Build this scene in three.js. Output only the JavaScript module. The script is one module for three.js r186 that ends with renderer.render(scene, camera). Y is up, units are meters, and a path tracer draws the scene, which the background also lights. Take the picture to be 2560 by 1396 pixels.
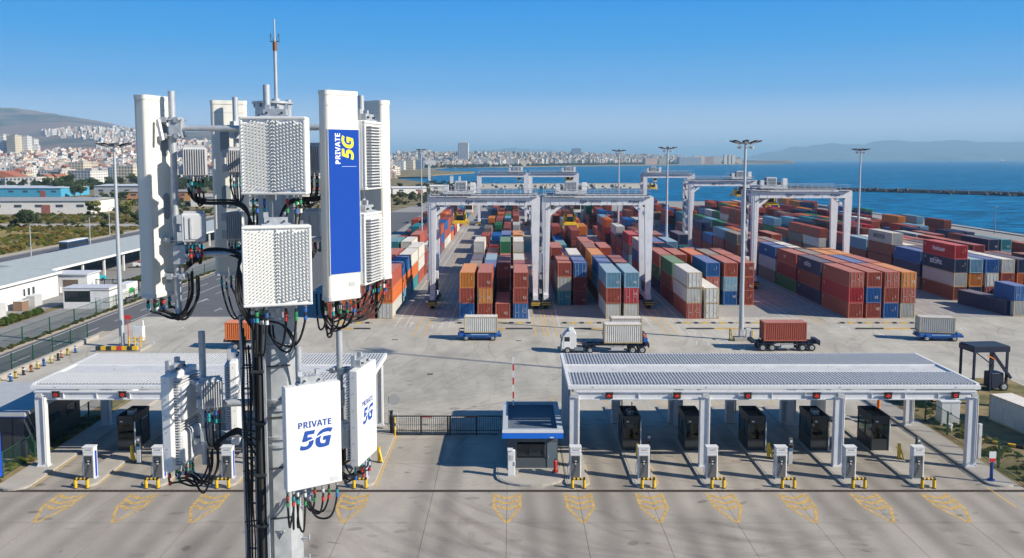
import * as THREE from 'three';
import { mergeGeometries } from 'three/addons/utils/BufferGeometryUtils.js';
import { RoundedBoxGeometry } from 'three/addons/geometries/RoundedBoxGeometry.js';

// ---------- camera, sky, sun, exposure ----------
const scene = new THREE.Scene();
const FOC = 2100, CAM_H = 26.5, PITCH = Math.atan(184 / FOC);
const camera = new THREE.PerspectiveCamera(2 * Math.atan(698 / FOC) * 180 / Math.PI, 2560 / 1396, 0.5, 90000);
camera.position.set(0, CAM_H, 0);
camera.rotation.x = -PITCH;
camera.setViewOffset(2560, 1396, 0, 116, 2560, 1396);
camera.updateProjectionMatrix();
const renderer = new THREE.WebGLRenderer({ antialias: true });
renderer.toneMapping = THREE.LinearToneMapping;
renderer.toneMappingExposure = 1.45;
renderer.shadowMap.enabled = true;

const SUN = new THREE.Vector3(0.805, 0.52, 0.29).normalize();
const sun = new THREE.DirectionalLight(new THREE.Color(1.0, 0.92, 0.79), 5.0);
sun.position.copy(SUN).multiplyScalar(400).add(new THREE.Vector3(0, 0, -150));
sun.target.position.set(0, 0, -150);
sun.castShadow = true;
Object.assign(sun.shadow.camera, { left: -260, right: 260, top: 260, bottom: -260, near: 1, far: 900 });
sun.shadow.mapSize.set(4096, 4096);
scene.add(sun, sun.target);

const lerp = (a, b, t) => a + (b - a) * t, clamp = (x, a, b) => Math.max(a, Math.min(b, x));
const smooth = (a, b, x) => { const t = clamp((x - a) / (b - a), 0, 1); return t * t * (3 - 2 * t); };
{ // clear sky: pale at the horizon, saturated blue within ten degrees, deep blue overhead
  const w = 512, h = 512, px = new Float32Array(w * h * 4);
  const stops = [[-90, .26, .31, .36], [-2, .38, .48, .60], [0, .52, .59, .68], [2, .40, .51, .66], [4.5, .12, .32, .60], [7.5, .038, .255, .58], [10.5, .012, .215, .58], [16, .005, .145, .44], [30, .001, .085, .29], [90, .0003, .055, .18]];
  for (let j = 0; j < h; j++) {
    const el = ((j + .5) / h - .5) * 180;
    let k = 0; while (k < stops.length - 2 && stops[k + 1][0] < el) k++;
    const t = clamp((el - stops[k][0]) / (stops[k + 1][0] - stops[k][0]), 0, 1);
    for (let i = 0; i < w; i++) {
      const az = ((i + .5) / w - .5) * 2 * Math.PI, e = el * Math.PI / 180;
      const d = Math.cos(e) * Math.cos(az) * SUN.x + Math.sin(e) * SUN.y + Math.cos(e) * Math.sin(az) * SUN.z;
      const glow = Math.pow(Math.max(0, d), 24) * .2 + Math.pow(Math.max(0, d), 4) * .02, o = (j * w + i) * 4;
      px[o] = lerp(stops[k][1], stops[k + 1][1], t) + glow; px[o + 1] = lerp(stops[k][2], stops[k + 1][2], t) + glow * .95; px[o + 2] = lerp(stops[k][3], stops[k + 1][3], t) + glow * .8; px[o + 3] = 1;
    }
  }
  const sky = new THREE.DataTexture(px, w, h, THREE.RGBAFormat, THREE.FloatType);
  sky.mapping = THREE.EquirectangularReflectionMapping; sky.magFilter = THREE.LinearFilter; sky.needsUpdate = true;
  scene.background = sky; scene.environment = sky;
}
scene.fog = new THREE.FogExp2(new THREE.Color(.46, .77, 1.0), 0.00009);

// ---------- helpers ----------
const V = (x, y, z) => new THREE.Vector3(x, y, z);
const rng = (s) => () => { s |= 0; s = s + 0x6D2B79F5 | 0; let t = Math.imul(s ^ s >>> 15, 1 | s); t = t + Math.imul(t ^ t >>> 7, 61 | t) ^ t; return ((t ^ t >>> 14) >>> 0) / 4294967296; };
const R0 = rng(7);
const pick = (r, a) => a[Math.floor(r() * a.length)];
const ray = (px, py) => { const v = V((px - 1280) / FOC, -(py - 582) / FOC, -1); return v.applyAxisAngle(V(1, 0, 0), -PITCH); };
const G = (px, py, h = 0) => { const v = ray(px, py), t = (h - CAM_H) / v.y; return V(v.x * t, h, v.z * t); };        // where a sight line meets height h
const D = (px, py, d) => { const v = ray(px, py), t = -d / v.z; return V(v.x * t, CAM_H + v.y * t, -d); };            // where it reaches distance d
const used = {};
function numbered(n) { const k = used[n] = (used[n] ?? -1) + 1; return k ? n + '_' + String(k).padStart(3, '0') : n; }
function tag(o, label, category, group, kind) { if (label) o.userData.label = label; if (category) o.userData.category = category; if (group) o.userData.group = group; if (kind) o.userData.kind = kind; return o; }
function thing(name, label, category, p = [0, 0, 0], turn = 0, group) { const o = new THREE.Group(); o.name = numbered(name); o.position.set(p.x ?? p[0], p.y ?? p[1], p.z ?? p[2]); o.rotation.y = turn; scene.add(o); o.updateMatrixWorld(); return tag(o, label, category, group); }
function copyOf(src, p, turn, label) { const c = src.clone(); c.name = numbered(src.name.replace(/_\d+$/, '')); c.position.set(p.x ?? p[0], p.y ?? p[1], p.z ?? p[2]); if (turn !== undefined) c.rotation.y = turn; scene.add(c); if (label) c.userData.label = label; return c; }
function metreUV(g) {
  const p = g.attributes.position, n = g.attributes.normal, uv = new Float32Array(p.count * 2);
  for (let i = 0; i < p.count; i++) {
    const ax = Math.abs(n.getX(i)), ay = Math.abs(n.getY(i)), az = Math.abs(n.getZ(i));
    if (ay >= ax && ay >= az) { uv[2 * i] = p.getX(i); uv[2 * i + 1] = p.getZ(i); } else if (ax >= az) { uv[2 * i] = p.getZ(i); uv[2 * i + 1] = p.getY(i); } else { uv[2 * i] = p.getX(i); uv[2 * i + 1] = p.getY(i); }
  }
  g.setAttribute('uv', new THREE.BufferAttribute(uv, 2)); return g;
}
class MB {
  constructor() { this.g = []; }
  add(geo, m, keepUV) {
    let g = geo.index ? geo.toNonIndexed() : geo.clone();
    for (const k of Object.keys(g.attributes)) if (!['position', 'normal', 'uv'].includes(k)) g.deleteAttribute(k);
    g.morphAttributes = {}; if (m) g.applyMatrix4(m); if (!keepUV || !g.attributes.uv) metreUV(g); this.g.push(g); return this;
  }
  box(w, h, d, x = 0, y = 0, z = 0, rx = 0, ry = 0, rz = 0) { return this.add(new THREE.BoxGeometry(w, h, d), new THREE.Matrix4().compose(V(x, y, z), new THREE.Quaternion().setFromEuler(new THREE.Euler(rx, ry, rz)), V(1, 1, 1))); }
  rbox(w, h, d, x, y, z, r = .02, s = 2, ry = 0) { return this.add(new RoundedBoxGeometry(w, h, d, s, r), new THREE.Matrix4().makeRotationY(ry).setPosition(x, y, z)); }
  cyl(r1, r2, h, x = 0, y = 0, z = 0, seg = 10, rx = 0, rz = 0) { return this.add(new THREE.CylinderGeometry(r1, r2, h, seg), new THREE.Matrix4().compose(V(x, y, z), new THREE.Quaternion().setFromEuler(new THREE.Euler(rx, 0, rz)), V(1, 1, 1))); }
  bar(a, b, r, seg = 6, r2 = r) { const d = b.clone().sub(a), L = d.length(); return this.add(new THREE.CylinderGeometry(r2, r, L, seg), new THREE.Matrix4().compose(a.clone().add(b).multiplyScalar(.5), new THREE.Quaternion().setFromUnitVectors(V(0, 1, 0), d.divideScalar(L)), V(1, 1, 1))); }
  beam(a, b, w, h) { const d = b.clone().sub(a), L = d.length(), m = new THREE.Matrix4().lookAt(b, a, Math.abs(d.y / L) > .99 ? V(0, 0, 1) : V(0, 1, 0)); m.setPosition(a.clone().add(b).multiplyScalar(.5)); return this.add(new THREE.BoxGeometry(w, h, L), m); }
  tube(pts, r, seg = 24, rad = 6) { return this.add(new THREE.TubeGeometry(new THREE.CatmullRomCurve3(pts), seg, r, rad)); }
  quad(a, b, c, d) { const g = new THREE.BufferGeometry(); g.setAttribute('position', new THREE.Float32BufferAttribute([a, b, c, a, c, d].flatMap((v) => [v.x, v.y, v.z]), 3)); g.computeVertexNormals(); return this.add(g); }
  get geo() { return this.g.length === 1 ? this.g[0] : mergeGeometries(this.g); }
  build(name, mat, parent, kind) { const m = new THREE.Mesh(this.geo, mat); m.name = name; (parent ?? scene).add(m); if (kind) m.userData.kind = kind; return m; }
  top(name, mat, label, category, group, kind) { const m = this.build(numbered(name), mat); return tag(m, label, category, group, kind); }
}
const mb = () => new MB();
function extrude(pts, depth, bevel = 0) { const s = new THREE.Shape(pts.map(([x, y]) => new THREE.Vector2(x, y))); return new THREE.ExtrudeGeometry(s, { depth, bevelEnabled: bevel > 0, bevelSize: bevel, bevelThickness: bevel, bevelSegments: 1, steps: 1 }); }
function flat(pts, y) { // polygon on the ground from [x, z] points
  const g = new THREE.ShapeGeometry(new THREE.Shape(pts.map(([x, z]) => new THREE.Vector2(x, -z)))); g.rotateX(-Math.PI / 2); g.translate(0, y, 0); return g;
}
// value noise
const P = new Uint8Array(512); { const r = rng(3); const a = [...Array(256).keys()]; for (let i = 255; i; i--) { const j = Math.floor(r() * (i + 1));[a[i], a[j]] = [a[j], a[i]]; } for (let i = 0; i < 512; i++) P[i] = a[i & 255]; }
function vn(x, y, per = 256) { const xi = Math.floor(x), yi = Math.floor(y), fx = x - xi, fy = y - yi, u = fx * fx * (3 - 2 * fx), v = fy * fy * (3 - 2 * fy), m = (a) => ((a % per) + per) % per; const h = (a, b) => P[P[m(a) & 255] + (m(b) & 255)] / 255; return lerp(lerp(h(xi, yi), h(xi + 1, yi), u), lerp(h(xi, yi + 1), h(xi + 1, yi + 1), u), v); }
function fbm(x, y, per, oct = 4) { let s = 0, a = .5, t = 0; for (let o = 0; o < oct; o++) { s += a * vn(x, y, per); t += a; a *= .55; x *= 2; y *= 2; per *= 2; } return s / t; }
// a tiling texture; f(u, v) in 0..1 returns grey or [r, g, b] as linear values
function tex(size, metres, f, srgb = true) {
  const px = new Uint8Array(size * size * 4), enc = (x) => { x = clamp(x, 0, 1); return srgb ? 255 * (x <= .0031308 ? 12.92 * x : 1.055 * Math.pow(x, 1 / 2.4) - .055) : 255 * x; };
  for (let j = 0; j < size; j++) for (let i = 0; i < size; i++) { const c = f(i / size, j / size), o = 4 * (j * size + i), a = Array.isArray(c); px[o] = enc(a ? c[0] : c); px[o + 1] = enc(a ? c[1] : c); px[o + 2] = enc(a ? c[2] : c); px[o + 3] = 255; }
  const t = new THREE.DataTexture(px, size, size); t.wrapS = t.wrapT = THREE.RepeatWrapping; t.magFilter = THREE.LinearFilter; t.minFilter = THREE.LinearMipmapLinearFilter; t.generateMipmaps = true; if (srgb) t.colorSpace = THREE.SRGBColorSpace; t.repeat.set(1 / metres, 1 / metres); t.needsUpdate = true; return t;
}
const T = {
  wear: tex(512, 7, (u, v) => { const n = fbm(u * 8, v * 8, 8), f = fbm(u * 40, v * 5, 40, 3), s = vn(u * 96, v * 96, 96); let k = .72 + .24 * n + .12 * f + .05 * s; const r = smooth(.60, .74, fbm(u * 14 + 5, v * 9, 14) * .6 + f * .4); return [k * lerp(1, .75, r), k * lerp(1, .55, r), k * lerp(1, .45, r)]; }),
  soft: tex(256, 3, (u, v) => .84 + .2 * (fbm(u * 6, v * 6, 6) - .4) + .06 * (vn(u * 64, v * 64, 64) - .5)),
  galv: tex(256, .8, (u, v) => { const a = vn(u * 24, v * 16, 8), b = vn(u * 48 + 9, v * 32, 16); return .78 + .22 * a + .12 * (b - .5); }),
  drip: tex(512, 4, (u, v) => { const s = fbm(u * 30, v * 3, 30, 3), n = fbm(u * 5, v * 5, 5); return .80 + .16 * n - .14 * smooth(.55, .8, s) + .06; }),
  asph: tex(512, 24, (u, v) => .78 + .34 * (fbm(u * 5, v * 14, 5) - .5) + .22 * (vn(u * 128, v * 128, 128) - .5) + .18 * (fbm(u * 24, v * 24, 24) - .5) + .18),
  dirt: tex(512, 60, (u, v) => { const n = fbm(u * 6, v * 6, 6, 6), k = fbm(u * 20 + 3, v * 20, 20, 4), g = smooth(.42, .62, n); return [lerp(.24, .12, g) * (.5 + .9 * k), lerp(.18, .11, g) * (.5 + .9 * k), lerp(.085, .035, g) * (.5 + .9 * k)]; }),
  bump: tex(512, 1, (u, v) => fbm(u * 32, v * 32, 32, 4), false),
};
const rep = (t, m) => { const c = t.clone(); c.repeat.set(1 / m, 1 / m); c.needsUpdate = true; return c; };
const lin = (r, g, b) => new THREE.Color().setRGB(r, g, b);
const M = (c, rough = .7, metal = 0, map, extra = {}) => new THREE.MeshStandardMaterial({ color: Array.isArray(c) ? lin(...c) : lin(c, c, c), roughness: rough, metalness: metal, map: map ?? null, ...extra });
const mat = {
  galv: M([.50, .53, .56], .5, .35, T.galv), galvDark: M([.26, .29, .32], .55, .4, T.galv),
  white: M([.80, .80, .78], .5, 0, T.soft), antenna: M([.84, .84, .82], .45, 0, T.drip), cream: M([.78, .76, .68], .5, 0, T.drip), greyPlastic: M([.55, .56, .56], .55, 0, T.soft), palePlastic: M([.68, .69, .70], .5, 0, T.soft),
  black: M(.018, .55), rubber: M(.02, .8), darkSteel: M([.05, .055, .06], .5, .3), yellow: M([.80, .50, .02], .5, 0, T.soft), red: M([.55, .03, .02], .5),
  blue: M([.005, .055, .45], .5, 0), blueTruck: M([.015, .12, .42], .5, 0, T.soft), navy: M([.012, .02, .05], .45, 0, T.soft),
  steelPaint: M([.66, .67, .68], .5, 0, T.drip), craneWhite: M([.72, .72, .735], .5, 0, T.drip), glassDark: M([.02, .028, .033], .06, 0), screen: M(.01, .15),
  charcoal: M([.03, .033, .036], .5, 0, T.soft), slate: M([.085, .10, .11], .6, 0, T.soft), fenceGreen: M([.015, .07, .04], .5),
  concrete: M([.44, .405, .35], .85, 0, rep(T.soft, 5)), kerb: M([.40, .375, .33], .85, 0, rep(T.drip, 3)), orange: M([.75, .18, .02], .5),
  yellowLine: M([.62, .41, .14], .75, 0, rep(T.wear, 2.3)), whiteLine: M([.60, .59, .56], .75, 0, rep(T.wear, 3.1)), led: new THREE.MeshStandardMaterial({ color: 0x220000, emissive: new THREE.Color(1, .03, .02), emissiveIntensity: .75 }),
  copper: M([.25, .1, .05], .6, .4), leafy: null,
};
mat.wornYellow = M([.62, .41, .14], .8, 0, rep(T.wear, 2.1), { transparent: true, alphaMap: tex(512, 4.3, (u, v) => .66 + .33 * smooth(.28, .62, fbm(u * 22, v * 22, 22, 4) * .7 + .3 * fbm(u * 5 + 3, v * 5, 5, 3)), false) });
function textTex(w, h, draw) { const c = document.createElement('canvas'); c.width = w; c.height = h; const x = c.getContext('2d'); draw(x, w, h); const t = new THREE.CanvasTexture(c); t.colorSpace = THREE.SRGBColorSpace; t.anisotropy = 8; return t; }
// printed sheet: a plane that carries lettering on a clear ground
function print(w, h, t, parent, p, ry = 0, name = 'lettering', opaque) { const m = new THREE.Mesh(new THREE.PlaneGeometry(w, h), new THREE.MeshStandardMaterial({ map: t, transparent: !opaque, roughness: .55, alphaTest: opaque ? 0 : .4 })); m.name = name; m.position.copy(p); m.rotation.y = ry; parent.add(m); return m; }
// ---------- the setting ----------
// sea
{
  const wave = tex(1024, 90, (u, v) => { const a = fbm(u * 20, v * 46, 20, 5), b = fbm(u * 64 + 7, v * 140, 64, 3); return .6 * a + .4 * b; }, false);
  const tint = tex(1024, 620, (u, v) => { const s = fbm(u * 4, v * 22, 4, 5), k = smooth(.55, .72, s); const n2 = smooth(.3, .7, fbm(u * 60, v * 170, 60, 3)) - .5, q = 1 + 1.0 * n2; return [lerp(.002, .03, k), lerp(.128, .22, k) * q, lerp(.265, .345, k) * q]; });
  const m = new THREE.MeshPhysicalMaterial({ color: 0xffffff, map: tint, roughness: .42, specularIntensity: .35, bumpMap: wave, bumpScale: 1.4 });
  const g = new THREE.PlaneGeometry(90000, 62000, 1, 1); g.rotateX(-Math.PI / 2); g.translate(0, -2, -29000);
  mb().add(g).top('sea', m, 'deep blue sea of the bay behind the container yard', 'sea', null, 'structure');
}
// land: one slab with the shoreline; the harbour basin lies to the right of it
const shore = (a) => a.map(([px, py]) => { const g = G(px, py); return [g.x, g.z]; });
{
  const pts = [[-9000, 200], [178, 200], [178, -300], [173, -400], [160, -528], [60, -532], [55, -600], [-30, -640], ...shore([[1190, 478], [1150, 466], [1085, 459], [1035, 452], [996, 447], [985, 443.5], [1030, 440], [1090, 436.5], [1187, 431], [1184, 428.5], [1125, 428], [1080, 425], [1090, 421], [1130, 418.5], [1290, 417], [1460, 414.6], [1700, 412], [1840, 410.6], [1960, 409.4], [1962, 408.4], [1850, 405.5]]), [2700, -11000], [-9000, -11000]];
  const g = new THREE.ExtrudeGeometry(new THREE.Shape(pts.map(([x, z]) => new THREE.Vector2(x, -z))), { depth: 4, bevelEnabled: false }); g.rotateX(-Math.PI / 2); g.translate(0, -4.02, 0);
  mb().add(g).top('ground', M(1, .95, 0, T.dirt), 'dry brown and green land along the shore', 'ground', null, 'structure');
  mb().add(new THREE.BoxGeometry(1, 1, 1), new THREE.Matrix4().makeScale(2.6, 2.1, 800).setPosition(176.8, -.7, -100)).top('quay_wall', mat.concrete, 'pale concrete quay edge between the container yard and the sea', 'quay', null, 'structure');
}
// terrain behind the shore: hills rise with distance; u is the bearing in picture pixels
function hillHeight(x, z) {
  const d = Math.hypot(x, z) * Math.abs(z) / Math.hypot(x, z), u = 1280 + FOC * x / Math.max(d, 1);
  const n = fbm(x / 900 + 40, z / 900 + 40, 256, 4) - .5;
  const L = smooth(1000, 620, u), city = L, near = lerp(2450, 4700, smooth(1020, 1860, u));
  let h = city * (34 * smooth(1300, 2600, d) + 60 * smooth(2400, 3900, d) * lerp(.35, 1, L) + 85 * smooth(3700, 4700, d) * L * (.55 + .45 * smooth(30, 200, u)));
  h += L * smooth(4600, 6800, d) * (215 * smooth(440, 40, u) + 95 * smooth(700, 250, u) - 40) * (1 + n * .7);
  h += (1 - L) * smooth(near + 60, near + 2500, d) * (52 + 40 * n) * (u > 1400 ? smooth(1950, 1400, u) * .7 + .3 : 1);
  return h + n * 26 * smooth(1500, 3200, d) * city;
}
{
  const nx = 130, nz = 110, pos = [], idx = [];
  for (let j = 0; j <= nz; j++) for (let i = 0; i <= nx; i++) { const d = 1250 * Math.pow(8.4, j / nz), u = lerp(-700, 1985, i / nx), x = (u - 1280) / FOC * d; pos.push(x, u > 1085 && d < lerp(2650, 5000, smooth(1085, 1985, u)) ? -6 : hillHeight(x, -d) * (u > 1975 ? 0 : 1) - .3, -d); }
  for (let j = 0; j < nz; j++) for (let i = 0; i < nx; i++) { const a = j * (nx + 1) + i, b = a + 1, c = a + nx + 1; idx.push(a, b, c, b, c + 1, c); }
  const g = new THREE.BufferGeometry(); g.setAttribute('position', new THREE.Float32BufferAttribute(pos, 3)); g.setIndex(idx); g.computeVertexNormals();
  const scrub = tex(512, 2600, (u, v) => { const n = fbm(u * 9, v * 9, 9, 6), k = smooth(.40, .66, n); return [lerp(.21, .06, k), lerp(.14, .07, k), lerp(.115, .055, k)]; });
  mb().add(g).top('hills', M(1, 1, 0, scrub), 'brown scrubby hills rising behind the city', 'hills', null, 'structure');
  // far ridge across the bay, at the right, and a fainter one behind the middle of the far shore
  const ridge = (name, d, prof, label) => { const v = [], k = [], wood = M([.045, .075, .075], 1); const n = 120; for (let i = 0; i <= n; i++) { const u = lerp(prof[0][0], prof[prof.length - 1][0], i / n); let q = 0; while (q < prof.length - 2 && prof[q + 1][0] < u) q++; const t = smooth(prof[q][0], prof[q + 1][0], u), y = lerp(prof[q][1], prof[q + 1][1], t) + (vn(u / 14, d / 100) - .5) * 3.5 + (vn(u / 40, 9) - .5) * 5; const h = Math.max(4, CAM_H + d * (398 - y) / FOC), x = (u - 1280) / FOC * d; for (let s = 0; s <= 8; s++) { const f = s / 8; v.push(x + (vn(i / 3, s) - .5) * 500 * f * (1 - f), -6 + h * Math.pow(f, .8), -d - f * 3200 + (vn(i / 5, s * 3) - .5) * 900 * (1 - f)); } }
    for (let i = 0; i < n; i++) for (let s = 0; s < 8; s++) { const a = i * 9 + s; k.push(a, a + 9, a + 1, a + 1, a + 9, a + 10); } const g2 = new THREE.BufferGeometry(); g2.setAttribute('position', new THREE.Float32BufferAttribute(v, 3)); g2.setIndex(k); g2.computeVertexNormals(); mb().add(g2).top(name, wood, label, 'hills', null, 'structure'); };
  ridge('mountains', 15500, [[1960, 397], [2060, 376], [2130, 361], [2230, 351], [2330, 352], [2400, 340], [2440, 339], [2520, 347], [2590, 343], [2750, 345], [2900, 352], [3050, 372], [3150, 396]], 'pale hazy mountain ridge across the sea on the right');
  ridge('mountains', 17500, [[900, 396], [1100, 385], [1190, 371], [1300, 366], [1390, 370], [1480, 381], [1640, 390], [1800, 396]], 'faint blue ridge behind the tower block on the far shore');
}
// breakwaters of heaped rock with a flat top
function breakwater(a, b, w, h, label, dark) {
  const d = b.clone().sub(a), L = d.length(), ry = Math.atan2(d.x, d.z), c = a.clone().add(b).multiplyScalar(.5), o = thing('breakwater', label, 'breakwater', [c.x, -2, c.z], ry); const r = rng(Math.round(L));
  mb().add(extrude([[-w / 2 - 3, -1], [w / 2 + 3, -1], [w / 2, h], [-w / 2, h]], L), new THREE.Matrix4().makeTranslation(0, 0, -L / 2)).build('core', dark ? M(.09, .9, 0, T.asph) : mat.kerb, o);
  mb().box(w * .45, .9, L, w * .1, h + .45, 0).build('crest_wall', mat.kerb, o);
  const rocks = mb(); for (let i = 0; i < L * .9; i++) { const s = .8 + r() * 1.3, side = r() < .5 ? -1 : 1, t = r(); rocks.add(new THREE.IcosahedronGeometry(s, 0), new THREE.Matrix4().compose(V(side * (w / 2 + 3 * (1 - t)), h * t + .1, (r() - .5) * L), new THREE.Quaternion().setFromEuler(new THREE.Euler(r() * 6, r() * 6, 0)), V(1, .7, 1.2))); }
  rocks.build('rocks', dark ? M([.06, .06, .065], .9) : M([.40, .36, .30], .9), o, 'stuff'); o.userData.kind = 'structure';
}
breakwater(G(1170, 467.5), G(1640, 466), 9, 4.2, 'beige rock breakwater behind the far pair of gantry cranes');
breakwater(G(1900, 466.5), G(2750, 489), 4, 2.3, 'long dark rock breakwater across the water on the right', true);

// yard paving: tiled asphalt and concrete beyond the painted ground map
mb().add(flat([[-62, -80], [176, -80], [176, -395], [158, -526], [60, -530], [52, -596], [-40, -620], [-62, -420]], -.004)).top('yard_pavement', M([.31, .295, .27], .9, 0, T.asph), 'grey pavement of the container yard running back between the stacks', 'pavement', null, 'structure');

// painted map of the near yard: stains, wheel tracks and skid marks as they lie on the concrete
const MX0 = -72, MX1 = 108, MD0 = 38, MD1 = 140;
const yardMap = (() => {
  const w = 2048, h = 2048, c = document.createElement('canvas'); c.width = w; c.height = h; const x = c.getContext('2d'), im = x.createImageData(w, h), e = (v) => 255 * Math.pow(clamp(v, 0, 1), 1 / 2.2), r = rng(21);
  for (let j = 0; j < h; j++) for (let i = 0; i < w; i++) {
    const X = MX0 + (MX1 - MX0) * i / w, d = MD0 + (MD1 - MD0) * j / h; // row 0 = near
    let k = .80 + .34 * (fbm(X / 9, d / 14, 256, 4) - .5) + .30 * (fbm(X / 1.6, d / 3.5, 256, 3) - .5) + .12 * (((P[(i * 7 + P[j & 255]) & 255]) / 255) - .5);
    const slab = P[(Math.floor((X + 80) / 5.65) * 13 + Math.floor(d / 6) * 29) & 255] / 255; k *= .95 + .09 * slab;
    let warm = smooth(92, 66, d);
    if (d < 88) { // oily tracks in each lane, clean between the wheels
      for (const lx of [-38, -32, -26.4, -20.7, -15, -6, 2.4, 8, 13.7, 19.4, 25, 30.7, 36.5]) for (const t of [-1.05, 1.05]) { const q = (X - lx - t + .5 * (vn(d / 9, lx + 50) - .5)) / .8; if (q * q < 6) k *= 1 - .33 * Math.exp(-q * q) * (.5 + .7 * vn(d / 9, lx * 3 + 9)) * smooth(88, 78, d) * smooth(34, 50, d + 6); }
    }
    const o = 4 * (j * w + i); im.data[o] = e(k * lerp(.52, .45, warm)); im.data[o + 1] = e(k * lerp(.485, .40, warm)); im.data[o + 2] = e(k * lerp(.41, .335, warm)); im.data[o + 3] = 255;
  }
  x.putImageData(im, 0, 0);
  const U = (X) => (X - MX0) / (MX1 - MX0) * w, Y = (d) => (d - MD0) / (MD1 - MD0) * h;
  const arc = (cx, cd, rad, a0, a1, wd, al) => { x.strokeStyle = `rgba(38,34,32,${al})`; x.lineWidth = wd; x.beginPath(); for (let t = 0; t <= 30; t++) { const a = lerp(a0, a1, t / 30); x.lineTo(U(cx + rad * Math.cos(a)), Y(cd + rad * Math.sin(a))); } x.stroke(); };
  for (let i = 0; i < 260; i++) { const cx = lerp(-55, 100, r()), cd = lerp(90, 130, r()), rad = 5 + r() * 26, a = r() * 6.3, len = .25 + r() * .9, al = .03 + r() * .09; for (const o of [0, 2]) arc(cx, cd, rad + o, a, a + len, 1.2 + r() * 2.4, al); }
  for (let i = 0; i < 46; i++) { const cx = lerp(-16, 10, r()), rad = 16 + r() * 14, al = .025 + r() * .05, a = 3.6 + r() * .8, cd = lerp(66, 76, r()); for (const o of [0, 2]) arc(cx + rad, cd, rad + o, a, a + .35 + r() * .5, 5 + r() * 9, al); }
  for (let i = 0; i < 40; i++) { const cx = lerp(-18, 14, r()), rad = 14 + r() * 16, al = .03 + r() * .06, a = 1.2 + r() * 1.2; for (const o of [0, .35, 2.1]) arc(cx, 84 + r() * 12 - rad, rad + o, a, a + .4 + r() * .7, 1.2 + r() * 2, al); }
  x.globalAlpha = 1; for (let i = 0; i < 420; i++) { x.fillStyle = `rgba(45,40,36,${.05 + r() * .25})`; x.beginPath(); x.ellipse(U(lerp(-45, 60, r())), Y(lerp(44, 100, r())), 1 + r() * 6, 1 + r() * 8, r() * 3, 0, 6.3); x.fill(); }
  for (let i = 0; i < 60; i++) { x.strokeStyle = `rgba(60,54,48,${.06 + r() * .14})`; x.lineWidth = .8; x.beginPath(); let a = lerp(-60, 100, r()), b = lerp(42, 135, r()); for (let t = 0; t < 9; t++) { x.lineTo(U(a), Y(b)); a += (r() - .5) * 2; b += (r() - .3) * 1.6; } x.stroke(); }
  for (let i = 0; i < 900; i++) { x.fillStyle = `rgba(${r() < .5 ? '215,205,190' : '60,55,50'},${.03 + r() * .08})`; x.fillRect(U(lerp(MX0, MX1, r())), Y(lerp(MD0, MD1, r())), 2 + r() * 14, 1 + r() * 40); }
  const t = new THREE.CanvasTexture(c); t.flipY = false; t.colorSpace = THREE.SRGBColorSpace; t.wrapS = t.wrapT = THREE.ClampToEdgeWrapping; t.anisotropy = 8; return t;
})();
const yardMat = new THREE.MeshStandardMaterial({ map: yardMap, roughness: .9, bumpMap: rep(T.bump, .6), bumpScale: .004 });
yardMat.bumpMap = null;
function yardUV(g) { const p = g.attributes.position, u = new Float32Array(p.count * 2); for (let i = 0; i < p.count; i++) { u[2 * i] = (p.getX(i) - MX0) / (MX1 - MX0); u[2 * i + 1] = (-p.getZ(i) - MD0) / (MD1 - MD0); } g.setAttribute('uv', new THREE.BufferAttribute(u, 2)); return g; }
const yardMesh = (g, name) => { const m = new THREE.Mesh(yardUV(g), yardMat); m.name = name; return m; };
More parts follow.
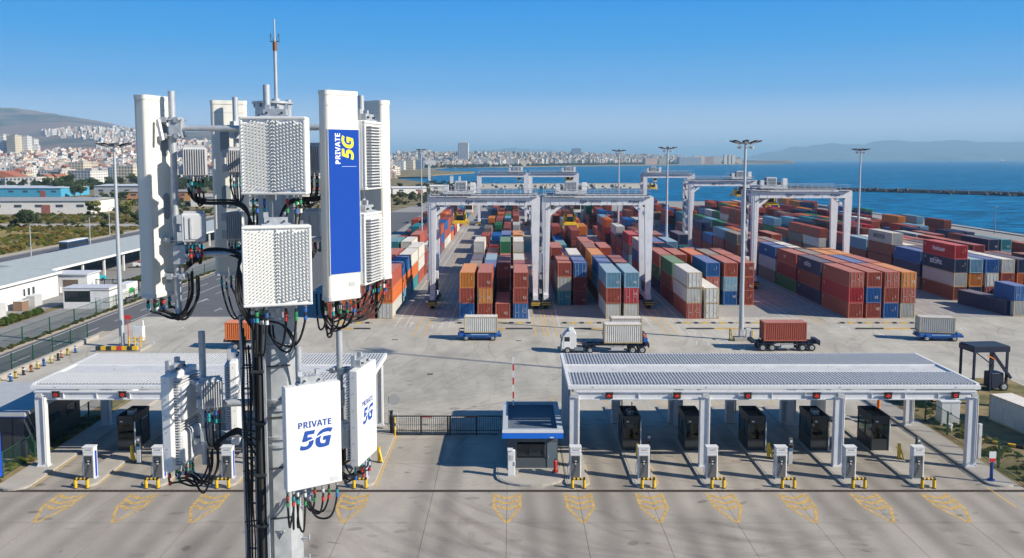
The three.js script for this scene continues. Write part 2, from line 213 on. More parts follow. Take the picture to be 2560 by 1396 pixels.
{
  const yard = new THREE.Group(); yard.name = 'truck_yard'; tag(yard, 'worn concrete truck yard between the canopies and the container stacks', 'pavement', null, 'structure'); scene.add(yard);
  mb().add(flat([[-62, -84], [108, -84], [108, -139.5], [-62, -139.5]], -.03)).build('joint_bed', M([.16, .145, .125], .95), yard).userData.kind = 'structure';
  for (let x = -62; x < 107; x += 8.5) for (let d = 84; d < 139; d += 11.1) { const g = .016, x1 = Math.min(108, x + 8.5); yard.add(yardMesh(flat([[x + g, -d - g], [x1 - g, -d - g], [x1 - g, -d - 11.1 + g], [x + g, -d - 11.1 + g]], 0), 'slab')); }
  [[987, 850, .9, .5, 'left of the blue carrier'], [1296, 852, .8, .45, 'right of the left blue carrier'], [1075, 936, .7, .7, 'behind the black gate'], [2236, 1065, .6, .6, 'in the last lane']].forEach(([px, py, w, dd, t]) => { const p = G(px, py), o = thing('drain_cover', 'dark square drain cover in the concrete ' + t, 'drain', [p.x, .004, p.z]); o.userData.kind = 'structure'; mb().box(w, .01, dd, 0, 0, 0).build('frame', M([.06, .055, .05], .8), o); const s = mb(); for (let k = 0; k < 5; k++) s.box(w * .8, .012, dd * .08, 0, .004, dd * (-.36 + k * .18)); s.build('grate_bars', M([.12, .11, .10], .7, .3), o, 'stuff'); });
  // concrete slabs of the lanes and the forecourt, joints left open between them
  const apron = new THREE.Group(); apron.name = 'apron'; tag(apron, 'stained concrete forecourt in front of the gate canopies', 'pavement', null, 'structure'); scene.add(apron);
  const base = mb().add(flat([[-72, -30], [60, -30], [60, -84], [-72, -84]], -.03)).build('joint_bed', M([.10, .09, .08], .95), apron); base.userData.kind = 'structure';
  mb().add(flat([[-72, 25], [60, 25], [60, -30], [-72, -30]], -.002)).build('plain_paving', mat.concrete, apron).userData.kind = 'structure';
  const xs = [-72, -62.9, -57.5, -51.9, -46.2, -40.6, -34.9, -29.2, -23.5, -17.8, -12.2, -6.3, -.4, 5.24, 10.87, 16.5, 22.2, 27.9, 33.5, 39.2, 44.8, 60], ds = [30, 38, 46, 53, 59.3, 65, 65.45, 71.3, 77.5, 84];
  for (let i = 0; i < xs.length - 1; i++) for (let j = 0; j < ds.length - 1; j++) {
    if (j === 5) continue; const g = .013; const m = yardMesh(flat([[xs[i] + g, -ds[j] - g], [xs[i + 1] - g, -ds[j] - g], [xs[i + 1] - g, -ds[j + 1] + g], [xs[i] + g, -ds[j + 1] + g]], .0), 'slab'); apron.add(m);
  }
  // drain channel with a steel grate
  const dr = thing('trench_drain', 'long dark steel drain grate crossing the forecourt in front of the charging posts', 'drain', [-6, -.02, -65.22]); dr.userData.kind = 'structure';
  mb().box(132, .02, .42, 0, -.005, 0).build('channel', M([.035, .025, .02], .8), dr);
  const f = mb(); f.box(132, .03, .05, 0, .02, .19).box(132, .03, .05, 0, .02, -.19); f.build('frame', M([.13, .10, .085], .7, .3), dr);
  const gb = mb(); for (let x = -50; x < 60; x += .5) gb.box(.05, .025, .32, x, .018, 0); gb.build('grate_bars', M([.09, .07, .06], .7, .3), dr, 'stuff');
}
// painted markings -----------------------------------------------------------
function strip(b, x0, d0, x1, d1, w) { const a = V(x0, .005, -d0), c = V(x1, .005, -d1), n = V(c.z - a.z, 0, -(c.x - a.x)).normalize().multiplyScalar(w / 2); return b.quad(a.clone().add(n), a.clone().sub(n), c.clone().sub(n), c.clone().add(n)); }
const LANES = [-34.9, -29.2, -23.5, -17.8, -12.4, -.4, 5.24, 10.87, 16.5, 22.2, 27.9, 33.5];
const laneWords = ['leftmost island', 'second island from the left', 'third island from the left', 'island hidden by the mast', 'island beside the black gate on its left', 'island of the blue roofed guard booth', 'first charging post right of the guard booth', 'second charging post right of the guard booth', 'third charging post right of the guard booth', 'fourth charging post right of the guard booth', 'fifth charging post right of the guard booth', 'rightmost charging post'];
LANES.forEach((x, i) => {
  const b = mb(), d0 = 64.7, w = 1.0;
  strip(b, x - w, d0, x - w, 62.0, .24); strip(b, x + w, d0, x + w, 62.0, .24); strip(b, x - w, 62.05, x - .05, 59.3, .24); strip(b, x + w, 62.05, x + .05, 59.3, .24);
  for (const q of [64.2, 63.2, 62.2]) { const y = q; const k = q < 62.5 ? .9 : 1; strip(b, x - w * k + .1, y + .15, x, y - .5, .40); strip(b, x + w * k - .1, y + .15, x, y - .5, .40); }
  b.g.forEach((g, n) => g.translate(0, n * .0006, 0));
  b.top('road_marking', mat.wornYellow, 'yellow arrow-shaped hatching painted in front of the ' + laneWords[i], 'road marking', 'yellow hatched arrows');
});
// ---------- gate: canopies, islands, booths, posts ----------
const CZ = { f: 71.2, b: 82.7, h: 7.0 };
function canopy(x0, x1, cols, backCols, label) {
  const o = thing('gate_canopy', label, 'canopy', [x0, 0, -CZ.f]), L = x1 - x0, DP = CZ.b - CZ.f, H = CZ.h;
  // columns stand proud of the island kerbs
  const colGeo = (() => { const b = mb(); b.rbox(.86, H - .95, .5, 0, (H - .95) / 2 + .15, 0, .03); b.box(1.0, .12, .66, 0, .21, 0); return b.geo; })();
  const det = (() => { const b = mb(); b.cyl(.055, .055, H - 1.1, .3, H / 2, .33, 8); b.box(.5, .3, .2, 0, H - .55, .3); for (const s of [-1, 1]) for (const q of [-1, 1]) b.cyl(.04, .04, .1, s * .4, .32, q * .25, 6); return b.geo; })();
  const put = (x, z) => { const c = new THREE.Mesh(colGeo, mat.steelPaint); c.name = 'column'; c.position.set(x - x0, 0, z); o.add(c); const d = new THREE.Mesh(det, mat.greyPlastic); d.name = 'downpipe'; c.add(d); };
  cols.forEach((x) => put(x, .9)); backCols.forEach((x) => put(x, -DP + 1.2));
  // roof: gutter, two ribbed sheets, flat walkway sheet between them, white edge trim
  mb().box(L + .3, .34, .3, L / 2, H - .12, .1).build('front_gutter', mat.white, o); mb().box(L + .3, .34, .3, L / 2, H - .12, -DP - .1).build('rear_gutter', mat.white, o);
  for (const x of [0, L]) mb().box(.28, .46, DP - .12, x + (x ? .03 : -.03), H - .06, -DP / 2).build('edge_trim', mat.white, o);
  const beam = (z) => { const b = mb(); b.box(L - 1, .1, .34, L / 2, H - .34, z).box(L - 1, .1, .34, L / 2, H - .98, z).box(L - 1, .54, .08, L / 2, H - .66, z); for (let x = 3; x < L - 1; x += 2.85) b.box(.05, .52, .3, x, H - .66, z); return b; };
  beam(.72).build('front_beam', mat.steelPaint, o); beam(-DP + 1.2).build('rear_beam', mat.steelPaint, o);
  const rib = (za, zb, name) => { const n = Math.round(L / .29), p = L / n, pts = []; for (let i = 0; i < n; i++) { const x = i * p; pts.push([x, 0], [x + p * .52, 0], [x + p * .55, .16], [x + p * .97, .16]); } pts.push([L, 0], [L, -.03], [0, -.03]); const g = extrude(pts, zb - za); mb().add(g, new THREE.Matrix4().makeTranslation(0, H, -zb)).build(name, M([.52, .53, .54], .5, .1, rep(T.drip, 5)), o); };
  rib(.2, 4.0, 'ribbed_roof_sheet'); rib(7.0, DP, 'ribbed_roof_sheet');
  mb().box(L - .3, .05, 2.9, L / 2, H + .0, -5.5).build('flat_roof_sheet', M([.60, .60, .59], .6, 0, T.wear), o);
  for (const z of [4.05, 6.95]) mb().box(L, .12, .08, L / 2, H + .08, -z).build('roof_flashing', mat.white, o);
  const pur = mb(); for (let z = 1.2; z < DP - .5; z += 1.6) pur.box(L - .4, .22, .08, L / 2, H - .2, -z); cols.forEach((x) => pur.box(.2, .5, DP - 2.4, x - x0, H - .66, -DP / 2)); pur.build('roof_beams', mat.steelPaint, o);
  const cl = mb(); for (const [x, z] of [[2, .25], [L / 3, .25], [L * .66, .25], [L - 2, .25]]) cl.box(.12, .1, .05, x, H - .1, z); cl.build('gutter_bracket', mat.galv, o, 'stuff');
  return o;
}
canopy(5.0, 40.3, [5.35, 16.5, 28, 39.4], [5.35, 16.5, 27.7, 39.4], 'white steel gate canopy with ribbed roof right of the guard booth');
canopy(-41.4, -12.7, [-40.3, -29, -13.2], [-40.3, -34.0, -23, -13.2], 'white steel gate canopy with ribbed roof left, behind the mast');
// lane signals under the front beams
{
  const build = (p, kind, label) => {
    const o = thing('lane_signal', label, 'traffic signal', p, 0, 'red lane signals under the canopies');
    mb().rbox(.62, .52, .14, 0, 0, 0, .02).build('housing', mat.black, o);
    const l = mb(); if (kind) { l.add(new THREE.TorusGeometry(.12, .025, 6, 20), new THREE.Matrix4().makeTranslation(0, 0, .085)); } else { for (const [a, b2] of [[0, 0], [.13, 0], [-.13, 0], [0, .13], [0, -.13], [.07, .1], [-.07, .1], [.19, -.03], [-.19, -.03]]) l.box(.065, .065, .02, a * .8, b2 * .8, .08); }
    l.build('lamp', mat.led, o); mb().box(.7, .04, .2, 0, .28, .08).build('visor', mat.black, o);
  };
  [[1523, 990, 0], [1693, 990, 0], [1870, 990, 1], [2042, 990, 0], [2221, 990, 0], [2389, 989, 1]].forEach(([px, py, k], i) => build(D(px, py, CZ.f - 1.0), k, `red lane signal ${['first', 'second', 'third', 'fourth', 'fifth', 'last'][i]} from the guard booth under the right canopy`));
  [[139, 987], [306, 987]].forEach(([px, py], i) => build(D(px, py, CZ.f - 1.0), 1, `red ring lane signal ${i ? 'second' : 'first'} from the outer corner of the left canopy`));
}
// traffic islands
function island(x, d0, d1, w, label, nose = true) {
  const o = thing('traffic_island', label, 'traffic island', [x, 0, -d0]), L = d1 - d0, h = .17, out = (k, r) => { const p = []; const ww = w / 2 - k; const n = nose ? 10 : 1; for (let i = 0; i <= n; i++) { const a = Math.PI * i / n; p.push(nose ? [ww * Math.cos(a), -(ww * Math.sin(a)) * .75 + w * .375 + (0)] : [i ? -ww : ww, k]); } p.push([-ww, L - k], [ww, L - k]); return p.map(([a, b]) => [a, b]); };
  const kg = extrude(out(0), h - .01, 0); kg.rotateX(-Math.PI / 2); mb().add(kg).build('kerb', mat.kerb, o);
  const tg = extrude(out(.16), .03, 0); tg.rotateX(-Math.PI / 2); tg.translate(0, h - .02, 0); mb().add(tg).build('paving', mat.concrete, o);
  o.userData.kind = 'structure'; return o;
}
const isl = (i) => 'raised concrete island under the ' + laneWords[i];
LANES.forEach((x, i) => { if (i === 5) return; island(x + (i === 6 ? .1 : 0), 65.95, i === 4 ? 82 : 88, i === 4 ? 2.3 : 1.95, ['kerbed concrete island of the leftmost charging post', 'kerbed concrete island of the second charging post from the left', 'kerbed concrete island of the third charging post from the left', 'kerbed concrete island mostly hidden behind the mast', 'kerbed concrete island with rusty stain left of the black gate', , 'kerbed concrete island of the ' + laneWords[6], 'kerbed concrete island of the ' + laneWords[7], 'kerbed concrete island of the ' + laneWords[8], 'kerbed concrete island of the ' + laneWords[9], 'kerbed concrete island of the ' + laneWords[10], 'kerbed concrete island of the ' + laneWords[11]][i]); });
island(1.55, 66.0, 79.5, 5.8, 'wide kerbed island carrying the blue roofed guard booth', true);
island(39.9, 65.9, 96, 2.2, 'long kerbed footway along the right end of the right canopy', true);
island(-40.4, 65.2, 96, 2.6, 'long kerbed footway along the left end of the left canopy', true);
{ // yellow edge lines beside the islands
  const b = mb(); let k = 0; for (const x of LANES) if (x !== -.4) for (const s of [1.12]) { strip(b, x + s, 66.6, x + s, 71, .12); }
  strip(b, -11.05, 66, -11.05, 79, .14); strip(b, -42.1, 62, -40.9, 65, .14); strip(b, -38.9, 66, -38.9, 73, .14); strip(b, 38.5, 66, 38.5, 62, .16); strip(b, 40.3, 64.5, 41.9, 59.5, .16); strip(b, 41.9, 59.5, 43.5, 54.5, .16);
  for (const x of LANES.slice(6)) { strip(b, x + .9, 91.5, x + .2, 88.4, .14); strip(b, x - .9, 91.5, x - .2, 88.4, .14); strip(b, x - .9, 91.6, x + .9, 91.6, .12); }
  b.top('edge_line', mat.yellowLine, 'yellow lines painted along the island kerbs and lane ends', 'road marking', null, 'structure');
}
// charging posts
{
  const head = textTex(256, 40, (x, w, h) => { x.clearRect(0, 0, w, h); x.fillStyle = '#20242c'; x.font = 'bold 34px sans-serif'; x.textAlign = 'center'; x.fillText('Drmesti(S)', w / 2, 31); });
  const make = (label) => {
    const o = thing('charging_post', label, 'charging post', [0, 0, 0], 0, 'white charging posts on the islands');
    mb().rbox(.92, 2.62, .62, 0, 1.31 + .06, 0, .05, 2).build('housing', mat.white, o);
    mb().box(1.0, .08, .72, 0, .04, 0).build('plinth', mat.greyPlastic, o); mb().box(.98, .06, .68, 0, 2.7, 0).build('top_cap', mat.white, o);
    mb().box(.72, 1.9, .03, 0, 1.06, .315).build('front_panel', M([.14, .145, .15], .4, .2), o);
    mb().box(.50, .52, .03, 0, 1.66, .335).build('display_bezel', mat.black, o); mb().box(.36, .34, .012, 0, 1.7, .354).build('display', M([.05, .07, .08], .15), o);
    mb().box(.16, .09, .02, .02, 1.54, .366).build('card_reader', mat.palePlastic, o); mb().cyl(.055, .055, .05, 0, 1.33, .345, 12, Math.PI / 2).build('lock', mat.white, o);
    mb().tube([V(.02, 1.28, .35), V(.0, 1.02, .38), V(-.06, .75, .39), V(-.18, .5, .38), V(-.22, .3, .36)], .018, 14, 5).build('charging_cable', mat.black, o);
    mb().tube([V(-.46, 1.7, .05), V(-.6, 1.2, .1), V(-.62, .5, .12), V(-.5, .2, .1)], .025, 14, 5).build('side_cable', mat.greyPlastic, o);
    mb().box(.02, 2.2, .3, .465, 1.25, 0).build('blue_side_stripe', mat.blue, o); mb().box(.86, .02, .02, 0, 2.28, .315).build('trim', mat.greyPlastic, o);
    print(.78, .16, head, o, V(0, 2.48, .318));
    return o;
  };
  let src; const lab = ['leftmost white charging post, left canopy, with blue side stripe', 'white charging post second from the left, beside a canopy column', 'white charging post third from the left, just left of the mast', 'white charging post behind the mast', 'white charging post mostly hidden behind the rightmost lettered antenna', , 'white charging post just right of the guard booth', 'white charging post second right of the guard booth', 'white charging post in front of the second front column, right canopy', 'white charging post fourth right of the guard booth', 'white charging post beside the third front column, right canopy', 'rightmost white charging post, beyond the last canopy booth'];
  LANES.forEach((x, i) => { if (i === 5) return; const p = [x, .17, -67.55]; if (!src) { src = make(lab[i]); src.position.set(...p); } else copyOf(src, p, 0, lab[i]); });
  // yellow and black hoop guards in front
  const hoop = (label) => {
    const o = thing('hoop_guard', label, 'bollard', [0, 0, 0], 0, 'yellow hoop guards before the charging posts');
    for (const s of [-1, 1]) { mb().cyl(.13, .13, .78, s * .48, .39, 0, 12).build('post', mat.yellow, o); mb().cyl(.17, .17, .05, s * .48, .025, 0, 12).build('base_plate', mat.darkSteel, o); }
    mb().cyl(.1, .1, .86, 0, .78, 0, 12, 0, Math.PI / 2).build('rail', mat.yellow, o);
    const k = mb(); for (const x of [-.48, -.17, .17, .48]) k.cyl(x * x > .1 ? .14 : .105, x * x > .1 ? .14 : .105, .15, x, .78, 0, 12, 0, Math.PI / 2); k.build('black_band', mat.black, o);
    return o;
  };
  let hs; const hl = (i) => 'yellow and black hoop guard in front of the ' + ['leftmost charging post', 'charging post second from the left', 'charging post third from the left', 'charging post behind the mast', 'hidden charging post left of the gate', , 'charging post right of the guard booth', 'second post right of the guard booth', 'post at the second front column', 'fourth post right of the guard booth', 'post at the third front column', 'rightmost charging post'][i];
  LANES.forEach((x, i) => { if (i === 5) return; const p = [x + .12, .0, -65.78]; if (!hs) { hs = hoop(hl(i)); hs.position.set(...p); } else copyOf(hs, p, 0, hl(i)); });
}
// dark lane booths
{
  const make = (label, roofGear) => {
    const o = thing('lane_booth', label, 'booth', [0, 0, 0], 0, 'dark lane booths under the canopies'), W = 1.55, H = 3.0, Lz = 3.2;
    mb().box(W, 1.05, Lz, 0, .53, -Lz / 2).build('lower_wall', mat.charcoal, o);
    const fr = mb(); for (const x of [-W / 2 + .05, W / 2 - .05]) for (const z of [-.05, -Lz / 2, -Lz + .05]) fr.box(.1, H - 1.05, .1, x, 1.05 + (H - 1.05) / 2, z); fr.box(W, .5, .1, 0, H - .25, -.05).box(W, .5, .1, 0, H - .25, -Lz + .05); for (const s of [-1, 1]) fr.box(.1, .5, Lz - .2, s * (W / 2 - .05), H - .25, -Lz / 2); fr.build('frame', mat.charcoal, o);
    const w = (a, b, c, x, y, z, n) => mb().box(a, b, c, x, y, z).build(n, new THREE.MeshPhysicalMaterial({ color: lin(.35, .42, .42), roughness: .05, transmission: 1, thickness: 0, ior: 1.45 }), o);
    w(W - .2, 1.42, .02, 0, 1.78, -.06, 'front_window'); w(.02, 1.42, Lz / 2 - .15, -W / 2 + .06, 1.78, -Lz * .25, 'side_window'); w(.02, 1.42, Lz / 2 - .15, W / 2 - .06, 1.78, -Lz * .25, 'side_window'); w(.02, 1.42, Lz / 2 - .15, -W / 2 + .06, 1.78, -Lz * .75, 'side_window'); mb().box(.04, 2.3, 1.1, W / 2 - .04, 1.2, -Lz * .75).build('door', mat.charcoal, o);
    mb().box(W - .16, .06, Lz - .16, 0, H - .2, -Lz / 2).build('roof_deck', M([.06, .075, .08], .7, 0, T.soft), o);
    const pz = mb(); pz.box(W + .06, .3, .08, 0, H + .05, .0).box(W + .06, .3, .08, 0, H + .05, -Lz); for (const s of [-1, 1]) pz.box(.08, .3, Lz - .08, s * (W / 2 - .01), H + .05, -Lz / 2); pz.build('parapet', mat.charcoal, o);
    mb().box(.22, .1, .05, -W / 2 + .42, H - .3, .03).build('lamp_plate', mat.white, o); mb().box(W - .3, .05, .6, 0, 1.0, -.5).build('desk', M([.25, .24, .2], .6), o); mb().rbox(.5, .9, .4, -.1, 1.0, -1.3, .08).build('chair', mat.navy, o); mb().rbox(.36, .3, .05, .25, 1.25, -.45, .02).build('monitor', mat.black, o);
    mb().box(.07, 2.7, .1, W / 2 + .06, 1.35, .02).build('corner_post', mat.palePlastic, o);
    if (roofGear) { mb().rbox(.6, .45, .7, 0, H + .15, -1.4, .04).build('air_conditioner', mat.greyPlastic, o); mb().cyl(.3, .3, .05, 0, H + .4, -1.4, 16).build('fan_grille', mat.black, o); }
    if (roofGear === 2) { const a = mb(); a.cyl(.05, .05, 1.2, .1, H + .7, -.7, 8).box(.3, .2, .3, .45, H + .2, -1.0).box(.3, .3, .2, -.45, H + .25, -.9).box(.2, .4, .2, .2, H + .3, -2); a.build('roof_equipment', mat.black, o); }
    return o;
  };
  [[10.87, 2], [16.5, 0], [22.2, 0], [27.9, 1], [33.4, 0], [-34.9, 1]].forEach(([x, g], i) => { const o = make(['dark glazed lane booth with roof equipment, nearest the guard booth', 'dark glazed lane booth left of the second front column', 'dark glazed lane booth in the middle of the right canopy', 'dark lane booth with a roof cooling unit left of the third column', 'rightmost dark lane booth with sun on its roof', 'dark lane booth alone under the left canopy'][i], g); o.position.set(x - .05, .17, -74.1); });
  // barrier cabinets behind the booths
  const cab = (label) => { const o = thing('barrier_cabinet', label, 'cabinet', [0, 0, 0], 0, 'pale barrier cabinets behind the booths'); mb().rbox(.85, 2.35, .7, 0, 1.2, 0, .05).build('body', mat.palePlastic, o); mb().box(.7, 1.9, .03, 0, 1.2, .36).build('door', mat.greyPlastic, o); mb().box(.95, .08, .8, 0, 2.4, 0).build('lid', mat.palePlastic, o); mb().box(.05, .14, .05, .26, 1.2, .39).build('handle', mat.black, o); mb().cyl(.06, .06, 1.6, .62, 1.9, -.1, 8).build('signal_pole', mat.black, o); mb().box(.18, .5, .16, .62, 2.6, -.05).build('signal_head', mat.black, o); return o; };
  [[10.4, 0], [16.1, 1], [21.8, 2], [27.3, 3], [-28.9, 4], [-23.4, 5], [-34.2, 6]].forEach(([x], i) => { const o = cab('pale barrier cabinet behind ' + ['the lane booth nearest the guard booth', 'the second lane booth of the right canopy', 'the third lane booth of the right canopy', 'the fourth lane booth of the right canopy', 'the second island of the left canopy', 'the left canopy, seen beside the mast', 'the dark booth of the left canopy'][i]); o.position.set(x, .17, i === 6 ? -83.5 : -82.2); });
  // yellow guard posts and card readers by the booths
  const guard = (label) => { const o = thing('guard_post', label, 'bollard', [0, 0, 0], 0, 'yellow guard posts by the booths'); mb().cyl(.14, .14, 1.35, 0, .68, 0, 10).build('post', mat.yellow, o); mb().beam(V(0, 1.2, 0), V(.32, .1, .28), .14, .14).build('brace', mat.yellow, o); mb().box(.4, .04, .4, .05, .02, .05).build('base_plate', mat.darkSteel, o); return o; };
  [[11.1, 0, 72.3], [22.7, 1, 72.3], [-33.3, 2, 71.6], [34.1, 3, 72.0], [-22.2, 4, 71.6], [-11.6, 5, 71.2]].forEach(([x, , d], i) => { guard('yellow guard post ' + ['before the lane booth nearest the guard booth', 'before the middle lane booth', 'beside the leftmost charging post', 'before the rightmost lane booth', 'right of the third charging post from the left', 'on the island left of the black gate'][i]).position.set(x, .17, -d); });
  const reader = (label, twin) => { const o = thing('card_reader_post', label, 'card reader', [0, 0, 0], 0, 'card reader posts on the islands'); mb().rbox(.34, 1.2, .3, 0, .6, 0, .03).build('pedestal', mat.greyPlastic, o); mb().rbox(.42, .62, .34, 0, 1.5, .02, .04).build('reader_head', mat.slate, o); mb().box(.28, .22, .02, 0, 1.6, .2).build('display', mat.screen, o); mb().box(.3, .16, .03, 0, 1.33, .2).build('keypad', M([.05, .2, .35], .4), o); if (twin) { mb().rbox(.36, .5, .3, 0, 2.05, 0, .03).build('upper_head', mat.slate, o); mb().box(.2, .2, .02, .02, 2.05, .16).build('upper_display', mat.palePlastic, o); } return o; };
  [[12.0, 71.9, 1], [24.1, 70.8, 1], [-32.5, 71.2, 1], [35.2, 70.9, 1], [-21.9, 70.5, 1]].forEach(([x, d, t], i) => reader('grey card reader post ' + ['at the lane booth nearest the guard booth', 'right of the middle lane booth', 'behind the leftmost charging post', 'left of the rightmost charging post', 'behind the third charging post from the left'][i], t).position.set(x, .17, -d));
}
// guard booth
{
  const o = thing('guard_booth', 'small slate guard booth with blue fascia and flat roof beside the gate', 'booth', [1.75, .17, -69.6]), W = 4.3, DP = 7.8, H = 2.9;
  mb().box(W, .95, .16, 0, .475, -.08).build('front_wall', mat.slate, o);
  const wl = mb(); wl.box(W, .55, .16, 0, H - .275, -.08).box(.85, H - 1.5, .16, -W / 2 + .425, .95 + (H - 1.5) / 2, -.08).box(1.1, H - 1.5, .16, W / 2 - .55, .95 + (H - 1.5) / 2, -.08).box(.16, H, DP - .16, -W / 2 + .08, H / 2, -DP / 2 - .08).box(.16, H, DP - .16, W / 2 - .08, H / 2, -DP / 2 - .08).box(W - .32, H, .16, 0, H / 2, -DP + .08); wl.build('wall', mat.slate, o);
  for (const [x, w] of [[-.72, .98], [.42, 1.1]]) { mb().box(w, .96, .03, x, 1.62, -.1).build('window', mat.glassDark, o); const f = mb(); f.box(w + .12, .07, .1, x, 1.13, -.03).box(w + .12, .07, .1, x, 2.12, -.03).box(.07, .94, .1, x - w / 2 - .02, 1.62, -.03).box(.07, .94, .1, x + w / 2 + .02, 1.62, -.03); f.build('window_frame', mat.charcoal, o); }
  mb().box(.8, 2.3, .06, 1.65, 1.15, .02).build('door', M([.12, .16, .18], .35), o); mb().box(.06, .2, .06, 1.33, 1.1, .07).build('handle', mat.galv, o);
  mb().box(W + .75, .1, DP + .4, 0, H + .3, -DP / 2 + .1).build('roof_deck', M([.10, .13, .16], .8, 0, T.asph), o);
  const pp = mb(); pp.box(W + .8, .48, .5, 0, H + .42, .35).box(W + .8, .42, .2, 0, H + .42, -DP - .1); for (const s of [-1, 1]) pp.box(.45, .42, DP - .1, s * (W / 2 + .18), H + .42, -DP / 2 + .05); pp.build('parapet', M([.5, .54, .56], .6, 0, T.soft), o);
  mb().box(W + .84, .46, .1, 0, H + .22, .66).build('blue_fascia', M([.005, .14, .62], .4), o); mb().box(W + .84, .2, .1, 0, H + .57, .66).build('white_fascia', mat.white, o); mb().box(.32, .1, .02, 1.6, H + .08, .72).build('lettering_plate', mat.white, o);
  mb().box(W - .1, .08, .3, 0, .04, .16).build('step', mat.kerb, o);
  const p = thing('intercom_pillar', 'white intercom pillar at the front left corner of the guard booth', 'intercom', [-.05, .17, -68.1]); mb().rbox(.62, 2.2, .4, 0, 1.1, 0, .06).build('body', mat.white, p); mb().box(.44, .1, .5, -.1, 2.24, .02).build('hood', mat.white, p); mb().box(.3, .4, .03, 0, 1.6, .21).build('panel', mat.greyPlastic, p); mb().box(.12, .3, .1, .3, 1.1, .2).build('handset', mat.palePlastic, p);
  const e = thing('fire_extinguisher', 'red wheeled fire extinguisher beside the guard booth door', 'fire extinguisher', [3.65, .17, -68.75]); mb().cyl(.15, .15, .8, 0, .55, 0, 14).add(new THREE.SphereGeometry(.15, 14, 8), new THREE.Matrix4().makeTranslation(0, .95, 0)).build('cylinder', mat.red, e); mb().cyl(.04, .05, .16, 0, 1.15, 0, 8).build('valve', mat.black, e); mb().tube([V(.04, 1.18, 0), V(.3, 1.0, .1), V(.28, .4, .12), V(.1, .2, .1)], .02, 14, 5).build('hose', mat.black, e); for (const s of [-1, 1]) mb().cyl(.12, .12, .05, s * .2, .12, -.05, 12, 0, Math.PI / 2).build('wheel', mat.rubber, e); mb().box(.5, .04, .3, 0, .1, 0).build('base', mat.red, e);
}
// raised boom barrier behind the guard booth
{
  const o = thing('boom_barrier', 'raised red and white boom barrier behind the guard booth', 'barrier', G(1283, 1108)); o.position.x = .1;
  mb().rbox(.5, 1.1, .4, 0, .55, 0, .04).build('cabinet', mat.yellow, o);
  for (let k = 0; k < 11; k++) mb().box(.15, .66, .08, .02, 1.3 + k * .66, .05).build('boom_band', k % 2 ? M([.5, .03, .02], .5) : mat.white, o);
  const s = thing('boom_barrier', 'white lowered boom with red marks across the lane beyond the gate', 'barrier', [-11.6, 0, -81.5]); mb().rbox(.45, 1.1, .45, 0, .55, 0, .04).build('cabinet', mat.greyPlastic, s); for (let k = 0; k < 9; k++) mb().box(1.12, .16, .07, .8 + k * 1.12, 1.0, 0).build('boom_band', k % 4 === 2 ? mat.red : mat.white, s);
}
// black sliding gate
{
  const a = -11.4, b = -.75, d = 78.8, o = thing('sliding_gate', 'black steel bar gate closing the lane left of the guard booth', 'gate', [a, 0, -d]), L = b - a, n = 58, bg = mb().box(.045, 1.72, .045).geo;
  for (let i = 1; i < n; i++) { const m = new THREE.Mesh(bg, mat.black); m.name = 'bar'; m.position.set(i * L / n, 1.02, 0); o.add(m); }
  for (const y of [.14, 1.9]) mb().box(L, .1, .09, L / 2, y, 0).build('rail', mat.black, o); mb().box(L, .06, .07, L / 2, .52, .05).build('rail', mat.black, o);
  for (const x of [0, L * .25, L * .49, L * .51, L * .75, L]) mb().box(.1, 1.9, .1, x, .97, .0).build('frame_post', mat.black, o);
  const post = (x, h, w, label) => { const p = thing('gate_post', label, 'post', [x, 0, -d - .3]); mb().rbox(w, h, w, 0, h / 2, 0, .02).build('post', mat.black, p); mb().box(w + .08, .06, w + .08, 0, h, 0).build('cap', mat.black, p); mb().cyl(.06, .06, .3, 0, h - .3, .2, 8, Math.PI / 2).build('roller', mat.darkSteel, p); };
  post(a - .25, 2.3, .28, 'black gate post at the left end of the sliding gate'); post(b + .25, 2.3, .28, 'black gate post at the guard booth end of the gate');
  const y = thing('marker_post', 'yellow and black marker post at the left end of the gate', 'bollard', [a + .2, 0, -d + .4]); mb().cyl(.07, .07, 1.9, 0, .95, 0, 8).build('post', mat.yellow, y); mb().cyl(.075, .075, .3, 0, 1.2, 0, 8).build('black_band', mat.black, y);
  const s = thing('round_sign', 'round grey sign back on a post left of the gate', 'sign', [-12.0, 0, -80]); mb().cyl(.05, .05, 3.6, 0, 1.8, 0, 8).build('post', mat.galv, s); mb().cyl(.55, .55, .03, .55, 3.2, .05, 24, Math.PI / 2).build('disc', M([.42, .43, .42], .5, .2), s); mb().box(.2, .4, .1, 0, 2.5, .1).build('bracket', mat.greyPlastic, s); mb().box(.5, .7, .3, .6, 1.5, .1).build('control_box', mat.greyPlastic, s);
}
// ---------- telecom mast and its antennas ----------
const local = (o, v) => o.worldToLocal(v.clone());
const tapes = ['red', 'blue', 'green', 'white', 'teal'].map((n, i) => M([[.5, .04, .03], [.03, .12, .4], [.03, .25, .09], [.6, .6, .6], [.02, .3, .32]][i], .5));
const rC = rng(91);
